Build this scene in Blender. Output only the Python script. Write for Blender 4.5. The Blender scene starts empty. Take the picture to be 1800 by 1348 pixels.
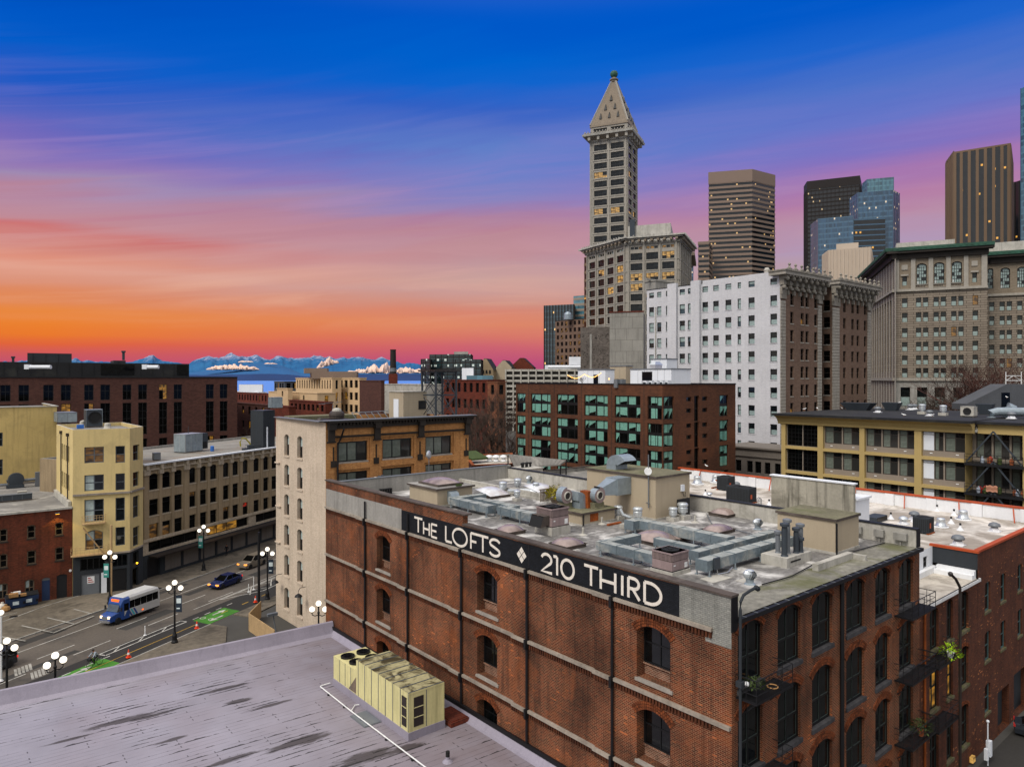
import bpy,math,random
from math import sin,cos,pi,radians,sqrt,atan2,hypot
from mathutils import Vector,Matrix
SC=bpy.context.scene
COL=SC.collection
R=random.Random(7)
# ---- camera
F,HZ,TH,CH=1240.0,666.0,radians(39.9),27.5
CT,ST=cos(TH),sin(TH)
cam_d=bpy.data.cameras.new("camera");cam=bpy.data.objects.new("camera",cam_d);COL.objects.link(cam)
cam.location=(0,0,CH);cam.rotation_euler=(radians(90),0,-TH)
cam_d.sensor_width=36.0;cam_d.lens=36.0*F/1800.0
cam_d.shift_y=-8.0/1800.0
cam_d.clip_start=0.5;cam_d.clip_end=150000
SC.camera=cam
SC.view_settings.view_transform='Standard';SC.view_settings.look='None'
SC.view_settings.exposure=0.0;SC.view_settings.gamma=1.0
SC.cycles.max_bounces=5;SC.cycles.diffuse_bounces=3;SC.cycles.glossy_bounces=2
SC.cycles.use_denoising=True
def lin(h):
 if isinstance(h,str):
  h=h.lstrip('#');c=[int(h[i:i+2],16)/255 for i in(0,2,4)]
 else:c=[x/255 for x in h]
 return tuple(x/12.92 if x<=.04045 else((x+.055)/1.055)**2.4 for x in c)
def rgba(h,k=1.0):
 c=lin(h);return(min(1,c[0]*k),min(1,c[1]*k),min(1,c[2]*k),1)
# ---- sky and sun
SUN_EL,SUN_AZ=radians(48),radians(-98)
w=bpy.data.worlds.new("World");SC.world=w;w.use_nodes=True
nt=w.node_tree;nt.nodes.clear()
def nd(t,**k):
 n=nt.nodes.new(t)
 for a,b in k.items():setattr(n,a,b)
 return n
def lk(a,b):nt.links.new(a,b)
def mth(op,a,b=None,c=None,clamp=False):
 n=nd('ShaderNodeMath',operation=op,use_clamp=clamp)
 for i,x in enumerate((a,b,c)):
  if x is None:continue
  if isinstance(x,(int,float)):n.inputs[i].default_value=x
  else:lk(x,n.inputs[i])
 return n.outputs[0]
def ramp(fac,stops,top=.5):
 n=nd('ShaderNodeValToRGB');e=n.color_ramp.elements
 while len(e)>1:e.remove(e[-1])
 for i,(p,c)in enumerate(stops):
  el=e[0]if i==0 else e.new(min(1.0,p*2.0/top))
  el.position=min(1.0,p*2.0/top);el.color=rgba(c)
 lk(fac,n.inputs[0]);return n.outputs[0]
tc=nd('ShaderNodeTexCoord');sp=nd('ShaderNodeSeparateXYZ');lk(tc.outputs['Generated'],sp.inputs[0])
X_,Y_,Z_=sp.outputs
hl=mth('SQRT',mth('ADD',mth('MULTIPLY',X_,X_),mth('MULTIPLY',Y_,Y_)))
hl=mth('MAXIMUM',hl,.001)
te=mth('DIVIDE',Z_,hl)
az=mth('DIVIDE',mth('ADD',mth('MULTIPLY',X_,CT),mth('MULTIPLY',Y_,-ST)),hl)
fr=mth('DIVIDE',mth('ADD',mth('MULTIPLY',X_,ST),mth('MULTIPLY',Y_,CT)),hl)
tq=mth('DIVIDE',te,mth('ADD',1.0,mth('ADD',mth('MULTIPLY',mth('MINIMUM',az,0.0),.6),mth('MULTIPLY',mth('MAXIMUM',az,0.0),.12))))
cb=nd('ShaderNodeCombineXYZ')
lk(mth('MULTIPLY',az,1.3),cb.inputs[0]);lk(mth('MULTIPLY',tq,9.0),cb.inputs[1])
n1=nd('ShaderNodeTexNoise');n1.inputs['Scale'].default_value=1.1;n1.inputs['Detail'].default_value=3;n1.inputs['Roughness'].default_value=.45;n1.inputs['Distortion'].default_value=.6
lk(cb.outputs[0],n1.inputs['Vector'])
cb2=nd('ShaderNodeCombineXYZ')
lk(mth('MULTIPLY',az,2.6),cb2.inputs[0]);lk(mth('MULTIPLY',tq,26.0),cb2.inputs[1])
n2=nd('ShaderNodeTexNoise');n2.inputs['Scale'].default_value=1.0;n2.inputs['Detail'].default_value=4;n2.inputs['Roughness'].default_value=.5;n2.inputs['Distortion'].default_value=.4
lk(cb2.outputs[0],n2.inputs['Vector'])
cb3=nd('ShaderNodeCombineXYZ')
lk(mth('MULTIPLY',az,2.2),cb3.inputs[0]);lk(mth('MULTIPLY',tq,24.0),cb3.inputs[1])
n3=nd('ShaderNodeTexNoise');n3.inputs['Scale'].default_value=1.0;n3.inputs['Detail'].default_value=5;n3.inputs['Roughness'].default_value=.6;n3.inputs['Distortion'].default_value=.7
lk(cb3.outputs[0],n3.inputs['Vector'])
amp=mth('MULTIPLY',mth('MINIMUM',te,.3),.22)
d1=mth('MULTIPLY',mth('SUBTRACT',n1.outputs[0],.5),amp)
d2=mth('MULTIPLY',mth('SUBTRACT',n2.outputs[0],.5),mth('MULTIPLY',mth('MINIMUM',te,.2),.26))
tn=mth('MULTIPLY',mth('ADD',mth('ADD',te,d1),d2),2.0)
L_=[(0,(176,78,112)),(.018,(192,82,112)),(.031,(206,90,92)),(.041,(224,100,60)),(.053,(234,122,46)),(.067,(235,130,50)),(.082,(232,136,66)),(.1,(222,138,98)),(.114,(220,150,126)),(.128,(226,162,142)),(.142,(222,146,126)),(.16,(210,132,122)),(.174,(206,112,108)),(.186,(194,136,146)),(.223,(180,132,156)),(.244,(160,138,178)),(.262,(146,118,180)),(.283,(120,106,186)),(.307,(92,102,190)),(.335,(66,96,192)),(.364,(30,90,196)),(.4,(4,92,200)),(.435,(0,86,196)),(.47,(0,80,190))]
C_=[(0,(172,74,120)),(.021,(186,80,120)),(.045,(204,100,112)),(.061,(214,118,104)),(.077,(220,134,104)),(.095,(214,134,114)),(.11,(204,146,134)),(.126,(192,152,152)),(.142,(200,162,156)),(.162,(190,150,156)),(.182,(190,142,150)),(.202,(186,136,150)),(.222,(176,134,162)),(.243,(152,132,182)),(.265,(128,130,194)),(.297,(110,128,200)),(.33,(96,126,200)),(.36,(84,112,196)),(.384,(52,98,196)),(.416,(16,100,205)),(.45,(0,98,205)),(.497,(0,88,200))]
R_=[(0,(168,74,124)),(.025,(190,84,122)),(.05,(212,118,108)),(.08,(208,138,120)),(.105,(196,144,136)),(.135,(180,154,168)),(.165,(176,152,182)),(.2,(184,142,168)),(.225,(180,126,166)),(.25,(164,118,176)),(.285,(132,114,190)),(.32,(104,118,200)),(.37,(78,114,200)),(.42,(30,100,204)),(.48,(0,88,200))]
mx0=nd('ShaderNodeMixRGB');lk(mth('MULTIPLY_ADD',az,2.0,1.1,clamp=True),mx0.inputs[0]);lk(ramp(tn,L_,1.0),mx0.inputs[1]);lk(ramp(tn,C_,1.0),mx0.inputs[2])
mx1=nd('ShaderNodeMixRGB');lk(mth('MULTIPLY_ADD',az,2.4,0.0,clamp=True),mx1.inputs[0]);lk(mx0.outputs[0],mx1.inputs[1]);lk(ramp(tn,R_,1.0),mx1.inputs[2])
ws=nd('ShaderNodeMapRange');lk(n3.outputs[0],ws.inputs[0]);ws.inputs[1].default_value=.5;ws.inputs[2].default_value=.74;ws.inputs[4].default_value=.5
lowf=nd('ShaderNodeMapRange');lk(te,lowf.inputs[0]);lowf.inputs[1].default_value=.05;lowf.inputs[2].default_value=.12
hif=nd('ShaderNodeMapRange');lk(te,hif.inputs[0]);hif.inputs[1].default_value=.42;hif.inputs[2].default_value=.3
mx2=nd('ShaderNodeMixRGB');lk(mth('MULTIPLY',ws.outputs[0],mth('MULTIPLY',lowf.outputs[0],hif.outputs[0])),mx2.inputs[0]);lk(mx1.outputs[0],mx2.inputs[1]);lk(ramp(mth('MULTIPLY',te,2.0),[(0,(238,160,110)),(.12,(240,190,165)),(.2,(200,150,165)),(.3,(150,130,200)),(.4,(90,120,205))],1.0),mx2.inputs[2])
ws2=nd('ShaderNodeMapRange');lk(n3.outputs[0],ws2.inputs[0]);ws2.inputs[1].default_value=.44;ws2.inputs[2].default_value=.24;ws2.inputs[4].default_value=.45
mx=nd('ShaderNodeMixRGB');pt=nd('ShaderNodeMapRange',interpolation_type='SMOOTHSTEP');lk(n1.outputs[0],pt.inputs[0]);pt.inputs[1].default_value=.48;pt.inputs[2].default_value=.68;pt.inputs[4].default_value=.6
pb=nd('ShaderNodeMapRange',interpolation_type='SMOOTHSTEP');lk(te,pb.inputs[0]);pb.inputs[1].default_value=.07;pb.inputs[2].default_value=.12
pc=nd('ShaderNodeMapRange',interpolation_type='SMOOTHSTEP');lk(te,pc.inputs[0]);pc.inputs[1].default_value=.3;pc.inputs[2].default_value=.17
mx3=nd('ShaderNodeMixRGB');lk(mth('MULTIPLY',pt.outputs[0],mth('MULTIPLY',pb.outputs[0],pc.outputs[0])),mx3.inputs[0]);lk(mx2.outputs[0],mx3.inputs[1]);lk(ramp(mth('MULTIPLY',te,2.0),[(.08,(226,140,100)),(.13,(228,168,150)),(.18,(196,152,160)),(.26,(160,146,192))],1.0),mx3.inputs[2])
lowg=nd('ShaderNodeMapRange');lk(te,lowg.inputs[0]);lowg.inputs[1].default_value=.1;lowg.inputs[2].default_value=.18
lk(mth('MULTIPLY',ws2.outputs[0],mth('MULTIPLY',lowg.outputs[0],hif.outputs[0])),mx.inputs[0]);lk(mx3.outputs[0],mx.inputs[1]);lk(ramp(mth('MULTIPLY',te,2.0),[(0,(220,100,90)),(.15,(208,112,112)),(.24,(164,114,160)),(.34,(70,90,190))],1.0),mx.inputs[2])
up=nd('ShaderNodeMapRange',interpolation_type='SMOOTHSTEP');lk(te,up.inputs[0]);up.inputs[1].default_value=.5;up.inputs[2].default_value=1.1
bk=nd('ShaderNodeMapRange',interpolation_type='SMOOTHSTEP');lk(fr,bk.inputs[0]);bk.inputs[1].default_value=.45;bk.inputs[2].default_value=-.35
ov=mth('MAXIMUM',up.outputs[0],bk.outputs[0])
sky=nd('ShaderNodeTexSky',sky_type='NISHITA',sun_disc=False);sky.sun_elevation=SUN_EL;sky.sun_rotation=SUN_AZ
oc=nd('ShaderNodeMixRGB',blend_type='ADD');oc.inputs[0].default_value=1.0
sk=nd('ShaderNodeVectorMath',operation='SCALE');lk(sky.outputs[0],sk.inputs[0]);sk.inputs['Scale'].default_value=.05
lk(sk.outputs[0],oc.inputs[1])
gl=nd('ShaderNodeMapRange');lk(te,gl.inputs[0]);gl.inputs[1].default_value=-.1;gl.inputs[2].default_value=1.6;gl.inputs[3].default_value=.42;gl.inputs[4].default_value=1.4
ovc=nd('ShaderNodeVectorMath',operation='SCALE');ovc.inputs[0].default_value=(1.02,.97,.92);lk(gl.outputs[0],ovc.inputs['Scale'])
lk(ovc.outputs[0],oc.inputs[2])
m2=nd('ShaderNodeMixRGB');lk(ov,m2.inputs[0]);lk(mx.outputs[0],m2.inputs[1]);lk(oc.outputs[0],m2.inputs[2])
bg=nd('ShaderNodeBackground');lk(m2.outputs[0],bg.inputs[0]);bg.inputs[1].default_value=1.0
out=nd('ShaderNodeOutputWorld');lk(bg.outputs[0],out.inputs[0])
w.cycles.sampling_method='MANUAL';w.cycles.sample_map_resolution=512
sun_d=bpy.data.lights.new("sun",'SUN');sun_d.energy=2.3;sun_d.angle=radians(22);sun_d.color=(1,.95,.88)
sun=bpy.data.objects.new("sun",sun_d);COL.objects.link(sun)
sd=Vector((cos(SUN_EL)*sin(SUN_AZ),cos(SUN_EL)*cos(SUN_AZ),sin(SUN_EL)))
sun.rotation_euler=(-sd).to_track_quat('-Z','Y').to_euler();sun.location=(0,0,300)
# ---- survey helpers (bearings read off the photograph -> town coordinates in metres)
def ray(px,py=HZ):
 xc=(px-900)/F
 return Vector((xc*CT+ST,-xc*ST+CT,-(py-HZ)/F))
def at(px,py,z):
 r=ray(px,py);t=(z-CH)/r.z;return Vector((r.x*t,r.y*t,z))
def dp(px,d,z=0.0):
 r=ray(px);return Vector((r.x*d,r.y*d,z))
def zat(py,d):return CH-(py-HZ)/F*d
def xy(v):return Vector((v[0],v[1]))
# ---- mesh builder
class MB:
 def __init__(s,o=(0,0,0)):
  s.v=[];s.f=[];s.m=[];s.o=Vector(o);s.M=None
 def face(s,pts,m=0):
  b=len(s.v)
  for p in pts:
   p=Vector(p)
   if s.M is not None:p=s.M@p
   s.v.append(p-s.o)
  s.f.append(tuple(range(b,b+len(pts))));s.m.append(m)
 def grid(s,rings,m=0,closed=True,cap0=False,cap1=False):
  n=len(rings[0])
  b=len(s.v)
  for r in rings:
   for p in r:
    p=Vector(p)
    if s.M is not None:p=s.M@p
    s.v.append(p-s.o)
  for i in range(len(rings)-1):
   for j in range(n if closed else n-1):
    k=(j+1)%n
    s.f.append((b+i*n+j,b+i*n+k,b+(i+1)*n+k,b+(i+1)*n+j));s.m.append(m)
  if cap0:s.f.append(tuple(b+j for j in reversed(range(n))));s.m.append(m)
  if cap1:s.f.append(tuple(b+(len(rings)-1)*n+j for j in range(n)));s.m.append(m)
 def prism(s,poly,z0,z1,m=0,mt=None,bottom=True):
  a=sum(poly[i][0]*poly[(i+1)%len(poly)][1]-poly[(i+1)%len(poly)][0]*poly[i][1]for i in range(len(poly)))
  P=list(poly)if a>0 else list(reversed(poly))
  n=len(P)
  for i in range(n):
   p,q=P[i],P[(i+1)%n]
   s.face([(p[0],p[1],z0),(q[0],q[1],z0),(q[0],q[1],z1),(p[0],p[1],z1)],m)
  s.face([(p[0],p[1],z1)for p in P],m if mt is None else mt)
  if bottom:s.face([(p[0],p[1],z0)for p in reversed(P)],m)
 def box(s,x0,y0,z0,x1,y1,z1,m=0,mt=None):
  s.prism([(x0,y0),(x1,y0),(x1,y1),(x0,y1)],z0,z1,m,mt)
 def seg(s,p,q,t,z0,z1,m=0,off=0.0,mt=None):
  """a bar from p to q (plan), t thick to the left of p->q, shifted by off"""
  p=xy(p);q=xy(q);u=(q-p).normalized();n=Vector((-u.y,u.x))
  a=p+n*off;b=q+n*off
  s.prism([a,b,b+n*t,a+n*t],z0,z1,m,mt)
 def tube(s,pts,r,n=8,m=0,cap=True):
  pts=[Vector(p)for p in pts];rings=[]
  rr=r if isinstance(r,(list,tuple))else[r]*len(pts)
  for i,p in enumerate(pts):
   d=(pts[min(i+1,len(pts)-1)]-pts[max(i-1,0)])
   d=d.normalized()if d.length>1e-9 else Vector((0,0,1))
   a=Vector((0,0,1))if abs(d.z)<.95 else Vector((1,0,0))
   x=a.cross(d).normalized();y=d.cross(x)
   rings.append([p+(x*cos(2*pi*j/n)+y*sin(2*pi*j/n))*rr[i]for j in range(n)])
  s.grid(rings,m,True,cap,cap)
 def lathe(s,c,prof,n=16,m=0,axis=None):
  c=Vector(c);rings=[]
  for r,z in prof:
   rings.append([c+Vector((r*cos(2*pi*j/n),r*sin(2*pi*j/n),z))for j in range(n)])
  s.grid(rings,m,True,True,True)
 def ball(s,c,r,n=12,m=0,k=8):
  s.lathe(c,[(max(.001,r*sin(pi*i/k)),-r*cos(pi*i/k))for i in range(k+1)],n,m)
 def bar(s,p,q,wx,wz,m=0):
  p=Vector(p);q=Vector(q);d=(q-p).normalized()
  a=Vector((0,0,1))if abs(d.z)<.98 else Vector((1,0,0))
  x=a.cross(d).normalized()*wx/2;y=d.cross(x).normalized()*wz/2
  s.grid([[e-x-y,e+x-y,e+x+y,e-x+y]for e in(p,q)],m,True,True,True)
 def build(s,name,mats,parent=None,loc=None,rz=0.0,smooth=False):
  me=bpy.data.meshes.new(name)
  me.from_pydata(s.v,[],s.f)
  if not isinstance(mats,(list,tuple)):mats=[mats]
  for x in mats:me.materials.append(x)
  me.polygons.foreach_set('material_index',s.m)
  uv=me.uv_layers.new(name='UVMap').data
  for p in me.polygons:
   nx,ny,nz=p.normal
   if abs(nz)>.75:
    for li in p.loop_indices:
     c=me.vertices[me.loops[li].vertex_index].co;uv[li].uv=(c.x,c.y)
   else:
    h=hypot(nx,ny);tx,ty=-ny/h,nx/h
    if abs(tx)>abs(ty)*1.0:
     if tx<0:tx,ty=-tx,-ty
    elif ty<0:tx,ty=-tx,-ty
    for li in p.loop_indices:
     c=me.vertices[me.loops[li].vertex_index].co;uv[li].uv=(c.x*tx+c.y*ty,c.z)
  if smooth:me.polygons.foreach_set('use_smooth',[True]*len(me.polygons))
  me.update()
  return link(name,me,parent,loc,rz)
def link(name,me,parent=None,loc=None,rz=0.0):
 o=bpy.data.objects.new(name,me);COL.objects.link(o)
 if parent is not None:o.parent=parent
 if loc is not None:o.location=loc
 if rz:o.rotation_euler.z=rz
 return o
def tag(o,label=None,cat=None,group=None,kind=None):
 if label:o['label']=label
 if cat:o['category']=cat
 if group:o['group']=group
 if kind:o['kind']=kind
 return o
def thing(name,label,cat,loc=(0,0,0),rz=0.0,group=None):
 o=link(name,None,None,Vector(loc),rz);o.empty_display_size=.3
 return tag(o,label,cat,group)
def kids(o):return[c for c in bpy.data.objects if c.parent==o]
def dup(o,loc,rz=None,label=None,group=None,_par=None):
 c=o.copy();COL.objects.link(c)
 if _par is not None:c.parent=_par
 else:
  c.location=loc
  if rz is not None:c.rotation_euler.z=rz
  if label:c['label']=label
  if group:c['group']=group
 for k in CH_OF(o):dup(k,None,_par=c)
 return c
def CH_OF(o):return list(o.children)
# ---- materials
MATS={}
class NT:
 def __init__(s,name):
  s.m=bpy.data.materials.new(name);s.m.use_nodes=True;s.t=s.m.node_tree;s.t.nodes.clear()
  s.out=s.n('ShaderNodeOutputMaterial');s.b=s.n('ShaderNodeBsdfPrincipled');s.l(s.b.outputs[0],s.out.inputs[0])
 def n(s,t,**k):
  x=s.t.nodes.new(t)
  for a,b in k.items():setattr(x,a,b)
  return x
 def l(s,a,b):s.t.links.new(a,b)
 def coords(s,scale=(1,1,1),uv=False,rot=0.0):
  if not hasattr(s,'tc'):s.tc=s.n('ShaderNodeTexCoord')
  mp=s.n('ShaderNodeMapping');mp.inputs['Scale'].default_value=scale;mp.inputs['Rotation'].default_value=(0,0,rot)
  s.l(s.tc.outputs['UV' if uv else 'Object'],mp.inputs[0]);return mp.outputs[0]
 def noise(s,scale,detail=4,vec=None,rough=.55,dist=0.0):
  x=s.n('ShaderNodeTexNoise');x.inputs['Scale'].default_value=scale;x.inputs['Detail'].default_value=detail
  x.inputs['Roughness'].default_value=rough;x.inputs['Distortion'].default_value=dist
  s.l(vec if vec is not None else s.coords(),x.inputs['Vector']);return x.outputs[0]
 def rng(s,v,a,b,c=0.0,d=1.0):
  x=s.n('ShaderNodeMapRange');s.l(v,x.inputs[0])
  for i,q in enumerate((a,b,c,d)):x.inputs[i+1].default_value=q
  return x.outputs[0]
 def math(s,op,a,b=0.0):
  x=s.n('ShaderNodeMath',operation=op)
  for i,q in enumerate((a,b)):
   if isinstance(q,(int,float)):x.inputs[i].default_value=q
   else:s.l(q,x.inputs[i])
  return x.outputs[0]
 def mix(s,f,a,b,bt='MIX'):
  x=s.n('ShaderNodeMixRGB',blend_type=bt)
  for i,q in enumerate((f,a,b)):
   if isinstance(q,(int,float)):x.inputs[i].default_value=q
   elif isinstance(q,tuple):x.inputs[i].default_value=q
   else:s.l(q,x.inputs[i])
  return x.outputs[0]
 def scale(s,col,f):
  x=s.n('ShaderNodeVectorMath',operation='SCALE')
  s.l(col,x.inputs[0])
  if isinstance(f,(int,float)):x.inputs['Scale'].default_value=f
  else:s.l(f,x.inputs['Scale'])
  return x.outputs[0]
 def bump(s,h,strength=.3,dist=.02):
  x=s.n('ShaderNodeBump');x.inputs['Strength'].default_value=strength;x.inputs['Distance'].default_value=dist
  s.l(h,x.inputs['Height']);s.l(x.outputs[0],s.b.inputs['Normal'])
 def fin(s,col,rough=.8,metal=0.0,spec=.3):
  if isinstance(col,tuple):s.b.inputs['Base Color'].default_value=col
  else:s.l(col,s.b.inputs['Base Color'])
  if isinstance(rough,(int,float)):s.b.inputs['Roughness'].default_value=rough
  else:s.l(rough,s.b.inputs['Roughness'])
  s.b.inputs['Metallic'].default_value=metal;s.b.inputs['Specular IOR Level'].default_value=spec
  return s.m
 def weather(s,col,v1,s1,v2,s2,streak,stain,samt,sscale,streak_col,sthr=.52):
  a=s.rng(s.noise(s1,5),.32,.68,1-v1,1+v1*.7)
  b=s.rng(s.noise(s2,4,rough=.65),.3,.7,1-v2,1+v2)
  c=s.scale(col,s.math('MULTIPLY',a,b))
  if streak>0:
   f=s.rng(s.noise(1.0,4,s.coords((2.2,2.2,.16)),.6),.5,.72,0,streak)
   c=s.mix(f,c,streak_col)
  if stain is not None:
   f=s.rng(s.noise(sscale,6,None,.65,.6),sthr,sthr+.14,0,samt)
   c=s.mix(f,c,rgba(stain))
  return c
def mat(name,col,rough=.85,v1=.15,s1=.35,v2=.12,s2=5.0,streak=0.0,streak_col='2a251f',stain=None,samt=.7,sscale=.3,sthr=.52,metal=0.0,spec=.3,bump=0.0):
 s=NT(name)
 rg=s.n('ShaderNodeRGB');rg.outputs[0].default_value=rgba(col)
 c=s.weather(rg.outputs[0],v1,s1,v2,s2,streak,stain,samt,sscale,rgba(streak_col),sthr)
 if bump:s.bump(s.noise(s2*2,4),bump,.03)
 MATS[name]=s.fin(c,rough,metal,spec);return s.m
def brick(name,c1,c2,mortar,bw=.24,bh=.085,ms=.012,v1=.25,s1=.25,streak=.35,streak_col='17120f',stain=None,samt=.5,sscale=.2,bump=.6,spots=None):
 s=NT(name)
 b=s.n('ShaderNodeTexBrick');s.l(s.coords(uv=True),b.inputs['Vector'])
 b.inputs['Scale'].default_value=1.0;b.inputs['Brick Width'].default_value=bw;b.inputs['Row Height'].default_value=bh
 b.inputs['Mortar Size'].default_value=ms;b.inputs['Mortar Smooth'].default_value=.2;b.inputs['Bias'].default_value=0.0
 b.inputs['Color1'].default_value=rgba(c1);b.inputs['Color2'].default_value=rgba(c2);b.inputs['Mortar'].default_value=rgba(mortar)
 col=b.outputs[0]
 if spots:
  wv=s.n('ShaderNodeTexWhiteNoise',noise_dimensions='2D')
  uvs=s.n('ShaderNodeSeparateXYZ');s.l(s.coords(uv=True),uvs.inputs[0])
  cx=s.math('FLOOR',s.math('DIVIDE',uvs.outputs[0],bw));cy=s.math('FLOOR',s.math('DIVIDE',uvs.outputs[1],bh))
  cmb=s.n('ShaderNodeCombineXYZ');s.l(cx,cmb.inputs[0]);s.l(cy,cmb.inputs[1]);s.l(cmb.outputs[0],wv.inputs['Vector'])
  near=s.rng(s.noise(.3,3),.45,.65,0,1)
  f=s.math('MULTIPLY',s.math('GREATER_THAN',wv.outputs[0],.955),near)
  col=s.mix(s.math('MULTIPLY',f,s.math('SUBTRACT',1,b.outputs['Fac'])),col,rgba(spots))
 c=s.weather(col,v1,s1,.14,7,streak,stain,samt,sscale,rgba(streak_col))
 if bump:
  s.bump(s.math('SUBTRACT',1,b.outputs['Fac']),bump,.015)
 MATS[name]=s.fin(c,.88,0,.25);return s.m
def plain(name,col,rough=.6,metal=0.0,spec=.4):
 s=NT(name);rg=s.n('ShaderNodeRGB');rg.outputs[0].default_value=rgba(col)
 c=s.scale(rg.outputs[0],s.rng(s.noise(4,3),.3,.7,.88,1.1))
 MATS[name]=s.fin(c,rough,metal,spec);return s.m
def glow(name,col,st,dark=None,sc=1.6):
 s=NT(name)
 s.b.inputs['Base Color'].default_value=(.02,.02,.02,1);s.b.inputs['Roughness'].default_value=.2
 if dark is None:
  s.b.inputs['Emission Color'].default_value=rgba(col);s.b.inputs['Emission Strength'].default_value=st
 else:
  g=s.n('ShaderNodeNewGeometry')
  off=s.n('ShaderNodeCombineXYZ');s.l(s.math('MULTIPLY',g.outputs['Random Per Island'],50),off.inputs[0])
  ad=s.n('ShaderNodeVectorMath',operation='ADD');s.l(s.coords((1.0,1.0,2.6)),ad.inputs[0]);s.l(off.outputs[0],ad.inputs[1])
  f=s.rng(s.noise(sc*.5,2,ad.outputs[0],.5),.38,.7,dark+.05,.9)
  s.l(s.mix(f,rgba('1a0d04'),rgba(col)),s.b.inputs['Emission Color']);s.b.inputs['Emission Strength'].default_value=st
 MATS[name]=s.m;return s.m
def glass(name,col='10161a',alt=None,altp=.3,rough=.06,spec=.4,alt2=None,altp2=0.0):
 """a window pane: dark room behind glass, some panes with blinds drawn"""
 s=NT(name);g=s.n('ShaderNodeNewGeometry');r=g.outputs['Random Per Island']
 base=s.n('ShaderNodeRGB');base.outputs[0].default_value=rgba(col)
 c=s.scale(base.outputs[0],s.rng(s.noise(1.3,3),.35,.7,.5,1.5))
 if alt:
  a=s.n('ShaderNodeRGB');a.outputs[0].default_value=rgba(alt)
  ac=s.scale(a.outputs[0],s.rng(s.noise(3.0,2),.3,.7,.8,1.1))
  c=s.mix(s.math('LESS_THAN',r,altp),c,ac)
 if alt2:
  c=s.mix(s.math('GREATER_THAN',r,1-altp2),c,rgba(alt2))
 s.b.inputs['Coat Weight'].default_value=.0
 MATS[name]=s.fin(c,rough,0,spec);return s.m
def glass_cells(name,col,cw,chh,frac,lit='ffc873',st=1.3,col2=None,rough=.12,spec=.6,clump=True):
 """far curtain wall: glass with one cell per room, a few rooms lit"""
 s=NT(name)
 u=s.n('ShaderNodeSeparateXYZ');s.l(s.coords(uv=True),u.inputs[0])
 cx=s.math('FLOOR',s.math('DIVIDE',u.outputs[0],cw));cy=s.math('FLOOR',s.math('DIVIDE',u.outputs[1],chh))
 cm=s.n('ShaderNodeCombineXYZ');s.l(cx,cm.inputs[0]);s.l(cy,cm.inputs[1])
 wn=s.n('ShaderNodeTexWhiteNoise',noise_dimensions='2D');s.l(cm.outputs[0],wn.inputs['Vector'])
 cf=s.n('ShaderNodeCombineXYZ');s.l(cy,cf.inputs[1]);wf=s.n('ShaderNodeTexWhiteNoise',noise_dimensions='2D');s.l(cf.outputs[0],wf.inputs['Vector'])
 thr=s.rng(wf.outputs[0],.6,1.0,1-frac*.6,1-frac*3.0)if clump else 1-frac
 f=s.math('GREATER_THAN',wn.outputs[0],thr)
 fu=s.math('FRACT',s.math('DIVIDE',u.outputs[0],cw));fz=s.math('FRACT',s.math('DIVIDE',u.outputs[1],chh))
 ins=s.math('MULTIPLY',s.math('GREATER_THAN',fu,.15),s.math('MULTIPLY',s.math('GREATER_THAN',fz,.45),s.math('LESS_THAN',fz,.8)))
 f=s.math('MULTIPLY',f,ins)
 base=s.n('ShaderNodeRGB');base.outputs[0].default_value=rgba(col)
 c=s.scale(base.outputs[0],s.rng(wn.outputs[0],0,1,.55,1.35))
 if col2:c=s.mix(s.math('GREATER_THAN',fz,.72),c,rgba(col2))
 s.b.inputs['Emission Color'].default_value=rgba(lit)
 s.l(s.math('MULTIPLY',f,st),s.b.inputs['Emission Strength'])
 MATS[name]=s.fin(c,rough,0,spec);return s.m
brick('brick_lofts','682c14','3a180b','8a694e',.25,.088,.0135,v1=.6,s1=.28,streak=.6,streak_col='1d120c',spots='b05a28',stain='8a4a22',samt=.4,sscale=.3)
brick('brick_lofts_infill','7a4a34','56301f','a08a76',.25,.088,.014,v1=.35,s1=.9,streak=.2)
brick('brick_arch','7c4125','552a18','93735a',.12,.30,.014,v1=.25,s1=.6,streak=.25)
brick('brick_neighbor','5e301c','3f1f13','624230',.25,.088,.011,v1=.3,s1=.4,streak=.45,streak_col='1a100b',spots='c07a48',stain='3a2620',samt=.5,sscale=.4)
brick('brick_sign','0e1116','171a20','080a0d',.25,.088,.012,v1=.25,s1=.6,streak=.1,streak_col='2c3036')
brick('brick_greypaint','8d8c84','7d7d76','6d6d67',.25,.088,.012,v1=.2,s1=.6,streak=.35,streak_col='3d3d3a')
brick('brick_redlow','6a3220','4a2316','5a3626',.25,.085,.011,v1=.35,s1=.3,streak=.4,streak_col='1a100c',stain='7c3c26',samt=.4,sscale=.35)
brick('brick_dark','5a3a31','482d27','3c2822',.6,.2,.02,v1=.12,s1=.1,streak=.1,bump=.2)
brick('brick_orange','cb9458','b07b47','8a6040',.3,.09,.012,v1=.2,s1=.3,streak=.4,streak_col='2f2114',bump=.4)
brick('brick_whitewash','c8b8a4','bcab98','ad9c86',.3,.1,.012,v1=.1,s1=.3,streak=.22,streak_col='7a6a58',bump=.3)
brick('brick_brown','5e3b28','4c2f20','3c2519',.5,.13,.014,v1=.25,s1=.12,streak=.2,stain='6e4128',samt=.5,sscale=.15,bump=.3)
brick('brick_frye','7c6556','6a5446','554336',.6,.16,.02,v1=.15,s1=.1,streak=.2,bump=.2)
brick('brick_white','c4c3c4','bab9bb','a9a9ab',.5,.15,.012,v1=.08,s1=.15,streak=.15,streak_col='77787a',bump=.25)
brick('stone_courses','857a6c','796e61','3f382f',3.0,.62,.06,v1=.12,s1=.1,streak=.25,streak_col='4a4238',bump=.3)
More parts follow.
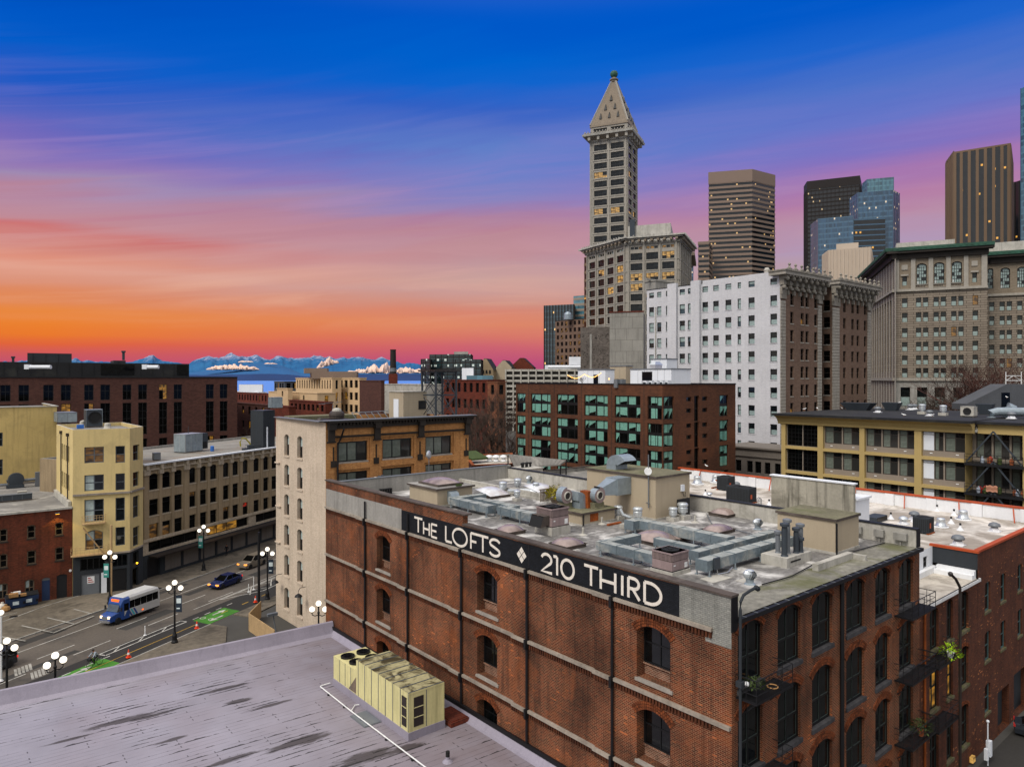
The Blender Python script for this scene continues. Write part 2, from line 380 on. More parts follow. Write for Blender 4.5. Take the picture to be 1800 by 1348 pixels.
brick('brick_court','857968','776b5b','6a5f50',.8,.22,.02,v1=.1,s1=.1,streak=.15,bump=.2)
brick('concrete_panels','8b8880','827f77','5f5c55',3.2,3.2,.05,v1=.18,s1=.15,streak=.4,streak_col='55524b',bump=.2)
brick('brick_greyold','6c645d','57504a','4a443e',.7,.25,.03,v1=.25,s1=.3,streak=.2,stain='3c3631',samt=.7,sscale=.9)
brick('brick_farred','6a2f20','542618','472218',.8,.25,.03,v1=.2,s1=.15,streak=.2)
mat('plaster_yellow','c9b37c',v1=.08,s1=.2,v2=.05,streak=.28,streak_col='8a7a55',stain='a8966a',samt=.5)
mat('plaster_yellow_back','bda468',v1=.1,s1=.2,v2=.05,streak=.4,streak_col='7a6b48',stain='9a8656',samt=.5)
mat('stone_tan','8d7b60',v1=.12,s1=.3,v2=.1,streak=.35,streak_col='4a4134')
mat('terracotta_pale','a59782',v1=.15,s1=.5,v2=.2,s2=4,streak=.35,streak_col='4e4638')
mat('stone_smith','948e83',v1=.08,s1=.1,v2=.1,s2=1.2,streak=.25,streak_col='5c574e')
mat('stone_smith_pyramid','7a6e5f',v1=.1,s1=.1,v2=.15,s2=1.5,streak=.3,streak_col='5c5246')
mat('stucco_tan_frame','ac9560',v1=.06,s1=.2,v2=.05,streak=.15,streak_col='8a744a')
mat('panel_taupe','857a6d',v1=.06,v2=.04)
mat('stucco_beige','a3957e',v1=.07,s1=.4,v2=.06,s2=14,streak=.16,streak_col='6e6354',bump=.1)
mat('stucco_beige_far','c2a57f',v1=.05,v2=.05,streak=.1)
mat('grey_paint','4a4c50',v1=.12,v2=.08,streak=.2)
mat('charcoal_paint','2b2f33',v1=.12,v2=.08,streak=.2)
mat('grey_facade','6e675f',v1=.1,v2=.08,streak=.2)
mat('white_panel','d3d6da',v1=.04,v2=.03,streak=.12,streak_col='9a9c9e')
mat('concrete','8e8b84',v1=.18,s1=.4,v2=.12,streak=.4,streak_col='4c4a45',bump=.1)
mat('concrete_light','aaa69c',v1=.15,s1=.5,v2=.1,streak=.35,streak_col='56544c',stain='6d6a60',samt=.5,sscale=.6)
mat('concrete_stained','9c9788',v1=.2,s1=.4,v2=.1,streak=.75,streak_col='37352c',stain='4d4a3e',samt=.5,sscale=.5)
mat('stone_belt','8f8578',v1=.25,s1=.6,v2=.15,streak=.3,streak_col='3c352d')
mat('stone_sill','8d867c',v1=.2,s1=.8,v2=.15)
mat('stone_sill_dark','3b3a3b',v1=.3,s1=1.2,v2=.2)
mat('stone_sill_mossy','57503c',v1=.3,s1=1.2,v2=.2,stain='4d5522',samt=.6,sscale=1.5)
mat('coping_dark','4b423c',v1=.25,s1=.6,v2=.15,stain='6b625a',samt=.5,sscale=.8)
mat('roof_patchy','6e6b67',.85,v1=.45,s1=.3,v2=.45,s2=2.6,stain='cdcac4',samt=.85,sscale=.34,sthr=.49,spec=.4)
mat('roof_mossy','6a6650',.95,v1=.25,s1=.5,v2=.25,s2=5,stain='4f5330',samt=.7,sscale=.5,bump=.2)
mat('roof_mosspatch','77746a',.95,v1=.35,s1=.4,v2=.3,s2=3,stain='54552f',samt=.75,sscale=.3,sthr=.48)
mat('roof_white','c6bfb5',.8,v1=.2,s1=.25,v2=.15,s2=2.0,stain='73685a',samt=.75,sscale=.22,sthr=.43)
mat('roof_white_dirty','b5ada0',.8,v1=.2,s1=.35,v2=.15,s2=2.5,stain='6f675c',samt=.7,sscale=.4)
mat('roof_black','1b1b1c',.7,v1=.3,s1=.25,v2=.2,s2=3,stain='36352f',samt=.6,sscale=.3)
mat('roof_grey','77746f',.9,v1=.2,s1=.3,v2=.15,s2=2.5,stain='a09c94',samt=.6,sscale=.35)
mat('roof_grey_rusty','7e7a72',.9,v1=.2,s1=.3,v2=.15,s2=2.5,stain='7a5a38',samt=.5,sscale=.25)
mat('membrane_white','d9dadb',.6,v1=.05,v2=.04,streak=.15,streak_col='a7a19a')
mat('galvanised','8c979d',.42,v1=.16,s1=.8,v2=.12,s2=3,metal=.35,spec=.5,streak=.15,streak_col='5e676c')
mat('galvanised_bright','c3c8ca',.3,v1=.1,s1=1,v2=.08,metal=.6,spec=.5)
mat('duct_dusty','6a767c',.5,v1=.2,s1=.7,v2=.15,s2=4,metal=.2,spec=.4,stain='a9a79d',samt=.6,sscale=.8)
mat('duct_top','92958f',.6,v1=.2,s1=.6,v2=.2,s2=3,stain='6f736f',samt=.6,sscale=.7)
mat('rust','8a4518',.9,v1=.35,s1=1.2,v2=.25,s2=6)
mat('pink_grey_metal','8a7876',.6,v1=.12,s1=1,v2=.08,streak=.3,streak_col='5a4c4a')
mat('yellow_metal','c9c08a',.55,v1=.08,s1=.5,v2=.06,streak=.4,streak_col='6f6a45')
mat('yellow_metal_rusted','9d9570',.7,v1=.15,s1=.6,v2=.15,stain='2e230b',samt=.95,sscale=.8,sthr=.44)
mat('black_iron','141416',.55,v1=.2,v2=.1)
mat('dark_bronze','241c18',.5,v1=.2,v2=.1,spec=.5)
mat('dark_cornice','2a241e',.7,v1=.3,s1=.6,v2=.2,streak=.3)
mat('green_cornice','28503f',.6,v1=.35,s1=.2,v2=.2,stain='1c2a25',samt=.6)
mat('grey_metal','6b6f73',.5,v1=.1,v2=.06,metal=.2)
mat('steel_dark','3a4046',.5,v1=.15,v2=.08,metal=.2)
mat('orange_metal','a3451f',.6,v1=.15,s1=.5,v2=.08)
mat('teal_trim','3f5656',.5)
mat('wood_weathered','6b5d50',.9,v1=.25,s1=1.5,v2=.2,s2=6)
mat('plywood','a98d66',.85,v1=.12,s1=.6,v2=.1,streak=.3,streak_col='6d5638')
mat('window_black','0d0e0f',.45,spec=.4)
mat('window_white','bdb8ae',.6)
mat('window_taupe','6a5a48',.6)
mat('window_sash_green','3a423d',.5)
mat('window_grey','565c62',.5)
mat('window_brown','3a322c',.5)
mat('ornament','837d72',v1=.2,s1=.8,v2=.3,s2=5,streak=.4,streak_col='3b372f')
mat('quoin','958f84',v1=.12,s1=.4,v2=.2,s2=3,streak=.35,streak_col='4a463d')
plain('white_paint','d8d8d6',.5);plain('cream_letter','d2cabd',.8);plain('rubber','121212',.8);plain('chrome','b8babd',.25,.8)
plain('blue_tarp','2a63b0');plain('dumpster_blue','1e3152',.6);plain('cardboard','9a7448',.9);plain('cone_orange','d8401a',.6)
plain('terracotta_pot','8a4a28',.8);plain('black_plastic','16171a',.6);plain('red_paint','a32018',.5)
plain('skin','a9765c',.6);plain('hair_dark','1c1512',.7);plain('cloth_grey','9aa2ad',.9);plain('cloth_black','17181b',.9);plain('bike_green','6fc21f',.5);plain('banner_teal','2f7d73',.8);plain('banner_dark','1d2a38',.8);plain('banner_light','c9d4d4',.8)
mat('green_leaf_dark','3c4a22',.8,v1=.3,s1=3);mat('yellow_leaf','9a8f1e',.8,v1=.3,s1=5);mat('lime_leaf','a4c81c',.7,v1=.25,s1=4)
mat('bark','3a2f28',.95,v1=.25,s1=.3);mat('twig','43362e',.95,v1=.2,s1=.1);mat('twig_reddish','4a3029',.95,v1=.2,s1=.1)
glass('glass_dark','0a0b0b',spec=.1);glass('glass_blinds','10161a','a9b7b4',.35);glass('glass_white_bld','12181b','8a9b98',.62,alt2='30434c',altp2=.15)
glass('glass_lofts','0a0d0e',spec=.5);glass('glass_teal_blind','1a2221','6b9a8b',1.0,spec=.4);glass('glass_curtain','15191a','646b62',.4,alt2='2c2c2a',altp2=.2)
glass('glass_sky','2a3640','46525a',.4,spec=.9);glass('glass_court','161a1a','8c9d98',.55,alt2='b3b8b4',altp2=.08);glass('glass_blue','223038','31444e',.5,spec=.9)
glass('glass_smith','0c0f11','1b2022',.3,spec=.3)
glow('lit_warm','ffb43c',.5,.02,1.6);glow('lit_bright','ffc466',1.0,.1,1.4);glow('lit_dim','c98a34',.35,.0,1.6);glow('lit_red','d02a10',.8,.0,2.0);glow('lamp_glow','fff4e0',2.2);glow('bulb_warm','ffb860',4.0)
glow('headlight_on','ffdcb0',2.5);glow('headlight_amber','ff9a3c',2.2);glow('tail_red','e02010',1.2);glow('sign_orange','ff6a10',1.6);glow('wall_lamp_yellow','ffb020',6.0)
SKY_LIGHT=NT('skylight_acrylic');SKY_LIGHT.b.inputs['Coat Weight'].default_value=.3
MATS['skylight_acrylic']=SKY_LIGHT.fin(SKY_LIGHT.mix(SKY_LIGHT.rng(SKY_LIGHT.noise(.9,4),.35,.65),rgba('93817a'),rgba('6a5953')),.25,0,.5)
SKY2=NT('skylight_clear');MATS['skylight_clear']=SKY2.fin(SKY2.mix(SKY2.rng(SKY2.noise(.8,4),.35,.65),rgba('c9ccd0'),rgba('a49b98')),.15,0,.6)
def M(n):return MATS[n]
# ---- building kit
def arc_z(x,w,h,a):
 if a<=0:return h
 r=(w*w/4+a*a)/(2*a);return h-r+sqrt(max(0,r*r-(x-w/2)**2))
STY={}
def style(name,**k):
 d=dict(f='window_black',g='glass_dark',nx=1,nz=2,ft=.07,mt=.05,t=.07,sill=None,sp=.08,sh=.12,mf=None,lit=None,split=.5,blind=None)
 d.update(k);STY[name]=d
def win_mb(sn,w,h,a,mode):
 """a window in its own frame: x across, y inward, z up; slots 0 frame, 1 panes, 2 lit panes, 3 sill"""
 s=STY[sn];mb=MB();ft,mt,t=s['ft'],s['mt'],s['t'];nx,nz=s['nx'],s['nz']
 gy=t*.7
 mb.box(0,0,0,ft,t,h-a,0);mb.box(w-ft,0,0,w,t,h-a,0);mb.box(ft,0,0,w-ft,t,ft,0)
 if a>0:
  K=8
  for i in range(K):
   x0,x1=w*i/K,w*(i+1)/K;z0,z1=arc_z(x0,w,h,a),arc_z(x1,w,h,a)
   zz0=max(z0-ft*1.3,0);zz1=max(z1-ft*1.3,0)
   mb.face([(x0,0,zz0),(x1,0,zz1),(x1,0,z1),(x0,0,z0)],0)
   mb.face([(x0,0,zz0),(x0,t,zz0),(x1,t,zz1),(x1,0,zz1)],0)
 else:mb.box(ft,0,h-ft,w-ft,t,h,0)
 xs=[ft+(w-2*ft)*i/nx for i in range(nx+1)]
 if nz==2:zs=[ft,ft+(h-2*ft)*s['split'],h-ft]
 else:zs=[ft+(h-2*ft)*i/nz for i in range(nz+1)]
 for x in xs[1:-1]:mb.box(x-mt/2,.012,ft,x+mt/2,t*.9,h-max(ft,a*.3),0)
 for z in zs[1:-1]:mb.box(ft,.02,z-mt/2,w-ft,t*.8,z+mt/2,0)
 rr=random.Random(sn+str(mode)+'%.1f%.1f'%(w,h))
 for i in range(nx):
  for j in range(nz):
   x0,x1,z0,z1=xs[i],xs[i+1],zs[j],zs[j+1]
   m=1
   if mode.startswith('lit')and(rr.random()<.75):m=2
   if mode.startswith('up')and j==nz-1:m=1
   if s['mf']:
    b_=.026;zt=min(z1,h-a)if a>0 else z1
    for q in((x0+.05,z0+.05,x1-.05,z0+.05+b_),(x0+.05,z0+.05,x0+.05+b_,zt-.05),(x1-.05-b_,z0+.05,x1-.05,zt-.05)):mb.box(q[0],gy-.03,q[1],q[2],gy-.004,q[3],3)
   if j==nz-1 and a>0:
    pts=[(x0,gy,z0),(x1,gy,z0)]+[(x,gy,min(arc_z(x,w,h,a),h)-.03)for x in[x1-(x1-x0)*q/4 for q in range(5)]]
    mb.face(pts,m)
   else:mb.face([(x0,gy,z0),(x1,gy,z0),(x1,gy,z1),(x0,gy,z1)],m)
 return mb
_WC={}
def win_mats(sn):
 s=STY[sn];return[M(s['f']),M(s['g']),M(s['lit']or 'lit_warm'),M(s['mf']or s['f'])]
def hole(u0,u1,z0,z1,sn=None,arch=0.0,**k):
 d=dict(u0=u0,u1=u1,z0=z0,z1=z1,s=sn,a=arch,lit=0.0,depth=None);d.update(k);return d
def grid(cols,rows,sn,arch=0.0,**k):
 return[hole(c[0],c[1],r[0],r[1],sn,arch,**k)for c in cols for r in rows]
def even(n,u0,u1,w):
 st=(u1-u0)/n;return[(u0+st*(i+.5)-w/2,u0+st*(i+.5)+w/2)for i in range(n)]
def u_at(p0,p1,px):
 r=ray(px);p0=xy(p0);d=(xy(p1)-p0).normalized()
 det=d.x*(-r.y)-d.y*(-r.x)
 return((-p0.x)*(-r.y)-(-p0.y)*(-r.x))/det
def z_on(p0,p1,px,py):
 u=u_at(p0,p1,px);d=(xy(p1)-xy(p0)).normalized();q=xy(p0)+d*u
 dep=q.x*ST+q.y*CT;return zat(py,dep)
def inset(poly,t):
 n=len(poly);P=[xy(p)for p in poly];res=[]
 for i in range(n):
  a,b,c=P[i-1],P[i],P[(i+1)%n]
  d0=(b-a).normalized();d1=(c-b).normalized();n0=Vector((-d0.y,d0.x));n1=Vector((-d1.y,d1.x))
  k=n0+n1;k=k/max(.2,k.dot(n0))if k.length>1e-6 else n0
  res.append(b+k*t)
 return res
class Bld:
 def __init__(s,name,label,cat,p,group=None,z=0.0):
  s.root=thing(name,label,cat,(p[0],p[1],z),0,group);s.L=Vector((p[0],p[1],z));s.parts=[];s.wins=[];s.cache={}
 def part(s,name,mats,**k):
  mb=MB(s.L);s.parts.append((name,mb,[M(x)for x in(mats if isinstance(mats,(list,tuple))else[mats])],k));return mb
 def facade(s,mb,p0,p1,z0,z1,holes=(),depth=.2,m=0,mr=None,winname='window'):
  p0=xy(p0);p1=xy(p1);d=p1-p0;W=d.length;d=d.normalized();nin=Vector((-d.y,d.x));rz=atan2(d.y,d.x)
  mr=m if mr is None else mr
  def P(u,z,y=0.0):q=p0+d*u+nin*y;return(q.x,q.y,z)
  us=sorted(set([0.0,W]+[round(min(max(q,0),W),4)for h in holes for q in(h['u0'],h['u1'])]))
  zs=sorted(set([z0,z1]+[round(min(max(q,z0),z1),4)for h in holes for q in(h['z0'],h['z1'])]))
  for i in range(len(us)-1):
   for j in range(len(zs)-1):
    uc=(us[i]+us[i+1])/2;zc=(zs[j]+zs[j+1])/2
    if us[i+1]-us[i]<1e-4 or zs[j+1]-zs[j]<1e-4:continue
    if any(h['u0']<uc<h['u1']and h['z0']<zc<h['z1']for h in holes):continue
    mb.face([P(us[i],zs[j]),P(us[i+1],zs[j]),P(us[i+1],zs[j+1]),P(us[i],zs[j+1])],m)
  for h in holes:
   u0,u1,a0,a1,a=h['u0'],h['u1'],h['z0'],h['z1'],h['a'];dp_=h['depth']if h['depth']is not None else depth
   w,hh=u1-u0,a1-a0
   mb.face([P(u0,a0),P(u0,a0,dp_),P(u0,a1-a,dp_),P(u0,a1-a)][::-1],mr)
   mb.face([P(u1,a0),P(u1,a0,dp_),P(u1,a1-a,dp_),P(u1,a1-a)],mr)
   mb.face([P(u0,a0),P(u1,a0),P(u1,a0,dp_),P(u0,a0,dp_)],mr)
   if a>0:
    K=10
    for i in range(K):
     x0,x1=w*i/K,w*(i+1)/K;q0,q1=a0+arc_z(x0,w,hh,a),a0+arc_z(x1,w,hh,a)
     mb.face([P(u0+x0,q0),P(u0+x1,q1),P(u0+x1,a1),P(u0+x0,a1)],m)
     mb.face([P(u0+x0,q0),P(u0+x0,q0,dp_),P(u0+x1,q1,dp_),P(u0+x1,q1)],mr)
   else:mb.face([P(u0,a1),P(u0,a1,dp_),P(u1,a1,dp_),P(u1,a1)],mr)
   if h['s']:
    q=p0+d*u0+nin*dp_
    mode=h.get('mode')or('lit%d'%R.randrange(4)if R.random()<h['lit']else 'g%d'%R.randrange(3))
    s.wins.append((Vector((q.x,q.y,a0)),rz,h['s'],w,hh,a,mode,h.get('nm',winname),dp_))
 def wall(s,mb,p0,p1,z0,z1,m=0):
  mb.face([(p0[0],p0[1],z0),(p1[0],p1[1],z0),(p1[0],p1[1],z1),(p0[0],p0[1],z1)],m)
 def walls(s,mb,poly,z0,z1,skip=(),m=0):
  n=len(poly)
  for i in range(n):
   if i not in skip:s.wall(mb,poly[i],poly[(i+1)%n],z0,z1,m)
 def flat(s,mb,poly,z,m=0):mb.face([(p[0],p[1],z)for p in poly],m)
 def parapet(s,mb,poly,z,top,t,m=0,mtop=None,skip=()):
  q=inset(poly,t);n=len(poly)
  for i in range(n):
   if i in skip:continue
   a,b=poly[i],poly[(i+1)%n];c,d=q[i],q[(i+1)%n]
   mb.face([(d.x,d.y,z),(c.x,c.y,z),(c.x,c.y,top),(d.x,d.y,top)],m)
   mb.face([(a[0],a[1],top),(b[0],b[1],top),(d.x,d.y,top),(c.x,c.y,top)],m if mtop is None else mtop)
 def coping(s,mb,poly,z,h,out,inn,m=0,skip=()):
  o=inset(poly,-out);q=inset(poly,inn);n=len(poly)
  for i in range(n):
   if i in skip:continue
   j=(i+1)%n;A,B,C,D=o[i],o[j],q[j],q[i]
   mb.face([(A.x,A.y,z),(B.x,B.y,z),(B.x,B.y,z+h),(A.x,A.y,z+h)],m)
   mb.face([(C.x,C.y,z),(D.x,D.y,z),(D.x,D.y,z+h),(C.x,C.y,z+h)],m)
   mb.face([(A.x,A.y,z+h),(B.x,B.y,z+h),(C.x,C.y,z+h),(D.x,D.y,z+h)],m)
   mb.face([(D.x,D.y,z),(C.x,C.y,z),(B.x,B.y,z),(A.x,A.y,z)],m)
   if(i-1)%n in skip:mb.face([(D.x,D.y,z),(A.x,A.y,z),(A.x,A.y,z+h),(D.x,D.y,z+h)],m)
   if j in skip:mb.face([(B.x,B.y,z),(C.x,C.y,z),(C.x,C.y,z+h),(B.x,B.y,z+h)],m)
 def finish(s,most=100):
  for name,mb,mats,k in s.parts:
   if mb.f:
    o=mb.build(name,mats,s.root)
    for a,b in k.items():o[a]=b
  ws=sorted(s.wins,key=lambda q:-(q[3]*q[4])/max(1,(q[0]-Vector((0,0,CH))).length)**2)
  rest=[]
  count={}
  for q in ws:
   pos,rz,sn,w,h,a,mode,nm,dp_=q
   count[nm]=count.get(nm,0)+1
   if count[nm]>most:rest.append(q);continue
   key=(sn,round(w,2),round(h,2),round(a,2),mode)
   st=STY[sn]
   if key in _WC:o=link(nm,_WC[key],s.root,pos-s.L,rz)
   else:
    o=win_mb(sn,w,h,a,mode).build(nm,win_mats(sn),s.root,pos-s.L,rz);_WC[key]=o.data
   if st['sill']:
    kk=('sill',sn,round(w,2),round(dp_,2))
    if kk not in _WC:
     mb=MB();mb.box(-.08,-dp_-st['sp'],-st['sh'],w+.08,-.0,.015);_WC[kk]=mb.build('sill',[M(st['sill'])],o).data
    else:link('sill',_WC[kk],o)
  if rest:
   mb=MB(s.L);mats=[];
   for pos,rz,sn,w,h,a,mode,nm,dp_ in rest:
    sub=win_mb(sn,w,h,a,mode);mm=win_mats(sn);idx=[]
    for x in mm:
     if x not in mats:mats.append(x)
     idx.append(mats.index(x))
    T=Matrix.Translation(pos-s.L)@Matrix.Rotation(rz,4,'Z');b=len(mb.v)
    mb.v+=[T@v for v in sub.v];mb.f+=[tuple(i+b for i in f)for f in sub.f];mb.m+=[idx[i]for i in sub.m]
   o=mb.build('window',mats,s.root);o['kind']='stuff'
  return s.root
style('loft_side',f='window_black',g='glass_lofts',nx=2,nz=2,ft=.09,mt=.07,sill=None)
style('loft_front',f='window_black',g='glass_lofts',nx=2,nz=2,ft=.1,mt=.12,split=.42,mf='window_sash_green',sill='stone_sill_dark',sp=.1,sh=.2)
style('loft_link',f='window_black',g='glass_lofts',nx=2,nz=2,ft=.09,mt=.09,split=.5,mf='window_sash_green',sill='stone_sill_mossy',sp=.08,sh=.18,lit='lit_warm')
style('neighbor',f='teal_trim',g='glass_lofts',nx=1,nz=2,ft=.1,mt=.07,sill='stone_sill_mossy',sp=.05,sh=.16)
style('sash_black',f='window_black',g='glass_white_bld',nx=1,nz=2,ft=.09,mt=.09,lit='lit_dim')
style('sash_frye',f='window_brown',g='glass_dark',nx=1,nz=2,ft=.09,mt=.09,sill='quoin',sp=.06,sh=.18,lit='lit_warm')
style('sash_court',f='window_brown',g='glass_court',nx=1,nz=2,ft=.1,mt=.1,lit='lit_warm')
style('arch_court',f='window_black',g='glass_court',nx=4,nz=6,ft=.15,mt=.12,lit='lit_bright')
style('smith',f='window_black',g='glass_smith',nx=3,nz=2,ft=.08,mt=.12,lit='lit_bright',split=.45)
style('smith2',f='window_black',g='glass_smith',nx=2,nz=2,ft=.08,mt=.12,lit='lit_bright',split=.45)
style('dark_tall',f='window_black',g='glass_dark',nx=2,nz=2,ft=.12,mt=.09,lit='lit_warm',split=.6)
style('dark_tall2',f='window_black',g='glass_dark',nx=2,nz=4,ft=.12,mt=.09,lit='lit_warm')
style('yellow',f='window_grey',g='glass_blinds',nx=1,nz=2,ft=.1,mt=.08,lit='lit_dim')
style('yellow2',f='window_grey',g='glass_blinds',nx=2,nz=2,ft=.11,mt=.12,lit='lit_dim')
style('slit',f='window_brown',g='glass_dark',nx=1,nz=1,ft=.06,mt=.05)
style('redlow',f='window_taupe',g='glass_dark',nx=1,nz=2,ft=.13,mt=.07,sill='dark_cornice',sp=.04,sh=.14)
style('redlow2',f='window_taupe',g='glass_blinds',nx=2,nz=2,ft=.13,mt=.09)
style('tanst',f='window_black',g='glass_dark',nx=1,nz=2,ft=.1,mt=.08,sill='terracotta_pale',sp=.06,sh=.14,lit='lit_dim',split=.72)
style('tanred',f='window_black',g='glass_dark',nx=1,nz=2,ft=.1,mt=.08,sill='terracotta_pale',sp=.06,sh=.14,lit='lit_red',split=.72)
style('shop',f='window_black',g='glass_dark',nx=4,nz=1,ft=.1,mt=.1,lit='lit_warm')
style('white_arch',f='window_brown',g='glass_blinds',nx=1,nz=2,ft=.1,mt=.07,sill='brick_whitewash',sp=.1,sh=.16)
style('orange_big',f='window_black',g='glass_curtain',nx=3,nz=1,ft=.14,mt=.12,sill='stone_sill',sp=.12,sh=.22)
style('teal',f='window_black',g='glass_teal_blind',nx=1,nz=1,ft=.1,mt=.1)
style('taupe',f='window_brown',g='glass_curtain',nx=2,nz=2,ft=.1,mt=.09,split=.74)
style('taupe_grid',f='window_black',g='glass_dark',nx=4,nz=5,ft=.1,mt=.06)
style('grey3',f='window_black',g='glass_dark',nx=2,nz=3,ft=.08,mt=.06)
style('tiny',f='window_black',g='glass_blinds',nx=1,nz=1,ft=.1,mt=.1,lit='lit_warm')
style('tiny2',f='window_black',g='glass_dark',nx=2,nz=2,ft=.1,mt=.1,lit='lit_warm')
style('garage',f='grey_metal',g='glass_dark',nx=1,nz=1,ft=.05,mt=.1)
# ---- ground (sheet to the horizon); road and markings follow in the street section
mat('asphalt','45423f',.92,v1=.2,s1=.06,v2=.15,s2=2.5,stain='37342f',samt=.7,sscale=.12)
mat('asphalt_dark','33312e',.92,v1=.2,s1=.1,v2=.12,s2=3)
mat('pavement','635b4f',.92,v1=.35,s1=.15,v2=.25,s2=2,stain='37322a',samt=.8,sscale=.25)
mat('town_ground','45433f',.95,v1=.2,s1=.02,v2=.1,s2=.3)
s_=NT('brick_voussoir');g_=s_.n('ShaderNodeNewGeometry')
s2_=NT('brick_corbel');MATS['brick_corbel']=s2_.fin(s2_.scale(s2_.mix(s2_.rng(s2_.noise(1.5,3),.35,.65),rgba('3a2014'),rgba('57301c')),s2_.rng(s2_.noise(9,3),.3,.7,.7,1.2)),.9,0,.2)
MATS['brick_voussoir']=s_.fin(s_.scale(s_.mix(g_.outputs['Random Per Island'],rgba('7c4224'),rgba('4c2816')),s_.rng(s_.noise(3,3),.3,.7,.7,1.2)),.9,0,.2)
def arch_ring(mb,P,w,z_sp,a,rings=3,t=.1,proud=.05,m=0):
 """segmental arch of brick rings; P(x, z, y) maps into the wall, y negative = outward"""
 if a<.02:a=.02
 r0=(w*w/4+a*a)/(2*a);cz=z_sp+a-r0;th=math.asin(min(1,w/2/r0))
 for k in range(rings):
  ra=r0+k*(t+.03)+.01;rb=ra+t;n=max(8,int(2*th*ra/.13))
  for i in range(n):
   a0=-th*1.04+2.08*th*i/n;a1=-th*1.04+2.08*th*(i+.84)/n
   q=[(w/2+rr*sin(t_),cz+rr*cos(t_))for rr,t_ in((ra,a0),(ra,a1),(rb,a1),(rb,a0))]
   f=[P(x,z,-proud)for x,z in q];b=[P(x,z,.02)for x,z in q]
   mb.face(f[::-1],m)
   for j in range(4):mb.face([f[j],f[(j+1)%4],b[(j+1)%4],b[j]],m)
# ---- the brick loft building with the painted sign
LX0,LX1,LY0,LY1,LZ=27.45,48.4,17.7,58.5,16.9
ST_Y=37.9
lofts=Bld('brick_building','red brick loft building with a black painted sign band and roof full of ducts','building',(LX0,LY0))
wl=lofts.part('wall',['brick_lofts','brick_lofts_infill'])
A,B_,C_,D_=(LX0,LY1),(LX0,LY0),(LX1,LY0),(LX1,LY1)
def up(y):return LY1-y
SW=[];
for yc in(48.4,35.3,22.06):
 for zb in(12.6,8.5,4.4):SW.append((yc,zb))
holes=[hole(up(yc)-1.03,up(yc)+1.03,zb,zb+2.75,None,.42,depth=.62)for yc,zb in SW]
lofts.facade(wl,A,B_,0,16.25,holes,.62,0)
for yc,zb in SW:
 wl.face([(LX0+.62,yc+1.03,zb),(LX0+.62,yc-1.03,zb),(LX0+.62,yc-1.03,zb+.62),(LX0+.62,yc+1.03,zb+.62)],1)
 wl.box(LX0+.5,yc-1.03,zb+.56,LX0+.66,yc+1.03,zb+.63,1)
 lofts.wins.append((Vector((LX0+.55,yc+1.03,zb+.62)),-pi/2,'loft_side',2.06,2.13,.42,'g0','window',.1))
band=lofts.part('sign_band',['brick_greypaint','brick_sign','brick_greypaint','concrete'])
lofts.facade(band,A,(LX0,45.7),16.25,17.8,(),m=3)
lofts.facade(band,(LX0,45.7),(LX0,20.5),16.25,17.75,(),m=1)
lofts.facade(band,(LX0,20.5),B_,16.25,17.83,(),m=0)
lofts.facade(wl,A,(LX0,45.7),17.8,18.5);lofts.facade(wl,(LX0,45.7),(LX0,ST_Y),17.75,18.5)
lofts.facade(wl,(LX0,ST_Y),(LX0,20.5),17.75,17.83)
band.box(LX0-.006,LY0+.002,15.55,LX0+.05,LY0+1.35,16.25,0)
FC=[(27.95,30.0),(31.33,33.5),(34.65,36.8),(38.4,40.6),(42.0,43.95),(45.3,47.4)]
FR=[(13.6,16.5),(9.7,12.7),(5.85,8.85),(1.4,4.9)]
fh=grid([(a-LX0,b-LX0)for a,b in FC],FR,'loft_front',.42)
lofts.facade(wl,B_,C_,0,16.85,fh,.14,0)
lofts.wall(wl,C_,D_,0,18.0);lofts.wall(wl,D_,A,0,18.3)
wl.face([(LX0,ST_Y,17.83),(LX0+.4,ST_Y,17.83),(LX0+.4,ST_Y,18.5),(LX0,ST_Y,18.5)])
wl.box(LX0+.003,LY0+.003,16.86,LX0+.4,LY0+.3,17.82,0)
arch=lofts.part('arch',['brick_voussoir'])
for yc,zb in SW:arch_ring(arch,lambda x,z,y,yc=yc:(LX0+y,yc+1.03-x,z),2.06,zb+2.75-.42,.42,3,.11,.06)
for a,b in FC:
 for z0,z1 in FR:arch_ring(arch,lambda x,z,y,a=a:(a+x,LY0+y,z),b-a,z1-.42,.42,2 if z1>16 else 3,.11,.05)
pil=lofts.part('pilaster',['brick_lofts'])
PILY=(51.2,44.7,38.0,31.4,24.7)
for y in PILY:pil.box(LX0-.09,y,0,LX0+.03,y+1.2,16.1,0)
belt=lofts.part('belt_course',['stone_belt','brick_corbel'])
for z in(16.25,12.12,8.04,3.96):
 y1=LY0+(.95 if z>15 else .02)
 belt.box(LX0-.17,y1,z-.16,LX0+.04,LY1,z,0)
 for y in PILY:belt.box(LX0-.26,y-.04,z-.17,LX0-.165,y+1.24,z+.012,0)
 y=LY0+1.0
 belt.box(LX0-.06,LY0+.98,z-.26,LX0+.04,LY1,z-.158,1)
 while y<LY1-.1:
  belt.box(LX0-.11-(.09 if any(q-.03<y<q+1.2 for q in PILY)else 0),y,z-.47,LX0+.03,y+.11,z-.162,1);y+=.19
 for q in PILY:belt.box(LX0-.16,q,z-.40,LX0-.08,q+1.2,z-.165,1)
for yc,zb in SW:
 sill=lofts.part('sill',['stone_sill']);sill.box(LX0-.09,yc-1.2,zb-.14,LX0+.1,yc+1.1,zb+.01,0)
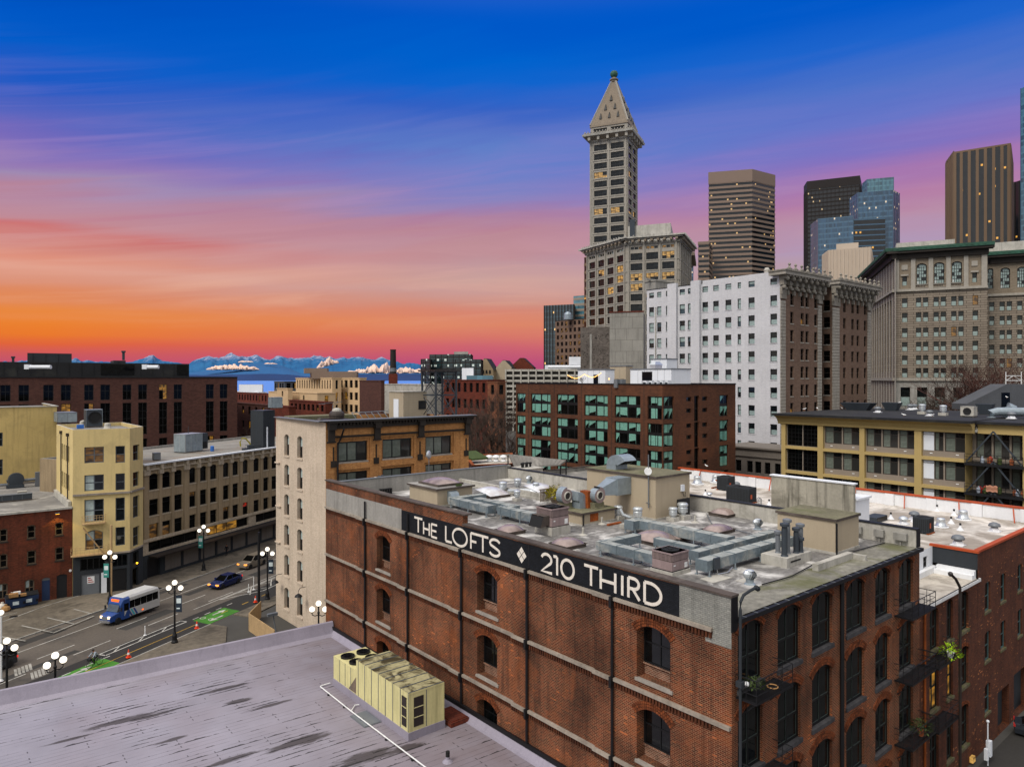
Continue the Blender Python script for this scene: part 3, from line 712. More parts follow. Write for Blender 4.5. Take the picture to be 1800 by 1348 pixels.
for i,y in enumerate(PILY):
 dsp=lofts.part('downspout',['black_iron']);dsp.tube([(LX0-.15,y-.09,0),(LX0-.15,y-.09,16.2 if y<44 else 17.65)],.075,6)
 if y<44:dsp.box(LX0-.006,y-.13,16.26,LX0+.01,y-.05,17.74)
 for z in(16.25,12.12,8.04,3.96):dsp.box(LX0-.33,y-.17,z-.5,LX0-.02,y-.012,z+.06)
dsp=lofts.part('downspout',['black_iron']);dsp.tube([(37.72,LY0-.1,0),(37.72,LY0-.1,16.7)],.11,8)
gut=lofts.part('gutter',['black_iron','grey_metal']);gut.box(LX0+.45,LY0-.24,16.66,LX1+.05,LY0-.02,16.86,0)
for k in range(22):gut.box(28.2+k*.93,LY0-.27,16.868,28.24+k*.93,LY0+.1,16.89,1)
roof=lofts.part('roof',['roof_patchy','roof_mosspatch','concrete_light'])
def rf(x0,y0,x1,y1,m,z=LZ):roof.face([(x0,y0,z),(x1,y0,z),(x1,y1,z),(x0,y1,z)],m)
rf(LX0,19.6,41.8,LY1,0);rf(41.8,19.6,LX1,LY1,0);rf(LX0,LY0-.02,LX1,19.6,1,LZ-.001)
par=lofts.part('parapet',['concrete','coping_dark','concrete_light'])
par.box(LX0+.003,LY0+.3,LZ,LX0+.42,ST_Y,17.829,0);par.box(LX0+.003,ST_Y+.003,LZ,LX0+.42,LY1-.003,18.497,0)
par.box(LX1-.4,LY0+.02,LZ-.1,LX1-.003,LY1-.4,17.997,2);par.box(LX0+.43,LY1-.4,LZ-.1,LX1-.003,LY1-.003,18.297,0)
par.box(41.55,40.9,LZ-.05,41.85,LY1-.4,LZ+.55,2)
par.box(41.3,40.9,LZ-.05,41.548,LY1-.4,LZ+.18,2)
par.box(37.9,19.0,LZ-.05,42.1,19.35,LZ+.38,2);par.box(42.1,18.3,LZ-.05,42.35,19.35,LZ+.3,2)
cop=lofts.part('coping',['coping_dark','black_iron','grey_metal'])
cop.box(LX0-.08,LY0-.05,17.832,LX0+.5,ST_Y-.02,17.93,0);cop.box(LX0-.1,ST_Y-.35,18.502,LX0+.5,LY1+.08,18.6,0)
cop.box(LX1-.46,LY0-.02,18.0,LX1+.06,LY1+.05,18.07,1);cop.box(LX0+.51,LY1-.45,18.3,LX1-.47,LY1+.06,18.37,2)
cop.box(LX1-.47,LY0-.03,16.9,LX1+.07,LY0+.017,17.995,1);cop.box(LX0-.05,LY0-.04,16.3,LX0+.45,LY0-.003,17.83,1)
lofts.finish()
GL={'T':(.78,[[(0,1),(.78,1)],[(.39,1),(.39,0)]]),'H':(.8,[[(.08,1),(.08,0)],[(.72,1),(.72,0)],[(.08,.47),(.72,.47)]]),'E':(.6,[[(.08,1),(.08,0)],[(.08,1),(.6,1)],[(.08,.5),(.54,.5)],[(.08,0),(.6,0)]]),'L':(.58,[[(.08,1),(.08,0)],[(.08,0),(.58,0)]]),'F':(.58,[[(.08,1),(.08,0)],[(.08,1),(.58,1)],[(.08,.5),(.5,.5)]]),'I':(.16,[[(.08,1),(.08,0)]]),'1':(.3,[[(0,1),(.22,1)],[(.22,1),(.22,0)]])}
def arcp(cx,cz,rx,rz,a0,a1,n=18):return[(cx+rx*cos(radians(a0+(a1-a0)*i/n)),cz+rz*sin(radians(a0+(a1-a0)*i/n)))for i in range(n+1)]
GL['O']=(1.06,[arcp(.53,.5,.49,.5,0,360,36)])
GL['0']=(.84,[arcp(.42,.5,.36,.5,0,360,36)])
GL['S']=(.62,[arcp(.33,.74,.27,.26,25,180,12)+arcp(.33,.5,.30,.04,180,181,1)[:0]+[(.10,.62),(.33,.5),(.5,.40)]+arcp(.3,.25,.27,.25,25,-160,14)])
GL['2']=(.66,[arcp(.33,.70,.29,.30,165,-35,14)+[(.04,0),(.66,0)]])
GL['R']=(.68,[[(.08,1),(.08,0)],[(.08,1),(.34,1)]+arcp(.34,.74,.26,.26,90,-90,12)+[(.08,.48)],[(.3,.48),(.64,0)]])
GL['D']=(.86,[[(.08,1),(.08,0)],[(.08,1),(.3,1)]+arcp(.3,.5,.48,.5,90,-90,20)+[(.08,0)]])
def stroke(mb,pts,wd,P):
 V=[]
 for p in pts:
  if not V or(Vector(p)-V[-1]).length>1e-3:V.append(Vector(p))
 n=len(V);closed=(V[0]-V[-1]).length<1e-4;Lf,Rt=[],[]
 for i in range(n):
  a=V[i-1]if i else(V[-2]if closed else None);b=V[(i+1)%n]if i<n-1 else(V[1]if closed else None)
  d0=(V[i]-a).normalized()if a is not None else None;d1=(b-V[i]).normalized()if b is not None else None
  d0=d0 if d0 is not None else d1;d1=d1 if d1 is not None else d0
  n0=Vector((-d0.y,d0.x));n1=Vector((-d1.y,d1.x));k=(n0+n1);k=k/max(.5,k.dot(n0))if k.length>.01 else n0
  Lf.append(V[i]+k*wd/2);Rt.append(V[i]-k*wd/2)
 for i in range(n-1):mb.face([P(*Rt[i]),P(*Rt[i+1]),P(*Lf[i+1]),P(*Lf[i])][::1])
def letter_part(mb):mb.build('letter',[M('cream_letter')],lofts.root)
def Yw(px):
 r=ray(px);return r.y*LX0/r.x
LET=[('T',728.5,742.5,1.0),('H',743.5,756,.86),('E',757,768.5,.86),('L',782,794.5,1.0),('O',795,822,1.1),('F',826,839.5,1.0),('T',839.5,858.5,1.0),('S',859.5,880,1.0),('2',951,970.5,1.0),('1',973,982,1.0),('0',985,1010.5,1.0),('T',1027,1051.5,1.0),('H',1053,1085,1.0),('I',1089.5,1098.5,1.0),('R',1102,1126,1.0),('D',1130,1165.5,1.0)]
for ch,pa,pb,hk in LET:
 ya,yb=Yw(pa),Yw(pb);wd,strokes=GL[ch];z0=16.45 if hk<=1 else 16.40;H=1.02*hk;k=(ya-yb)/wd
 let=MB(lofts.L)
 for si,st in enumerate(strokes):
  pts=[(x*k,z*H)for x,z in st]
  stroke(let,pts,.165 if hk>=1 else .15,lambda x,z,ya=ya,z0=z0,si=si:(LX0-.008-.003*si,ya-x,z0+z))
 letter_part(let)
ya,yb=Yw(908),Yw(926);yc=(ya+yb)/2;zc=17.0;let=MB(lofts.L);hw=(ya-yb)/2;hh=.52
for dx,dz in((0,.5),(0,-.5),(.5,0),(-.5,0)):
 cx,cz=dx*hw,dz*hh;q=.44
 let.face([(LX0-.008,yc-cx-hw*q,zc+cz),(LX0-.008,yc-cx,zc+cz+hh*q),(LX0-.008,yc-cx+hw*q,zc+cz),(LX0-.008,yc-cx,zc+cz-hh*q)])
let.build('diamond_mark',[M('cream_letter')],lofts.root)
# ---- fire escapes, plants, pipes on the loft front
def balcony(x0,x1,z,label,y=LY0,dy=1.0,group='iron balconies on the brick fronts'):
 t=thing('iron_balcony',label,'balcony',(x0,y,z),0,group);W=x1-x0
 mb=MB();n=int(dy/.07)
 for i in range(n):mb.box(0,-dy+i*.07,0,W,-dy+i*.07+.035,.03)
 mb.box(0,-dy-.03,-.06,W,-dy,.05);mb.box(0,-dy,-.06,.05,0,.045);mb.box(W-.05,-dy,-.06,W,0,.045)
 for x in(.3,W-.3):mb.bar((x,-dy+.1,-.05),(x,-.05,-.9),.05,.05)
 mb.build('platform',[M('black_iron')],t)
 mb=MB()
 for z_ in(.35,.65,1.0):
  mb.tube([(0.02,0,z_),(0.02,-dy,z_),(W-.02,-dy,z_),(W-.02,0,z_)],.016 if z_<1 else .024,5)
 k=max(3,int(W/.9))
 for i in range(k+1):mb.tube([(.02+(W-.04)*i/k,-dy,0),(.02+(W-.04)*i/k,-dy,1.0)],.02,5)
 for x in(.02,W-.02):mb.tube([(x,-dy/2,0),(x,-dy/2,1.0)],.016,5)
 mb.build('railing',[M('black_iron')],t)
 return t
balcony(27.8,30.9,13.35,'black iron balcony under the top corner window carrying a plant and a pale ring')
balcony(27.8,30.9,9.5,'black iron balcony under the second-row corner window, empty')
balcony(44.6,48.2,13.35,'black iron balcony at the highest end window beside the white lower roof')
balcony(44.6,48.2,9.5,'black iron balcony at the second-row end window, one below the highest')
balcony(44.6,48.2,5.65,'black iron balcony at the third-row end window holding the terracotta pot')
balcony(48.7,52.3,9.35,'black iron balcony of the low white-roofed link with the lime leaved plant')
balcony(48.7,52.3,5.35,'black iron balcony of the low white-roofed link one floor under the lime plant')
def leafy(name,label,loc,rad,h,m,pot,n=160,drop=0.0,cat='plant',potr=.2):
 t=thing(name,label,cat,loc);mb=MB();rr=random.Random(label)
 mb.lathe((0,0,0),[(potr*.75,0),(potr,.3),(potr*1.08,.3),(potr*1.08,.36)],12);mb.build('pot',[M(pot)],t)
 mb=MB()
 for i in range(n):
  a=rr.random()*2*pi;r=rad*sqrt(rr.random());z=.36+h*rr.random()*(1-.5*r/rad)-drop*r/rad
  c=Vector((r*cos(a),r*sin(a),z));d=Vector((cos(a),sin(a),rr.uniform(-.6,1.0))).normalized();sdv=d.cross(Vector((rr.random(),rr.random(),1))).normalized()
  l=rr.uniform(.10,.2)*(1+h*.5);wv=l*.22
  mb.face([c,c+d*l*.5+sdv*wv,c+d*l,c+d*l*.5-sdv*wv])
 for i in range(6):mb.tube([(0,0,.3),(rr.uniform(-1,1)*rad*.6,rr.uniform(-1,1)*rad*.6,.36+h*.8)],.012,4)
 mb.build('foliage',[M(m)],t);return t
leafy('potted_shrub','dull green shrub in a dark pot on the top corner balcony',(28.5,17.2,13.4),.4,.5,'green_leaf_dark','black_plastic')
leafy('potted_shrub','olive bush in a terracotta pot on an iron balcony',(46.9,17.05,5.7),.55,.7,'green_leaf_dark','terracotta_pot',220)
leafy('lime_plant','bright lime leaved plant in a white pot spilling over an iron balcony',(51.3,16.9,9.42),.6,.75,'lime_leaf','white_paint',180,.4)
mb=MB();mb.grid([[(.24*cos(2*pi*i/20)*(1+.12*cos(2*pi*j/6)),.24*sin(2*pi*i/20)*(1+.12*cos(2*pi*j/6)),.03*sin(2*pi*j/6)+.03)for j in range(6)]for i in range(21)],0)
tag(mb.build('hoop',[M('cardboard')],None,Vector((29.9,17.15,13.39))),'pale wreath ring lying on the top corner balcony','hoop')
t=thing('standpipe','black gooseneck pipe climbing the corner of the loft front','pipe',(28.05,LY0-.2,0));mb=MB()
mb.tube([(-.3,-.05,0),(-.3,-.05,17.3),(-.28,-.05,17.65),(-.05,-.05,17.9),(.5,-.05,18.0),(.95,-.05,18.05)],.068,8);mb.tube([(.95,-.05,18.05),(1.15,-.05,17.95)],.12,8)
mb.box(-.44,-.19,13.9,-.16,.1,14.15);mb.build('pipe_run',[M('charcoal_paint')],t)
mb=MB();mb.ball((-.05,-.2,14.0),.12,8);mb.tube([(-.3,-.1,14.0),(-.05,-.2,14.0)],.03,6);mb.build('security_camera',[M('white_paint')],t)
t=thing('utility_pole','dark bent pole standing before the low white roofed link','pole',(52.1,16.6,0));mb=MB()
mb.tube([(0,0,0),(0,0,13.4),(-.05,0,13.9),(-.5,.1,14.5),(-1.1,.2,14.9)],.09,8);mb.ball((-1.1,.2,14.9),.16,8);mb.build('mast',[M('dark_bronze')],t)
# ---- white-roofed brick neighbour with the orange parapet
NZ=14.25
nb=Bld('brick_building','red brick building with a dirty white roof and orange metal parapet edging','building',(LX1,LY0))
npoly=[(LX1+.01,LY1),(LX1+.01,20.7),(59.1,20.7),(59.1,LY0),(78.5,LY0),(78.5,LY1)]
nw=nb.part('wall',['brick_neighbor','white_panel','charcoal_paint','membrane_white'])
cols=[(60.65,61.9),(64.3,65.5),(68.6,69.8),(72.9,74.1)]
hs=grid([(a-59.1,b-59.1)for a,b in cols],[(10.1,12.3),(6.4,8.6)],'neighbor',.12)
hs+=[hole(60.65-59.1,61.9-59.1,2.5,4.7,'neighbor',.12)]+[hole(63.6-59.1,66.4-59.1,0.02,3.3,None,0,depth=.5),hole(67.6-59.1,71.4-59.1,.02,3.6,None,0,depth=.5)]
nb.facade(nw,(59.1,LY0),(78.5,LY0),0,14.9,hs,.12,0)
for a,b,h_ in((63.6,66.4,3.3),(67.6,71.4,3.6)):nw.face([(a,LY0+.5,0),(b,LY0+.5,0),(b,LY0+.5,h_),(a,LY0+.5,h_)],2)
nb.wall(nw,(59.1,20.7),(59.1,LY0+.003),13.55,14.82,2)
nb.facade(nw,(LX1,20.7),(59.1,20.7),12.0,14.75,[hole(8.9,9.75,13.35,14.2,'tiny2')],.1,1)
nb.wall(nw,(78.5,LY0),(78.5,LY1),0,15.5);nb.wall(nw,(78.5,LY1),(LX1,LY1),0,15.2)
nb.wall(nw,(78.2,LY1-.3),(78.2,LY0+.3),NZ,15.45,3);nb.wall(nw,(LX1,LY1-.3),(78.2,LY1-.3),NZ,15.15,3)
for y in range(19,57,4):nw.box(77.95,y,NZ,78.198,y+.9,15.44,3)
nr=nb.part('roof',['roof_white','roof_white_dirty']);nb.flat(nr,npoly,NZ,0)
ne=nb.part('parapet_cap',['orange_metal'])
ne.box(78.1,LY0+.35,15.46,78.62,LY1+.1,15.62);ne.box(LX1+.1,LY1-.4,15.16,78.098,LY1+.1,15.3)
ne.box(59.02,LY0-.08,14.78,59.35,20.9,14.95);ne.box(59.36,LY0-.08,14.82,78.6,LY0+.3,14.98)
ne.box(59.36,LY0+.05,NZ,78.5,LY0+.26,14.815)
for y in(20.5,25,30,35,40,45,50,55):
 nbr=nb.part('brace',['orange_metal']);nbr.bar((78.1,y,15.4),(77.0,y-.4,NZ),.1,.1)
for x in(60.5,64.2,68,71.5,75):
 nbr=nb.part('brace',['orange_metal']);nbr.prism([(x,LY0+.27),(x+.15,LY0+.27),(x+.15,LY0+1.0),(x,LY0+1.0)],NZ,NZ+.12);nbr.bar((x,LY0+.3,14.8),(x,LY0+1.0,NZ+.05),.14,.1)
nb.finish()
lk_=Bld('brick_building','low brick link with a white roof ledge between two taller brick fronts','building',(LX1,LY0))
lw=lk_.part('wall',['brick_neighbor','membrane_white'])
hs=grid([(50.05-LX1,51.6-LX1),(53.0-LX1,54.2-LX1),(55.2-LX1,57.2-LX1)],[(9.75,12.55),(5.85,8.7),(1.6,4.6)],'loft_link',.35)
for i,h_ in enumerate(hs):h_['mode']='lit1' if i in(1,4)else 'g0'
lk_.facade(lw,(LX1+.01,LY0),(59.09,LY0),0,12.9,hs,.15,0)
lk_.flat(lk_.part('roof',['roof_white_dirty']),[(LX1,LY0-.02),(59.09,LY0-.02),(59.09,20.69),(LX1,20.69)],12.93)
lw.box(LX1+.05,20.35,12.6,59.08,20.68,13.35,1);lw.box(58.7,LY0+.1,12.9,59.08,20.3,13.52,1)
lw.prism([(58.3,LY0+.1),(58.698,LY0+.1),(58.698,20.34),(58.3,20.34)],12.9,13.25,1)
e=lk_.part('roof_edge',['white_paint','black_iron']);e.box(LX1+.02,LY0-.16,12.75,59.3,LY0-.025,12.97,0);e.box(49.2,LY0-.13,12.98,59.0,LY0-.06,13.0,1)
aa=lk_.part('arch',['brick_voussoir'])
for a,b in((50.05,51.6),(53.0,54.2),(55.2,57.2)):
 for z1 in(8.7,4.6):arch_ring(aa,lambda x,z,y,a=a:(a+x,LY0+y,z),b-a,z1-.35,.35,2,.11,.04)
dp2=lk_.part('downspout',['rust']);dp2.tube([(49.0,LY0-.1,0),(49.0,LY0-.1,12.7)],.08,6)
lk_.finish()
# ---- grey foreground roof
s_=NT('roof_boarded')
ob=s_.n('ShaderNodeSeparateXYZ');s_.l(s_.coords(),ob.inputs[0]);x_,y_,z_=ob.outputs
yy=s_.math('ADD',y_,s_.math('MULTIPLY',x_,.075));row=s_.math('FLOOR',s_.math('DIVIDE',yy,.46));fy=s_.math('FRACT',s_.math('DIVIDE',yy,.46))
wr=s_.n('ShaderNodeTexWhiteNoise',noise_dimensions='1D');s_.l(row,wr.inputs['W'])
cv=s_.n('ShaderNodeCombineXYZ');s_.l(s_.math('ADD',s_.math('MULTIPLY',x_,.34),s_.math('MULTIPLY',wr.outputs[0],40)),cv.inputs[0]);s_.l(s_.math('MULTIPLY',row,.37),cv.inputs[1])
ns=s_.noise(1.0,5,cv.outputs[0],.7)
big=s_.rng(s_.noise(.13,3,None,.5),.38,.66,.0,.2)
STN=[(215,1266,3.0,.55),(265,1258,2.0,.4),(385,1212,2.4,.4),(420,1232,1.2,.5),(530,1302,3.2,.7),(300,1300,1.5,.3),(120,1300,1.8,.25),(470,1240,2.2,.3),(60,1230,1.5,.3),(640,1330,3,.8),(700,1318,2.5,.6),(420,1330,2.5,.4)]
msk=None;wide=None
for a_,b_,rx_,ry_ in STN:
 q_=at(a_,b_,5.4);X1=s_.math('DIVIDE',s_.math('SUBTRACT',x_,q_.x),rx_);Y1_=s_.math('SUBTRACT',yy,q_.y-30+.075*q_.x);Yn=s_.math('DIVIDE',Y1_,ry_);Yw_=s_.math('DIVIDE',Y1_,ry_*3.2+.6)
 g_=s_.math('EXPONENT',s_.math('MULTIPLY',s_.math('ADD',s_.math('MULTIPLY',X1,X1),s_.math('MULTIPLY',Yn,Yn)),-1.0));h_=s_.math('EXPONENT',s_.math('MULTIPLY',s_.math('ADD',s_.math('MULTIPLY',s_.math('MULTIPLY',X1,X1),.5),s_.math('MULTIPLY',Yw_,Yw_)),-1.0))
 msk=g_ if msk is None else s_.math('MAXIMUM',msk,g_);wide=h_ if wide is None else s_.math('MAXIMUM',wide,h_)
tot=s_.math('ADD',s_.math('ADD',ns,s_.math('MULTIPLY',big,.35)),s_.math('MULTIPLY',wide,.13))
stk=s_.math('GREATER_THAN',tot,.64)
wid=s_.rng(tot,.63,.85,.06,.6)
line=s_.math('LESS_THAN',fy,wid)
dark=s_.math('MULTIPLY',stk,line)
thin=s_.math('MULTIPLY',s_.math('LESS_THAN',fy,.07),s_.rng(s_.noise(1.0,3,cv.outputs[0],.5),.42,.5))
xr=s_.math('ADD',x_,s_.math('MULTIPLY',s_.math('FLOOR',s_.math('DIVIDE',yy,3.68)),1.37))
cj=s_.math('MULTIPLY',s_.math('LESS_THAN',s_.math('FRACT',s_.math('DIVIDE',xr,2.9)),.022),s_.math('MULTIPLY',s_.math('LESS_THAN',fy,.5),s_.math('GREATER_THAN',wr.outputs[0],.45)))
m_=s_.math('MAXIMUM',s_.math('MULTIPLY',dark,.85),s_.math('MAXIMUM',s_.math('MULTIPLY',thin,.45),s_.math('MULTIPLY',cj,.7)))
cs=s_.n('ShaderNodeCombineXYZ');s_.l(s_.math('MULTIPLY',x_,.30),cs.inputs[0]);s_.l(s_.math('MULTIPLY',yy,.9),cs.inputs[1])
bst=s_.rng(s_.math('ADD',msk,s_.math('MULTIPLY',s_.math('SUBTRACT',s_.noise(1.6,6,cs.outputs[0],.7),.5),1.6)),.55,.8,0,.8)
g1=s_.n('ShaderNodeRGB');g1.outputs[0].default_value=rgba('8a8690')
bc=s_.scale(g1.outputs[0],s_.math('MULTIPLY',s_.rng(s_.noise(.25,4),.3,.7,.85,1.1),s_.rng(s_.noise(30,2),.3,.7,.86,1.1)))
bc=s_.mix(s_.rng(s_.noise(.09,3),.5,.62,0,.3),bc,rgba('75666a'))
nw_=s_.math('MULTIPLY',s_.rng(x_,13,26,0,.55),s_.rng(s_.noise(.6,4),.35,.6,.5,1))
bc=s_.mix(nw_,bc,rgba('6a5a58'))
bc=s_.mix(bst,bc,rgba('2c2420'));bc=s_.mix(m_,bc,rgba('1b1717'))
s_.bump(s_.math('SUBTRACT',1,s_.math('LESS_THAN',fy,.06)),.5,.03)
MATS['roof_boarded']=s_.fin(bc,.7,0,.35)
mat('roof_upstand','8c8691',.7,v1=.1,s1=.3,v2=.08,s2=12,streak=.2,streak_col='55505a')
GZ=5.4
gp=[(-16,60.5),(-16,4),(27.36,4),(27.36,57.2)]
gb=Bld('low_building','low building with a stained grey boarded roof below the camera','building',(0,30))
gw=gb.part('wall',['concrete']);gb.walls(gw,gp,0,GZ-.01,skip=(3,));gb.wall(gw,gp[3],gp[0],0,6.45)
gr=gb.part('roof',['roof_boarded']);gb.flat(gr,gp,GZ)
gq=gb.part('parapet',['roof_upstand','white_paint'])
P0,P1=Vector(gp[0]),Vector(gp[3]);d=(P1-P0).normalized();n=Vector((d.y,-d.x))
def gpt(u,o,z):q=P0+d*u+n*o;return(q.x,q.y,z)
L_u=(P1-P0).length
for a,b in((0,L_u),):
 prof=[(0,6.46),(.12,6.5),(.3,6.46),(.42,6.1),(.62,5.6),(.95,5.405)]
 for(o0,z0),(o1,z1)in zip(prof,prof[1:]):gq.face([gpt(a,o1,z1),gpt(b,o1,z1),gpt(b,o0,z0),gpt(a,o0,z0)])
gf=gb.part('flashing',['roof_upstand','black_iron','grey_metal'])
y=4.0
prof=[(.0,5.85),(.12,5.8),(.3,5.45),(.5,5.405)]
for(o0,z0),(o1,z1)in zip(prof,prof[1:]):gf.face([(27.34-o0,4,z0),(27.34-o0,56.6,z0),(27.34-o1,56.6,z1),(27.34-o1,4,z1)])
gf.box(27.2,4,5.86,27.345,57.0,6.1,1)
gb.finish()
ah=thing('air_handler','long pale yellow rooftop air handler with rusty top and five round fans','air handler',(24.1,37.1,GZ))
mb=MB();mb.box(-1.35,-.05,0,1.35,10.3,.5);mb.build('curb',[M('roof_upstand')],ah)
mb=MB();mb.box(-1.3,0,.5,1.3,6.8,2.88,0,1)
for k in range(8):mb.box(-1.32,.92*k-.02+.05,.52,-1.301,.92*k+.03+.05,2.86,2)
for k in range(8):mb.box(-1.305,.92*k+.05,2.881,1.305,.92*k+.09,2.92,2)
mb.box(-.05,-.012,.55,-.0,-.001,2.8,2);mb.box(-1.31,-.015,2.8,1.31,-.001,2.9,0);mb.box(1.2,-.02,.5,1.31,0,2.88,0)
mb.build('housing',[M('yellow_metal'),M('yellow_metal_rusted'),M('window_grey')],ah)
mb=MB();mb.box(-1.28,6.81,.5,1.28,10.3,2.12,0,1)
for k in range(3):mb.box(-1.3,7.6+.85*k,.55,-1.281,7.64+.85*k,2.1,2)
mb.build('fan_housing',[M('yellow_metal'),M('yellow_metal'),M('window_grey')],ah)
mb=MB();mb.prism([(-1.286,6.85),(-1.283,6.85),(-1.283,8.0),(-1.286,7.99)],.55,.58)
mb.v=[];mb.f=[];mb.m=[];mb.face([(-1.29,6.83,.55),(-1.29,6.83,1.7),(-1.29,7.95,.55)][::-1]);mb.build('rusty_panel',[M('wood_weathered')],ah)
fan=None
for i,(x,y)in enumerate(((-.62,9.4),(.62,9.4),(-.62,8.1),(.62,8.1),(.62,7.3))):
 if fan is None:
  mb=MB();mb.lathe((0,0,0),[(.5,0),(.5,.13),(.44,.13),(.43,.02)],20,0);mb.lathe((0,0,0),[(.43,.01),(.43,.03),(.1,.03),(.1,.1),(.02,.1)],20,1)
  for k in range(6):
   a=k*pi/3;mb.bar((0,0,.11),(.46*cos(a),.46*sin(a),.11),.02,.02,0)
  mb.lathe((0,0,.1),[(.3,0),(.3,.015),(.28,.015),(.28,0)],16,0)
  fan=mb.build('fan',[M('black_iron'),M('rubber')],ah,Vector((x,y,2.121)))
 else:link('fan',fan.data,ah,Vector((x,y,2.121)))
for nm,f_ in(('louvre',lambda m_:m_.box(-1.335,.25,.75,-1.301,.78,2.55,0)),('louvre',lambda m_:m_.box(-.95,-.04,.75,-.25,-.014,2.55,0))):
 mb=MB();f_(mb)
 for z in(1.3,1.9):
  if mb.v[0].x<-1.2:mb.box(-1.345,.25,z,-1.336,.78,z+.05,1)
  else:mb.box(-.95,-.05,z,-.25,-.041,z+.05,1)
 mb.build(nm,[M('dark_bronze'),M('yellow_metal')],ah)
t=thing('drain_pipe','thin white pipe running along the grey boarded roof past the yellow unit','pipe',(21.9,40,GZ));mb=MB()
mb.tube([(.75,7.6,.12),(.05,7.6,.12),(-.05,7.5,.12),(-.1,2.7,.12),(.05,-14,.12)],.04,6);mb.tube([(-.1,2.7,.12),(.5,3.3,.12),(.75,3.2,.12)],.035,6)
mb.build('pipe_run',[M('white_paint')],t)
for y in(6,3.6,1.2,-2,-5,-8):mb=MB();mb.box(-.17,y,0,.07,y+.14,.08);mb.build('pipe_block',[M('rubber')],t)
for(px,py,lb)in((787,1338,'short black capped vent pipe on the grey boarded roof'),):
 q=at(px,py,GZ);t=thing('vent_pipe',lb,'vent',q);mb=MB();mb.lathe((0,0,0),[(.32,0),(.2,.12),(.13,.16),(.12,.3)],12,0);mb.lathe((0,0,.3),[(.12,0),(.12,.3),(.09,.3)],12,1);mb.build('pipe_sleeve',[M('roof_upstand'),M('rubber')],t)
mb=MB();q=at(788,1262,GZ);mb.box(-.6,-1.2,0,.8,.8,.28);mb.box(-.5,-1.1,.28,.7,.7,.36);tag(mb.build('access_hatch',[M('brick_farred')],None,q),'low rust red hatch between the yellow unit and the brick wall','hatch')
mb=MB();q=at(645,1262,GZ+.03);mb.box(-.7,-1.0,0,.5,1.0,.05);mb.box(-.65,-.95,.05,.45,.95,.07);tag(mb.build('roof_patch',[M('grey_metal')],None,q-Vector((0,0,.03))),'flat grey metal patch on the boarded roof beside the yellow unit','patch')
# ---- things on the loft roof
RZ=LZ+.005
def hut(label,x0,y0,x1,y1,z1,roofm,ov=.12,name='roof_hut'):
 t=thing(name,label,'roof hut',(x0,y0,RZ));W,D,H=x1-x0,y1-y0,z1-RZ
 mb=MB();mb.box(0,0,0,W,D,H-.16,0);mb.box(-.05,-.05,0,W+.05,D+.05,.14,1);mb.build('wall',[M('stucco_beige'),M('concrete_light')],t)
 mb=MB();mb.box(-ov,-ov,H-.16,W+ov,D+ov,H,0,1);mb.build('roof',[M('coping_dark'),M(roofm)],t)
 return t
def skylight(label,x,y,w,d,z=RZ,m='skylight_acrylic',h=.35,tilt=0.0,curb=.18):
 t=thing('skylight',label,'skylight',(x,y,z),0,'skylights on the loft roof');mb=MB();mb.box(-w/2,-d/2,0,w/2,d/2,curb);mb.box(-w/2-.05,-d/2-.05,curb,w/2+.05,d/2+.05,curb+.05);mb.build('curb',[M('coping_dark')],t)
 mb=MB();N=8;rows=[]
 for i in range(N+1):
  rows.append([(-w/2+w*j/N,-d/2+d*i/N,curb+.05+h*(1-(2*i/N-1)**2)**.6*(1-(2*j/N-1)**2)**.6+tilt*(i/N))for j in range(N+1)])
 mb.grid(rows,0,closed=False);mb.build('dome',[M(m)],t,smooth=True);return t
VENTG='metal vents on the loft roof'
def fanvent(label,q,s=1.0,group=VENTG,base=True):
 t=thing('exhaust_fan',label,'vent',q,0,group);mb=MB()
 if base:mb.box(-.38*s,-.38*s,0,.38*s,.38*s,.3*s);mb.build('curb',[M('concrete_light')],t)
 mb=MB();z=.3*s if base else 0
 mb.lathe((0,0,z),[(.2*s,0),(.2*s,.16*s),(.33*s,.18*s),(.34*s,.5*s),(.3*s,.55*s),(.3*s,.6*s),(.37*s,.62*s),(.37*s,.74*s),(.3*s,.82*s),(.05*s,.86*s)],18);mb.build('hood',[M('galvanised_bright')],t,smooth=False);return t
def spun(label,q,s=1.0,m='galvanised_bright',group='metal vents on the white roof'):
 t=thing('exhaust_fan',label,'vent',q,0,group);mb=MB()
 mb.lathe((0,0,0),[(.62*s,0),(.62*s,.06*s),(.5*s,.1*s)],20);mb.build('base',[M('membrane_white')],t);mb=MB()
 mb.lathe((0,0,.08*s),[(.5*s,0),(.54*s,.05*s),(.4*s,.15*s),(.34*s,.55*s),(.36*s,.6*s),(.3*s,.72*s),(.05*s,.76*s)],20);mb.build('hood',[M(m)],t,smooth=True);return t
def mush(label,q,s=1.0,group='metal vents on the white roof',m='grey_metal'):
 t=thing('mushroom_vent',label,'vent',q,0,group);mb=MB();mb.prism([(-.4*s,-.4*s),(.4*s,-.4*s),(.4*s,.4*s),(-.4*s,.4*s)],0,.06);mb.lathe((0,0,.05),[(.38*s,0),(.3*s,.25*s)],4);mb.build('base',[M('membrane_white')],t);mb=MB()
 mb.lathe((0,0,.3*s),[(.24*s,0),(.24*s,.1*s),(.42*s,.12*s),(.42*s,.2*s),(.34*s,.34*s),(.16*s,.42*s),(.02,.44*s)],16);mb.build('cap',[M(m)],t,smooth=True);return t
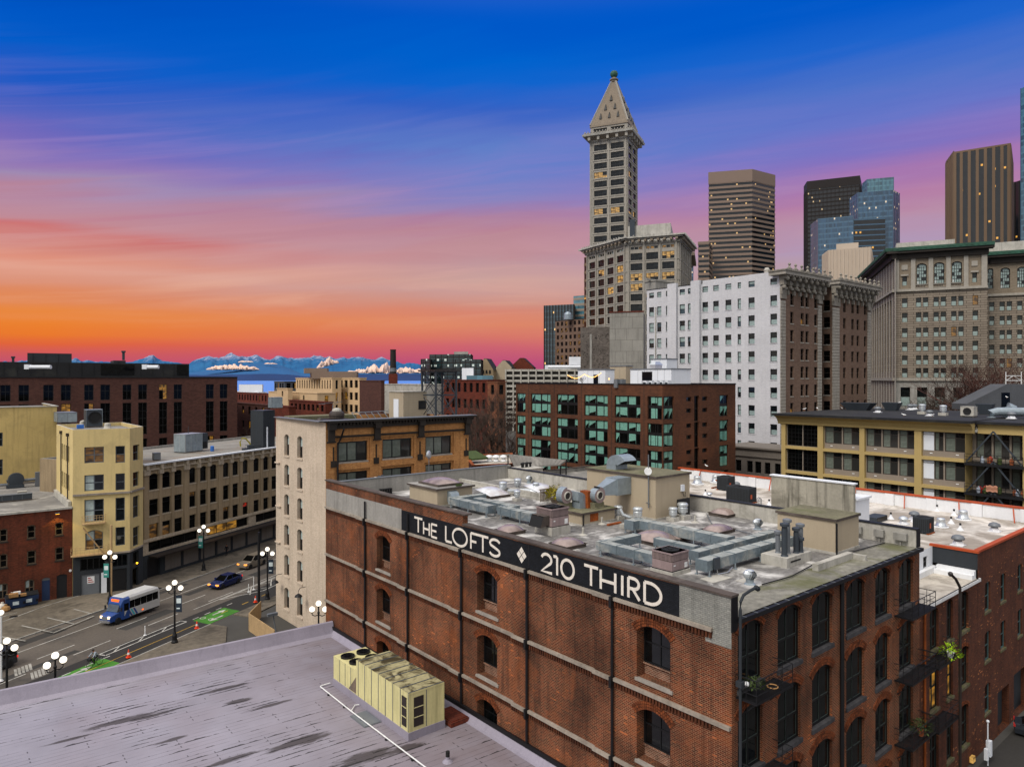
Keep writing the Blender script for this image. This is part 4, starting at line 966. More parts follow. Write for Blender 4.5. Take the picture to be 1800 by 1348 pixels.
def turbine(label,q,s=1.0):
 t=thing('turbine_vent',label,'vent',q,0,VENTG);mb=MB();mb.lathe((0,0,0),[(.3*s,0),(.2*s,.08*s),(.2*s,.25*s)],14);mb.build('base',[M('galvanised')],t);mb=MB();n=16
 for i in range(n):
  a=2*pi*i/n;rows=[]
  for k in range(7):
   f=k/6;rad=s*(.2+.16*sin(pi*f));z=.25*s+.45*s*f
   rows.append([(rad*cos(a+.5*f),rad*sin(a+.5*f),z),(rad*.82*cos(a+.5*f+.36),rad*.82*sin(a+.5*f+.36),z)])
  mb.grid(rows,0,closed=False)
 mb.lathe((0,0,.25*s),[(.16*s,0),(.24*s,.2*s),(.16*s,.45*s)],12,1)
 mb.lathe((0,0,.7*s),[(.22*s,0),(.1*s,.05*s),(.01,.06*s)],14);mb.build('fins',[M('galvanised_bright'),M('dark_bronze')],t);return t
LEGM={}
def duct(label,pts,top,wd=.62,ht=.5,m='duct_dusty',z=RZ,legs=True,seam=1.15,group='sheet metal ducts on the loft roof'):
 """a rectangular duct along plan points, top at height top"""
 t=thing('air_duct',label,'duct',(pts[0][0],pts[0][1],z),0,group);o=Vector((pts[0][0],pts[0][1]));mb=MB();P=[Vector(p)-o for p in pts];z1=top-z;z0=z1-ht
 lp=[]
 for i in range(len(P)-1):
  a,b=P[i],P[i+1];d=(b-a).normalized();n=Vector((-d.y,d.x));L=(b-a).length
  e0=wd/2 if i>0 else 0;e1=wd/2 if i<len(P)-2 else 0
  def q(u,v):r=a+d*u+n*v;return(r.x,r.y)
  mb.prism([q(-e0,-wd/2),q(L-(wd/2 if e1 else 0),-wd/2),q(L-(wd/2 if e1 else 0),wd/2),q(-e0,wd/2)],z0+.001*i,z1+.001*i,0,2)
  if i<len(P)-2:
   c=b;mb.prism([(c.x-wd/2+.002,c.y-wd/2+.002),(c.x+wd/2-.002,c.y-wd/2+.002),(c.x+wd/2-.002,c.y+wd/2-.002),(c.x-wd/2+.002,c.y+wd/2-.002)],z0+.003,z1+.004,0,2)
  k=max(1,int(L/seam))
  for j in range(k+1):
   u=L*j/k;mb.prism([q(u-.025,-wd/2-.03),q(u+.025,-wd/2-.03),q(u+.025,wd/2+.03),q(u-.025,wd/2+.03)],z0-.03,z1+.03+.0015*i,1)
   if j<k:
    for sg in(-1,1):
     v=sg*(wd/2+.004);p0,p1=a+d*(u+.06)+n*v,a+d*(u+L/k-.06)+n*v
     mb.bar((p0.x,p0.y,z0+.04),(p1.x,p1.y,z1-.04),.012,.012,0);mb.bar((p0.x,p0.y,z1-.04),(p1.x,p1.y,z0+.04),.012,.012,0)
  for j in range(0,k+1,2):
   for v in(-wd/2-.05,wd/2+.05):r=a+d*min(max(L*j/k,.15),L-.15)+n*v;lp.append((r.x,r.y))
 mb.build('duct_run',[M(m),M('duct_dusty'),M('duct_top')],t)
 if legs:
  key=round(z0,2)
  for p in lp:
   if key not in LEGM:
    lb=MB();lb.box(-.03,-.03,0,.03,.03,z0+.02);lb.box(-.09,-.09,0,.09,.09,.03);LEGM[key]=lb.build('leg',[M('galvanised')],t,Vector((p[0],p[1],0))).data
   else:link('leg',LEGM[key],t,Vector((p[0],p[1],0)))
 return t
def condenser(label,x,y,w,d,h,curb=.25,name='condenser_unit',group='pinkish condenser units on the loft roof'):
 t=thing(name,label,'condenser',(x,y,RZ),0,group)
 mb=MB();mb.box(-.08,-.08,0,w+.08,d+.08,curb);mb.build('curb',[M('concrete_light')],t)
 mb=MB();mb.box(0,0,curb,w,d,curb+h*.52,0);mb.box(.02,.02,curb+h*.52,w-.02,d-.02,curb+h,1);mb.box(-.03,-.03,curb+h*.92,w+.03,d+.03,curb+h,0)
 for i in range(int(w/.09)):mb.box(.05+i*.09,-.012,curb+h*.56,.09+i*.09,.02,curb+h*.9,0)
 for i in range(int(d/.09)):mb.box(-.012,.05+i*.09,curb+h*.56,.02,.09+i*.09,curb+h*.9,0)
 mb.box(-.02,-.02,curb,w+.02,d+.02,curb+.05,2);mb.box(w*.75,-.01,curb+h*.1,w*.93,-.002,curb+h*.38,3);mb.box(w*.1,-.01,curb+h*.3,w*.2,-.002,curb+h*.36,3)
 mb.build('cabinet',[M('pink_grey_metal'),M('coping_dark'),M('rubber'),M('white_paint')],t)
 mb=MB();r=min(w,d)*.36;mb.lathe((w/2,d/2,curb+h),[(r,0),(r,.05),(r*.88,.05),(r*.86,.012),(.02,.012)],22,0);mb.lathe((w/2,d/2,curb+h+.02),[(r*.25,0),(r*.22,.05),(.02,.06)],12,0)
 for k in range(5):a=k*2*pi/5;mb.bar((w/2,d/2,curb+h+.06),(w/2+r*.95*cos(a),d/2+r*.95*sin(a),curb+h+.06),.02,.02,0)
 mb.build('fan',[M('rubber')],t);return t
ha=hut('small beige roof hut carrying a domed skylight',32.6,48.6,36.2,52.9,18.45,'roof_grey',.18)
mb=MB();mb.box(.5,.6,1.55,3.1,3.7,1.72);mb.build('skylight_curb',[M('coping_dark')],ha)
mb=MB();N=10
mb.grid([[(.6+2.4*j/N,.7+2.9*i/N,1.725+.42*(1-(2*i/N-1)**2)**.7*(1-(2*j/N-1)**2)**.7)for j in range(N+1)]for i in range(N+1)],0,closed=False);mb.build('dome',[M('skylight_acrylic')],ha,smooth=True)
mb=MB();mb.prism([(0,0),(.9,0),(.9,.55),(0,.55)],0,.3,0);mb.v=[];mb.f=[];mb.m=[]
mb.grid([[(1.0,-.001,.35),(1.9,-.001,.35),(1.9,-.001,1.25),(1.0,-.001,1.25)],[(1.05,-.75,.45),(1.85,-.75,.45),(1.85,-.45,1.1),(1.05,-.45,1.1)]],0,True,False,True);mb.build('vent_hood',[M('galvanised')],ha)
leafy_=MB();rr=random.Random(3)
for i in range(60):x,y=1.9+rr.random()*.5,-.12+rr.random()*.15;leafy_.face([(x,y,1.55),(x+.08,y-.02,1.62),(x+.02,y,1.7+rr.random()*.08),(x-.06,y+.02,1.62)])
leafy_.build('weeds',[M('green_leaf_dark')],ha)
hb=hut('tall beige roof hut with a mossy top and a steel gooseneck hood',42.1,33.6,46.3,40.7,20.2,'roof_mossy',.12)
mb=MB()
rows=[]
for k in range(9):
 a=pi*k/8*.72;rows.append([(1.1,5.35+.7-.7*cos(a)*1+0,0)for _ in range(0)]or[(x,5.2-1.0*sin(a)*.95+.0,3.3+.25+0)for x in()]or[])
mb=MB();cy,cz,ro,ri=4.4,3.62,1.05,.1
rows=[]
for k in range(10):
 a=radians(180-150*k/9);rows.append([(.55,cy+ro*1.0*cos(a)*-1,cz+ro*sin(a)*.85),(1.95,cy+ro*cos(a)*-1,cz+ro*sin(a)*.85),(1.95,cy+ri*cos(a)*-1,cz+ri*sin(a)),(.55,cy+ri*cos(a)*-1,cz+ri*sin(a))])
mb.grid(rows,0,True,False,False)
mb.face([(.6,cy-ro*.86,cz+.45),(1.9,cy-ro*.86,cz+.45),(1.9,cy-.1,cz+.1),(.6,cy-.1,cz+.1)],1)
mb.box(.55,cy+.05,3.3,1.95,cy+1.05,3.63,0);mb.build('gooseneck_hood',[M('galvanised'),M('rubber')],hb)
mb=MB();mb.box(3.0,-.16,1.9,3.35,-.02,2.4,0);mb.tube([(3.2,-.08,1.9),(3.3,-.1,1.5),(3.5,-.1,1.45),(3.55,-.08,1.8)],.025,5,1);mb.build('meter_box',[M('white_panel'),M('rubber')],hb)
mb=MB();mb.tube([(-.16,.55,.9),(-.16,.55,4.9)],.045,6);mb.bar((-.05,.55,1.2),(-.16,.55,1.2),.05,.05);mb.tube([(-.3,.3,1.25),(-.0,.9,1.25)],.03,5);mb.build('antenna_mast',[M('grey_metal')],hb)
mb=MB();mb.lathe((0,0,0),[(.02,0),(.2,.03),(.3,.1)],16);o=mb.build('dish',[M('white_paint')],hb,Vector((-.2,.6,3.65)));o.rotation_euler=(radians(80),0,radians(-30))
hc=hut('beige roof hut with a dark flat top beside the cluster of steel flues',42.2,20.1,45.3,23.85,19.06,'roof_mossy',.1)
mb=MB();mb.tube([(.0,-.08,0.0),(.0,-.08,1.9)],.06,6);mb.build('downspout',[M('black_iron')],hc)
t=thing('blower_plinth','low beige plinth under the two rusty blowers','plinth',(36.4,35.7,RZ));mb=MB();mb.box(0,0,0,3.5,3.0,.82);mb.box(-.05,-.05,0,3.55,3.05,.12,1);mb.build('wall',[M('stucco_beige'),M('concrete_light')],t)
mb=MB();mb.box(-.15,-.15,.82,3.65,3.15,.97,0,1);mb.build('roof',[M('coping_dark'),M('roof_mossy')],t);mb=MB();mb.box(.85,-.02,.22,1.7,-.003,.78);mb.build('rusty_door',[M('rust')],t);mb=MB();mb.tube([(.06,-.12,.05),(.06,-.12,.85)],.05,6);mb.build('downspout',[M('black_iron')],t)
BZ=RZ+.975
def blower(label,x,y,flip):
 t=thing('blower',label,'blower',(x,y,BZ),0,'rusty blowers on the plinth');mb=MB();n=20;sc=[]
 for i in range(n+1):
  a=2*pi*i/n;r=.5+.14*i/n;sc.append((r*sin(a)*flip,.95+r*cos(a)))
 for yy in(0.0,.6):mb.face([(p[0],yy,p[1])for p in(sc if(yy==0)==(flip>0)else sc[::-1])],1)
 mb.grid([[(p[0],0,p[1])for p in sc],[(p[0],.6,p[1])for p in sc]],0,False);mb.build('casing',[M('galvanised'),M('pink_grey_metal')],t)
 mb=MB();mb.M=Matrix.Translation((0,-.01,.95))@Matrix.Rotation(radians(90),4,'X');mb.lathe((0,0,0),[(.34,-.02),(.34,.06),(.27,.08),(.25,.0)],20,0);mb.lathe((0,0,.015),[(.25,0),(.01,.001)],20,1);mb.build('inlet',[M('concrete_light'),M('dark_bronze')],t)
 mb=MB();mb.box(-.5,.02,0,.5,.58,.42);mb.box(-.55,-.1,0,.55,.02,.08);mb.build('base',[M('roof_mossy'),],t);return t
blower('left of the two rusty blowers on the plinth, nearest the yellow-leaved planter',36.7,37.5,1);blower('right of the two rusty blowers on the plinth, joined to the tapering duct',38.7,36.1,-1)
t=thing('air_duct','rounded galvanised elbow standing between two blowers','duct',(37.7,37.2,BZ),0,'sheet metal ducts on the loft roof');mb=MB();rows=[]
for k in range(9):
 a=radians(90*k/8);rows.append([(-.5+.95*sin(a),y,.45+.95*cos(a)*.85)for y in(-.35,.45)]+[(-.5+.15*sin(a),y,.45+.15*cos(a))for y in(.45,-.35)])
mb.grid(rows,0,True,True,True);mb.box(-.36,-.36,0,.46,.46,.47);mb.build('elbow',[M('galvanised')],t)
mb=MB();mb.box(-.25,-.3,0,.25,.5,1.25);tag(mb.build('rusty_casing',[M('rust')],None,Vector((38.2,36.9,BZ))),'rust orange casing wedged between the elbow and the right blower','casing')
t=thing('air_duct','tapering galvanised duct joining the right blower to the tall hut','duct',(39.3,36.2,BZ),0,'sheet metal ducts on the loft roof');mb=MB()
mb.grid([[(-.3,.0,.9),(-.3,.6,.9),(-.3,.6,1.45),(-.3,.0,1.45)],[(1.2,-.2,.8),(1.2,.9,.8),(1.2,.9,2.0),(1.2,-.2,2.0)]],0,True,True,True);mb.box(1.201,-.25,.75,2.78,.95,2.05);mb.build('duct_run',[M('galvanised')],t)
duct('galvanised duct passing the small hut in front of the stepped parapet',[(36.6,47.6),(33.6,47.6),(33.6,42.6)],17.75,.75,.55)
duct('galvanised duct running from the white dome skylight to the planter-side condenser',[(34.9,46.2),(34.9,41.6),(34.0,41.6),(34.0,36.9)],17.78,.75,.58)
duct('L shaped galvanised duct feeding the front condenser from the far end',[(34.6,29.1),(31.5,29.1),(31.5,25.1)],17.72,.62,.5)
duct('long galvanised duct from the front condenser to the dark hut corner',[(32.2,22.6),(41.3,22.6)],17.75,.7,.55)
duct('galvanised duct with the bent tail ending at the beige hut',[(33.6,24.1),(42.1,24.1)],17.72,.6,.48)
duct('galvanised duct crossing behind the big dome skylights',[(37.1,31.9),(38.1,31.9),(38.1,24.6)],17.8,.75,.58)
duct('short galvanised duct turning round the dome skylights toward the long run',[(35.2,28.0),(35.2,25.0)],17.6,.55,.45)
condenser('front pinkish condenser unit close to the lettered parapet',30.9,23.55,1.45,1.35,1.0,.2)
condenser('pinkish condenser unit on a pale curb beside the blower plinth',32.6,34.8,1.6,1.55,1.25,.55)
t=thing('intake_hood','dark slanted intake hood stuck on the condenser beside the plinth','hood',(32.55,35.0,RZ+.6));mb=MB();mb.grid([[(0,0,.1),(0,1.2,.1),(0,1.2,.75),(0,0,.75)],[(-.8,0,.0),(-.8,1.2,.0),(-.5,1.2,.75),(-.5,0,.75)]],0,True,False,False);mb.face([(-.78,.03,.0),(-.78,1.17,.0),(-.5,1.17,.7),(-.5,.03,.7)],1);mb.build('hood_sheet',[M('coping_dark'),M('rubber')],t)
t=thing('junction_box','blue grey electrical box on legs beside the front condenser','electrical box',(32.75,22.2,RZ));mb=MB();mb.box(0,0,.15,.06,.06,.9);mb.box(.3,0,.15,.36,.06,.9);mb.box(-.05,-.12,.35,.42,-.001,.95,1);mb.tube([(.2,-.05,.35),(.25,-.08,.05),(1.0,-.2,.05),(1.6,-.1,.2)],.03,6,2);mb.build('cabinet',[M('black_iron'),M('steel_dark'),M('chrome')],t)
def sk_at(label,px,py,w,d,**k):q=at(px,py,RZ);skylight(label,q.x,q.y,w,d,**k)
sk_at('low pink skylight next to the diamond mark of the sign',897,936,1.5,1.5)
sk_at('low pink skylight behind the number 210 of the sign',998,960,1.7,1.6)
sk_at('flat pink skylight by the pale side parapet',1275,905,2.0,1.7)
sk_at('tilted white skylight between the small hut and the round vents',866,872,2.3,2.3,m='skylight_clear',tilt=.4)
sk_at('white skylight corner close by the blowers',950,865,2.4,2.0,m='skylight_clear',tilt=.4)
sk_at('large dome skylight inside the ring of ducts, beside the front condenser',1150,951,2.3,2.3,h=.5)
sk_at('large dome skylight inside the ring of ducts, furthest from the front condenser',1185,944,2.1,2.4,h=.45)
sk_at('flat pale skylight beyond the far duct',1262,935,2.0,1.4)
for i,(px,py,s,lb)in enumerate([(884,868,1.0,'tall round steel exhaust fan, first by the white skylight'),(910,862,1.0,'round steel exhaust fan with a hose, second from the white skylight'),(909,880,.8,'short round steel exhaust fan on the square curb'),(942,866,.85,'lone round steel exhaust fan near the planter'),(1087,912,.9,'steel exhaust fan at the foot of the tall hut front'),(1121,918,1.0,'squat steel exhaust fan standing by the far duct elbow'),(1183,915,.9,'steel exhaust fan lying between duct and tall hut'),(1200,912,1.1,'largest steel exhaust fan in front of the dark box')]):
 fanvent(lb,at(px,py,RZ),s)
mb=MB();q=at(1203,906,RZ);mb.box(-.7,0,0,.7,.7,1.3);mb.box(-.6,-.03,.2,.6,-.005,1.2);tag(mb.build('dark_cabinet',[M('black_plastic')],None,q),'black cabinet behind the largest round vent beside the tall hut','cabinet')
t=thing('flex_pipe','shiny bent pipe joining the round vents near the planter','pipe',at(893,872,RZ));mb=MB();mb.tube([(0,0,.5),(.8,-.2,.45),(1.5,.1,.4),(2.2,-.6,.35),(2.4,-1.0,.15)],.14,8);mb.build('pipe_run',[M('galvanised_bright')],t)
t=thing('flex_pipe','shiny bent pipe at the foot of the tall hut','pipe',at(1090,916,RZ));mb=MB();mb.tube([(0,0,.9),(.1,-.2,.5),(.5,-.5,.3),(1.1,-.8,.15)],.13,8);mb.build('pipe_run',[M('galvanised_bright')],t)
for px,py,lb in((930,849,'cup topped vent pipe beside the planter'),(1318,1026,'white turbine vent near the gutter'),(1332,930,'grey turbine vent in front of the side parapet')):
 turbine(lb,at(px,py,RZ),1.0)
t=thing('flue_cluster','cluster of tall steel flues with caps on a pale curb','flues',(37.4,20.5,RZ));mb=MB();mb.box(-.3,-.1,0,2.5,1.5,.55);mb.build('curb',[M('concrete_light')],t)
for i,(x,y,h,r)in enumerate(((.15,.3,1.9,.17),(.9,.55,2.0,.17),(1.35,.25,1.5,.15),(2.1,.4,1.6,.17),(1.7,.15,.9,.13),(.6,.95,1.3,.14))):
 mb=MB();mb.lathe((x,y,.55),[(r*1.3,0),(r,.08),(r,h-.35),(r*.9,h-.34),(r*.9,h-.22),(r*1.5,h-.2),(r*1.5,h-.05),(r*.6,h)],14);mb.build('flue',[M('grey_metal' if i%2 else 'steel_dark')],t)
mb=MB();mb.box(.1,-.12,.25,1.2,-.101,.34);mb.build('cable_strip',[M('rubber')],t)
t=thing('flue_cluster','row of short pale and grey pipes near the stepped end of the parapet','flues',at(660,857,RZ));mb=MB()
for i,(x,h,m)in enumerate(((0,1.0,'cream_letter'),(.4,1.1,'steel_dark'),(.75,1.15,'steel_dark'),(1.1,1.0,'steel_dark'),(1.4,.8,'galvanised'))):
 mb=MB();mb.lathe((x*.9,-x*.25,0),[(.2,0),(.17,.05),(.17,h),(.1,h+.05)],12);mb.build('flue',[M(m)],t)
mb=MB();q=at(678,868,RZ);mb.box(-.6,-.15,0,.6,.15,.12);mb.box(-.6,-.15,.42,.6,.15,.5)
for k in range(5):mb.box(-.55+k*.26,-.1,.12,-.42+k*.26,.1,.42)
tag(mb.build('louvred_box',[M('black_iron')],None,q),'small black louvred box by the row of short pipes','box')
t=thing('flue_cluster','square pale curb with a row of small dark vents on the far roof','flues',at(925,832,RZ));mb=MB();mb.box(-1.4,-1.2,0,1.4,1.2,.6,0);mb.box(-1.5,-1.3,.6,1.5,1.3,.7,0);mb.build('curb',[M('concrete_light')],t)
for i in range(5):mb=MB();mb.lathe((-.6+.3*i,.2*(i%2),.7),[(.12,0),(.12,.35),(.2,.37),(.2,.5),(.05,.55)],10);mb.build('flue',[M('rubber')],t)
t=thing('satellite_dish','round pale dish on a thin pole at the far parapet','antenna',at(754,838,RZ));mb=MB();mb.tube([(0,0,0),(0,0,2.3)],.04,6);mb.build('pole',[M('grey_metal')],t);mb=MB();mb.lathe((0,0,0),[(.05,.1),(.3,.06),(.46,-.04),(.44,-.02)],18);o=mb.build('dish',[M('galvanised_bright')],t,Vector((0,-.05,2.4)));o.rotation_euler=(radians(85),0,radians(20))
for i,(px,py,lb)in enumerate(((1025,940,'thin pale pipe stub in the middle of the loft roof'),(1058,921,'thin pale pipe stub beside the rusty door'),(1222,918,'thin pipe stub behind the dark cabinet'))):
 q=at(px,py,RZ);t=thing('vent_pipe',lb,'vent',q,0,'pipe stubs on the loft roof');mb=MB();mb.lathe((0,0,0),[(.3,0),(.12,.1),(.08,.12),(.08,.5)],10);mb.build('pipe_sleeve',[M('concrete_light')],t)
mb=MB();q=at(1078,922,RZ);mb.box(-.6,-.1,0,.8,.1,.12);tag(mb.build('rusty_beam',[M('rust')],None,q),'short rusty beam on the roof by the blower plinth','beam')
mb=MB();q=at(1120,926,RZ);mb.box(-1.2,-.5,0,1.0,.6,.3);tag(mb.build('pale_curb',[M('concrete_light')],None,q),'low pale curb under the squat vent','curb')
for i,y in enumerate((18.6,19.9,21.3,22.8)):
 t=thing('floodlight','grey floodlight on the pale parapet, %s from the front corner'%('nearest','second','third','farthest')[i],'floodlight',(48.0,y,RZ+.3),0,'floodlights on the pale parapet');mb=MB();mb.box(-.35,-.3-.1*(i==0),.05,-.1,.3+.1*(i==0),.5);mb.bar((-.1,0,.1),(.0,0,.3),.08,.08);mb.bar((-.2,0,-.3),(-.2,0,.1),.06,.06);mb.build('lamp_body',[M('concrete')],t)
t=thing('deck_railing','weathered wooden slat railing beside the tall hut','railing',(41.6,40.8,RZ));mb=MB()
for k in range(26):mb.box(-.04,.14*k,.15,.0,.14*k+.08,1.15)
mb.box(-.07,-.05,1.151,.05,3.7,1.22);mb.box(-.06,-.05,.2,-.041,3.7,.3)
for k in range(8):mb.box(-1.3+.16*k,3.62,.15,-1.22+.16*k,3.67,1.15)
mb.box(-1.4,3.6,1.151,.0,3.72,1.22);mb.build('slats',[M('wood_weathered')],t)
leafy('planter_shrub','yellow leaved shrub in a planter by the slat railing',(40.9,43.2,RZ+.2),.7,1.3,'yellow_leaf','wood_weathered',420,0,'plant',.45)
WG=NZ+.005
def on_w(px,py):return at(px,py,WG)
def heatpump(label,q,s=1.0):
 t=thing('heat_pump',label,'condenser',q,0,'black condensers on the white roof');mb=MB();mb.box(-.5*s,-.5*s,.1,.5*s,.5*s,1.1*s,0)
 for i in range(8):mb.box(-.51*s,-.45*s+i*.12*s,.2,-.5*s,-.41*s+i*.12*s,1.0*s,1);mb.box(-.45*s+i*.12*s,-.51*s,.2,-.41*s+i*.12*s,-.5*s,1.0*s,1)
 mb.build('cabinet',[M('charcoal_paint'),M('rubber')],t);mb=MB();mb.lathe((0,0,1.1*s),[(.4*s,0),(.4*s,.05),(.1,.06)],16);mb.build('fan',[M('rubber')],t);mb=MB();mb.box(-.55*s,-.55*s,0,.55*s,-.4*s,.1);mb.box(-.55*s,.4*s,0,.55*s,.55*s,.1);mb.build('skid',[M('rust')],t);mb=MB();mb.box(-.3*s,-.525*s,.5,-.1*s,-.512*s,.95);mb.build('notice',[M('orange_metal')],t);return t
heatpump('lone black condenser nearest the far orange parapet',on_w(1276,861),1.5);heatpump('left of the two paired black condensers',on_w(1294,880),1.5);heatpump('right of the two paired black condensers',on_w(1312,883),1.5);heatpump('black condenser behind the end of the pale parapet',on_w(1623,936),1.25)
spun('spun silver vent furthest along the white roof',on_w(1226,851),1.3);spun('spun silver vent with a rusty arm beside it',on_w(1258,848),1.2);spun('spun silver vent beside the black condenser',on_w(1654,926),1.0);spun('spun silver vent nearest the orange braces',on_w(1693,913),1.1)
mush('dark mushroom vent behind the lone black condenser',on_w(1607,913),1.1);mush('dark mushroom vent near the far orange braces',on_w(1748,934),1.1);mush('dark mushroom vent nearest the black band wall',on_w(1684,958),1.15);mush('dark mushroom vent above the paired condensers',on_w(1295,857),1.0);mush('low pale mushroom vent behind the pale parapet',on_w(1588,921),1.0,m='galvanised_bright');mush('low pale mushroom vent near the paired condensers',on_w(1247,874),.8,m='galvanised_bright')
for i,(px,py)in enumerate(((1566,912),(1606,917),(1647,898),(1672,920),(1688,932),(1677,906),(1240,870),(1352,888),(1262,845))):
 lb=('beside the dark skylight','below the dark mushroom vent','by the first orange brace','between two silver vents','in the middle of the stained white roof','beside the highest silver vent','near the far low vent','next to the concrete wall','next to the rusty arm')[i]
 t=thing('vent_pipe','small white cone vent '+lb,'vent',on_w(px,py),0,'small white cone vents');mb=MB();mb.lathe((0,0,0),[(.3,0),(.1,.3),(.08,.45)],10,0);mb.lathe((0,0,.45),[(.09,0),(.09,.18)],8,1);mb.build('pipe_sleeve',[M('membrane_white'),M('rubber')],t)
q=on_w(1540,915);mb=MB();mb.box(-1.3,-.6,0,1.0,.6,.5);mb.grid([[(1.0,-.6,0),(1.0,.6,0),(1.0,.6,.5),(1.0,-.6,.5)],[(1.6,-.1,.1),(1.6,.1,.1),(1.6,.1,.4),(1.6,-.1,.4)]],0,True,False,True);mb.box(-1.2,-.62,.1,.9,-.605,.45,1);tag(mb.build('roof_lantern',[M('steel_dark'),M('glass_dark')],None,q),'low dark pointed roof lantern behind the stair wall','roof lantern')
t=thing('stair_penthouse','stained concrete stair penthouse with a white metal cap on the white roof','roof hut',(55.0,24.8,WG));mb=MB();mb.box(0,0,0,.35,6.85,5.1);mb.build('front_wall',[M('concrete_stained')],t);mb=MB();mb.prism([(.36,.1),(3.0,.1),(3.0,6.7),(.36,6.7)],0,3.8);mb.build('wall',[M('white_panel')],t);mb=MB();mb.box(-.1,-.1,5.1,.5,6.95,5.2);mb.box(.51,-.05,3.8,3.1,6.8,3.95);mb.build('cap',[M('white_panel')],t)
mb=MB();mb.tube([(0,0,0),(0,0,.6),(.3,0,.75),(.6,0,.6),(.6,0,0)],.04,6);mb.tube([(.25,.3,0),(.25,.3,.6),(.55,.3,.75),(.85,.3,.6),(.85,.3,0)],.04,6);tag(mb.build('hoop_pipes',[M('grey_metal')],None,on_w(1333,888)),'pair of bent grey hoop pipes beside the concrete wall','pipes')
mb=MB();mb.box(-1.2,0,0,.2,.14,.14);mb.box(0,0,.14,.14,.14,.9);mb.box(-.2,0,.8,.4,.3,.95);tag(mb.build('rusty_bracket',[M('rust')],None,on_w(1262,857)),'rusty bracket standing between silver vents','bracket')
for i,(pts,lb)in enumerate((([(33,19.5),(35.5,19.3),(40,19.9),(47.4,19.4)],'thin dark cable along the mossy front of the loft roof'),([(29,27),(29.5,33),(30.5,39),(30,45)],'thin dark cable behind the lettered parapet'),([(39,26),(41,29),(41.6,33.2)],'thin pale conduit running to the tall hut'),([(43,25),(44,30),(47,32.5)],'thin conduit in front of the pale parapet'))):
 t=thing('roof_cable',lb,'cable',(pts[0][0],pts[0][1],RZ));mb=MB();mb.tube([(p[0]-pts[0][0],p[1]-pts[0][1],.08)for p in pts],.035,5);mb.build('cable_run',[M('rubber' if i<2 else 'grey_metal')],t)
rr=random.Random(21)
for i in range(14):
 x,y=rr.uniform(29,47),rr.uniform(20.5,56);mb=MB();w_=rr.uniform(.3,.9);mb.prism([(-w_,-w_*.5),(w_,-w_*.6),(w_*.8,w_*.5),(-w_*.9,w_*.6)],0,.012);tag(mb.build('roof_patch',[M(['concrete_light','asphalt_dark','roof_grey'][i%3])],None,Vector((x,y,RZ))),'repair patch lying flat on the loft roof','patch','repair patches on the loft roof')
# ---- buildings along the diagonal street and round the loft
def gbox(pxL,pxC,pxR,d):
 """grid-aligned block from the bearings of its left end, near corner and right end; d = distance of the near corner"""
 C=dp(pxC,d);r=ray(pxL);yl=C.x*r.y/r.x;r=ray(pxR);xr=C.y*r.x/r.y
 return C.x,C.y,xr,yl
def gpoly(x0,y0,x1,y1):return[(x0,y1),(x0,y0),(x1,y0),(x1,y1)]
def cols_px(p0,p1,spans):return[(u_at(p0,p1,a),u_at(p0,p1,b))for a,b in spans]
def rbox(label,name,cat,px,d,z,w,l,h,m,rz=0.0,top=None,group=None,cap=None):
 """a plain roof unit: cabinet with a lid, side panels and feet"""
 q=dp(px,d,z);t=thing(name,label,cat,q,rz,group);mb=MB();mb.box(-w/2,-l/2,.12,w/2,l/2,h-.06,0);mb.box(-w/2-.04,-l/2-.04,h-.06,w/2+.04,l/2+.04,h,1)
 for i in range(max(1,int(w/1.1))+1):x=-w/2+w*i/max(1,int(w/1.1));mb.box(x-.02,-l/2-.02,.14,x+.02,-l/2-.002,h-.08,1)
 for i in range(max(1,int(l/1.1))+1):y=-l/2+l*i/max(1,int(l/1.1));mb.box(-w/2-.02,y-.02,.14,-w/2-.002,y+.02,h-.08,1)
 mb.build('cabinet',[M(m),M(top or m)],t)
 mb=MB();mb.box(-w/2,-l/2,0,w/2,-l/2+.2,.119);mb.box(-w/2,l/2-.2,0,w/2,l/2,.119);mb.build('skid',[M('coping_dark')],t);return t
Y0,Y1,Y2,Y3=(14.55,103.6),(20.7,102.2),(22.85,104.9),(14.5,117.3)
yb_=Bld('corner_building','yellow plastered corner building with a dark grey ground floor','building',Y0)
yw=yb_.part('wall',['plaster_yellow','charcoal_paint','stone_belt'])
cl=cols_px(Y0,Y1,[(148.3,182.5),(203,219.5)])
zz=lambda py,px=165:z_on(Y0,Y1,px,py)
rowsY=[(zz(813.5),zz(785.5)),(zz(862.5),zz(834.5)),(zz(917),zz(877.5))]
hs=[]
for i,r in enumerate(rowsY):
 hs.append(hole(cl[0][0],cl[0][1],r[0],r[1],'yellow2',mode='lit0' if i==0 else 'g%d'%i));hs.append(hole(cl[1][0],cl[1][1],r[0]-.15,r[1],'yellow',mode='lit1' if i==0 else 'g1'))
zg=zz(975)
hs.append(hole(cl[0][0]+.1,cl[0][1]-.1,zz(966),zz(931.5),'yellow2',.35,mode='lit2'));hs.append(hole(cl[1][0],cl[1][1],zz(963),zz(930),'yellow',mode='g0'))
yb_.facade(yw,Y0,Y1,zg,21.1,hs,.22)
cl2=cols_px(Y1,Y2,[(233.8,245)])
hs=[hole(cl2[0][0],cl2[0][1],z_on(Y1,Y2,240,a),z_on(Y1,Y2,240,b),'yellow')for a,b in((809,781.5),(854.5,829),(909,871),(959,925))]
yb_.facade(yw,Y1,Y2,zg,21.1,hs,.22)
hs=[hole(c[0],c[1],z0,z1,'slit')for c in cols_px(Y3,Y0,[(108.6,110.6),(111.8,113.8),(115.2,117.4),(119.6,122)])for z0,z1 in((z_on(Y3,Y0,115,810),z_on(Y3,Y0,115,782)),(z_on(Y3,Y0,115,859),z_on(Y3,Y0,115,831)))]
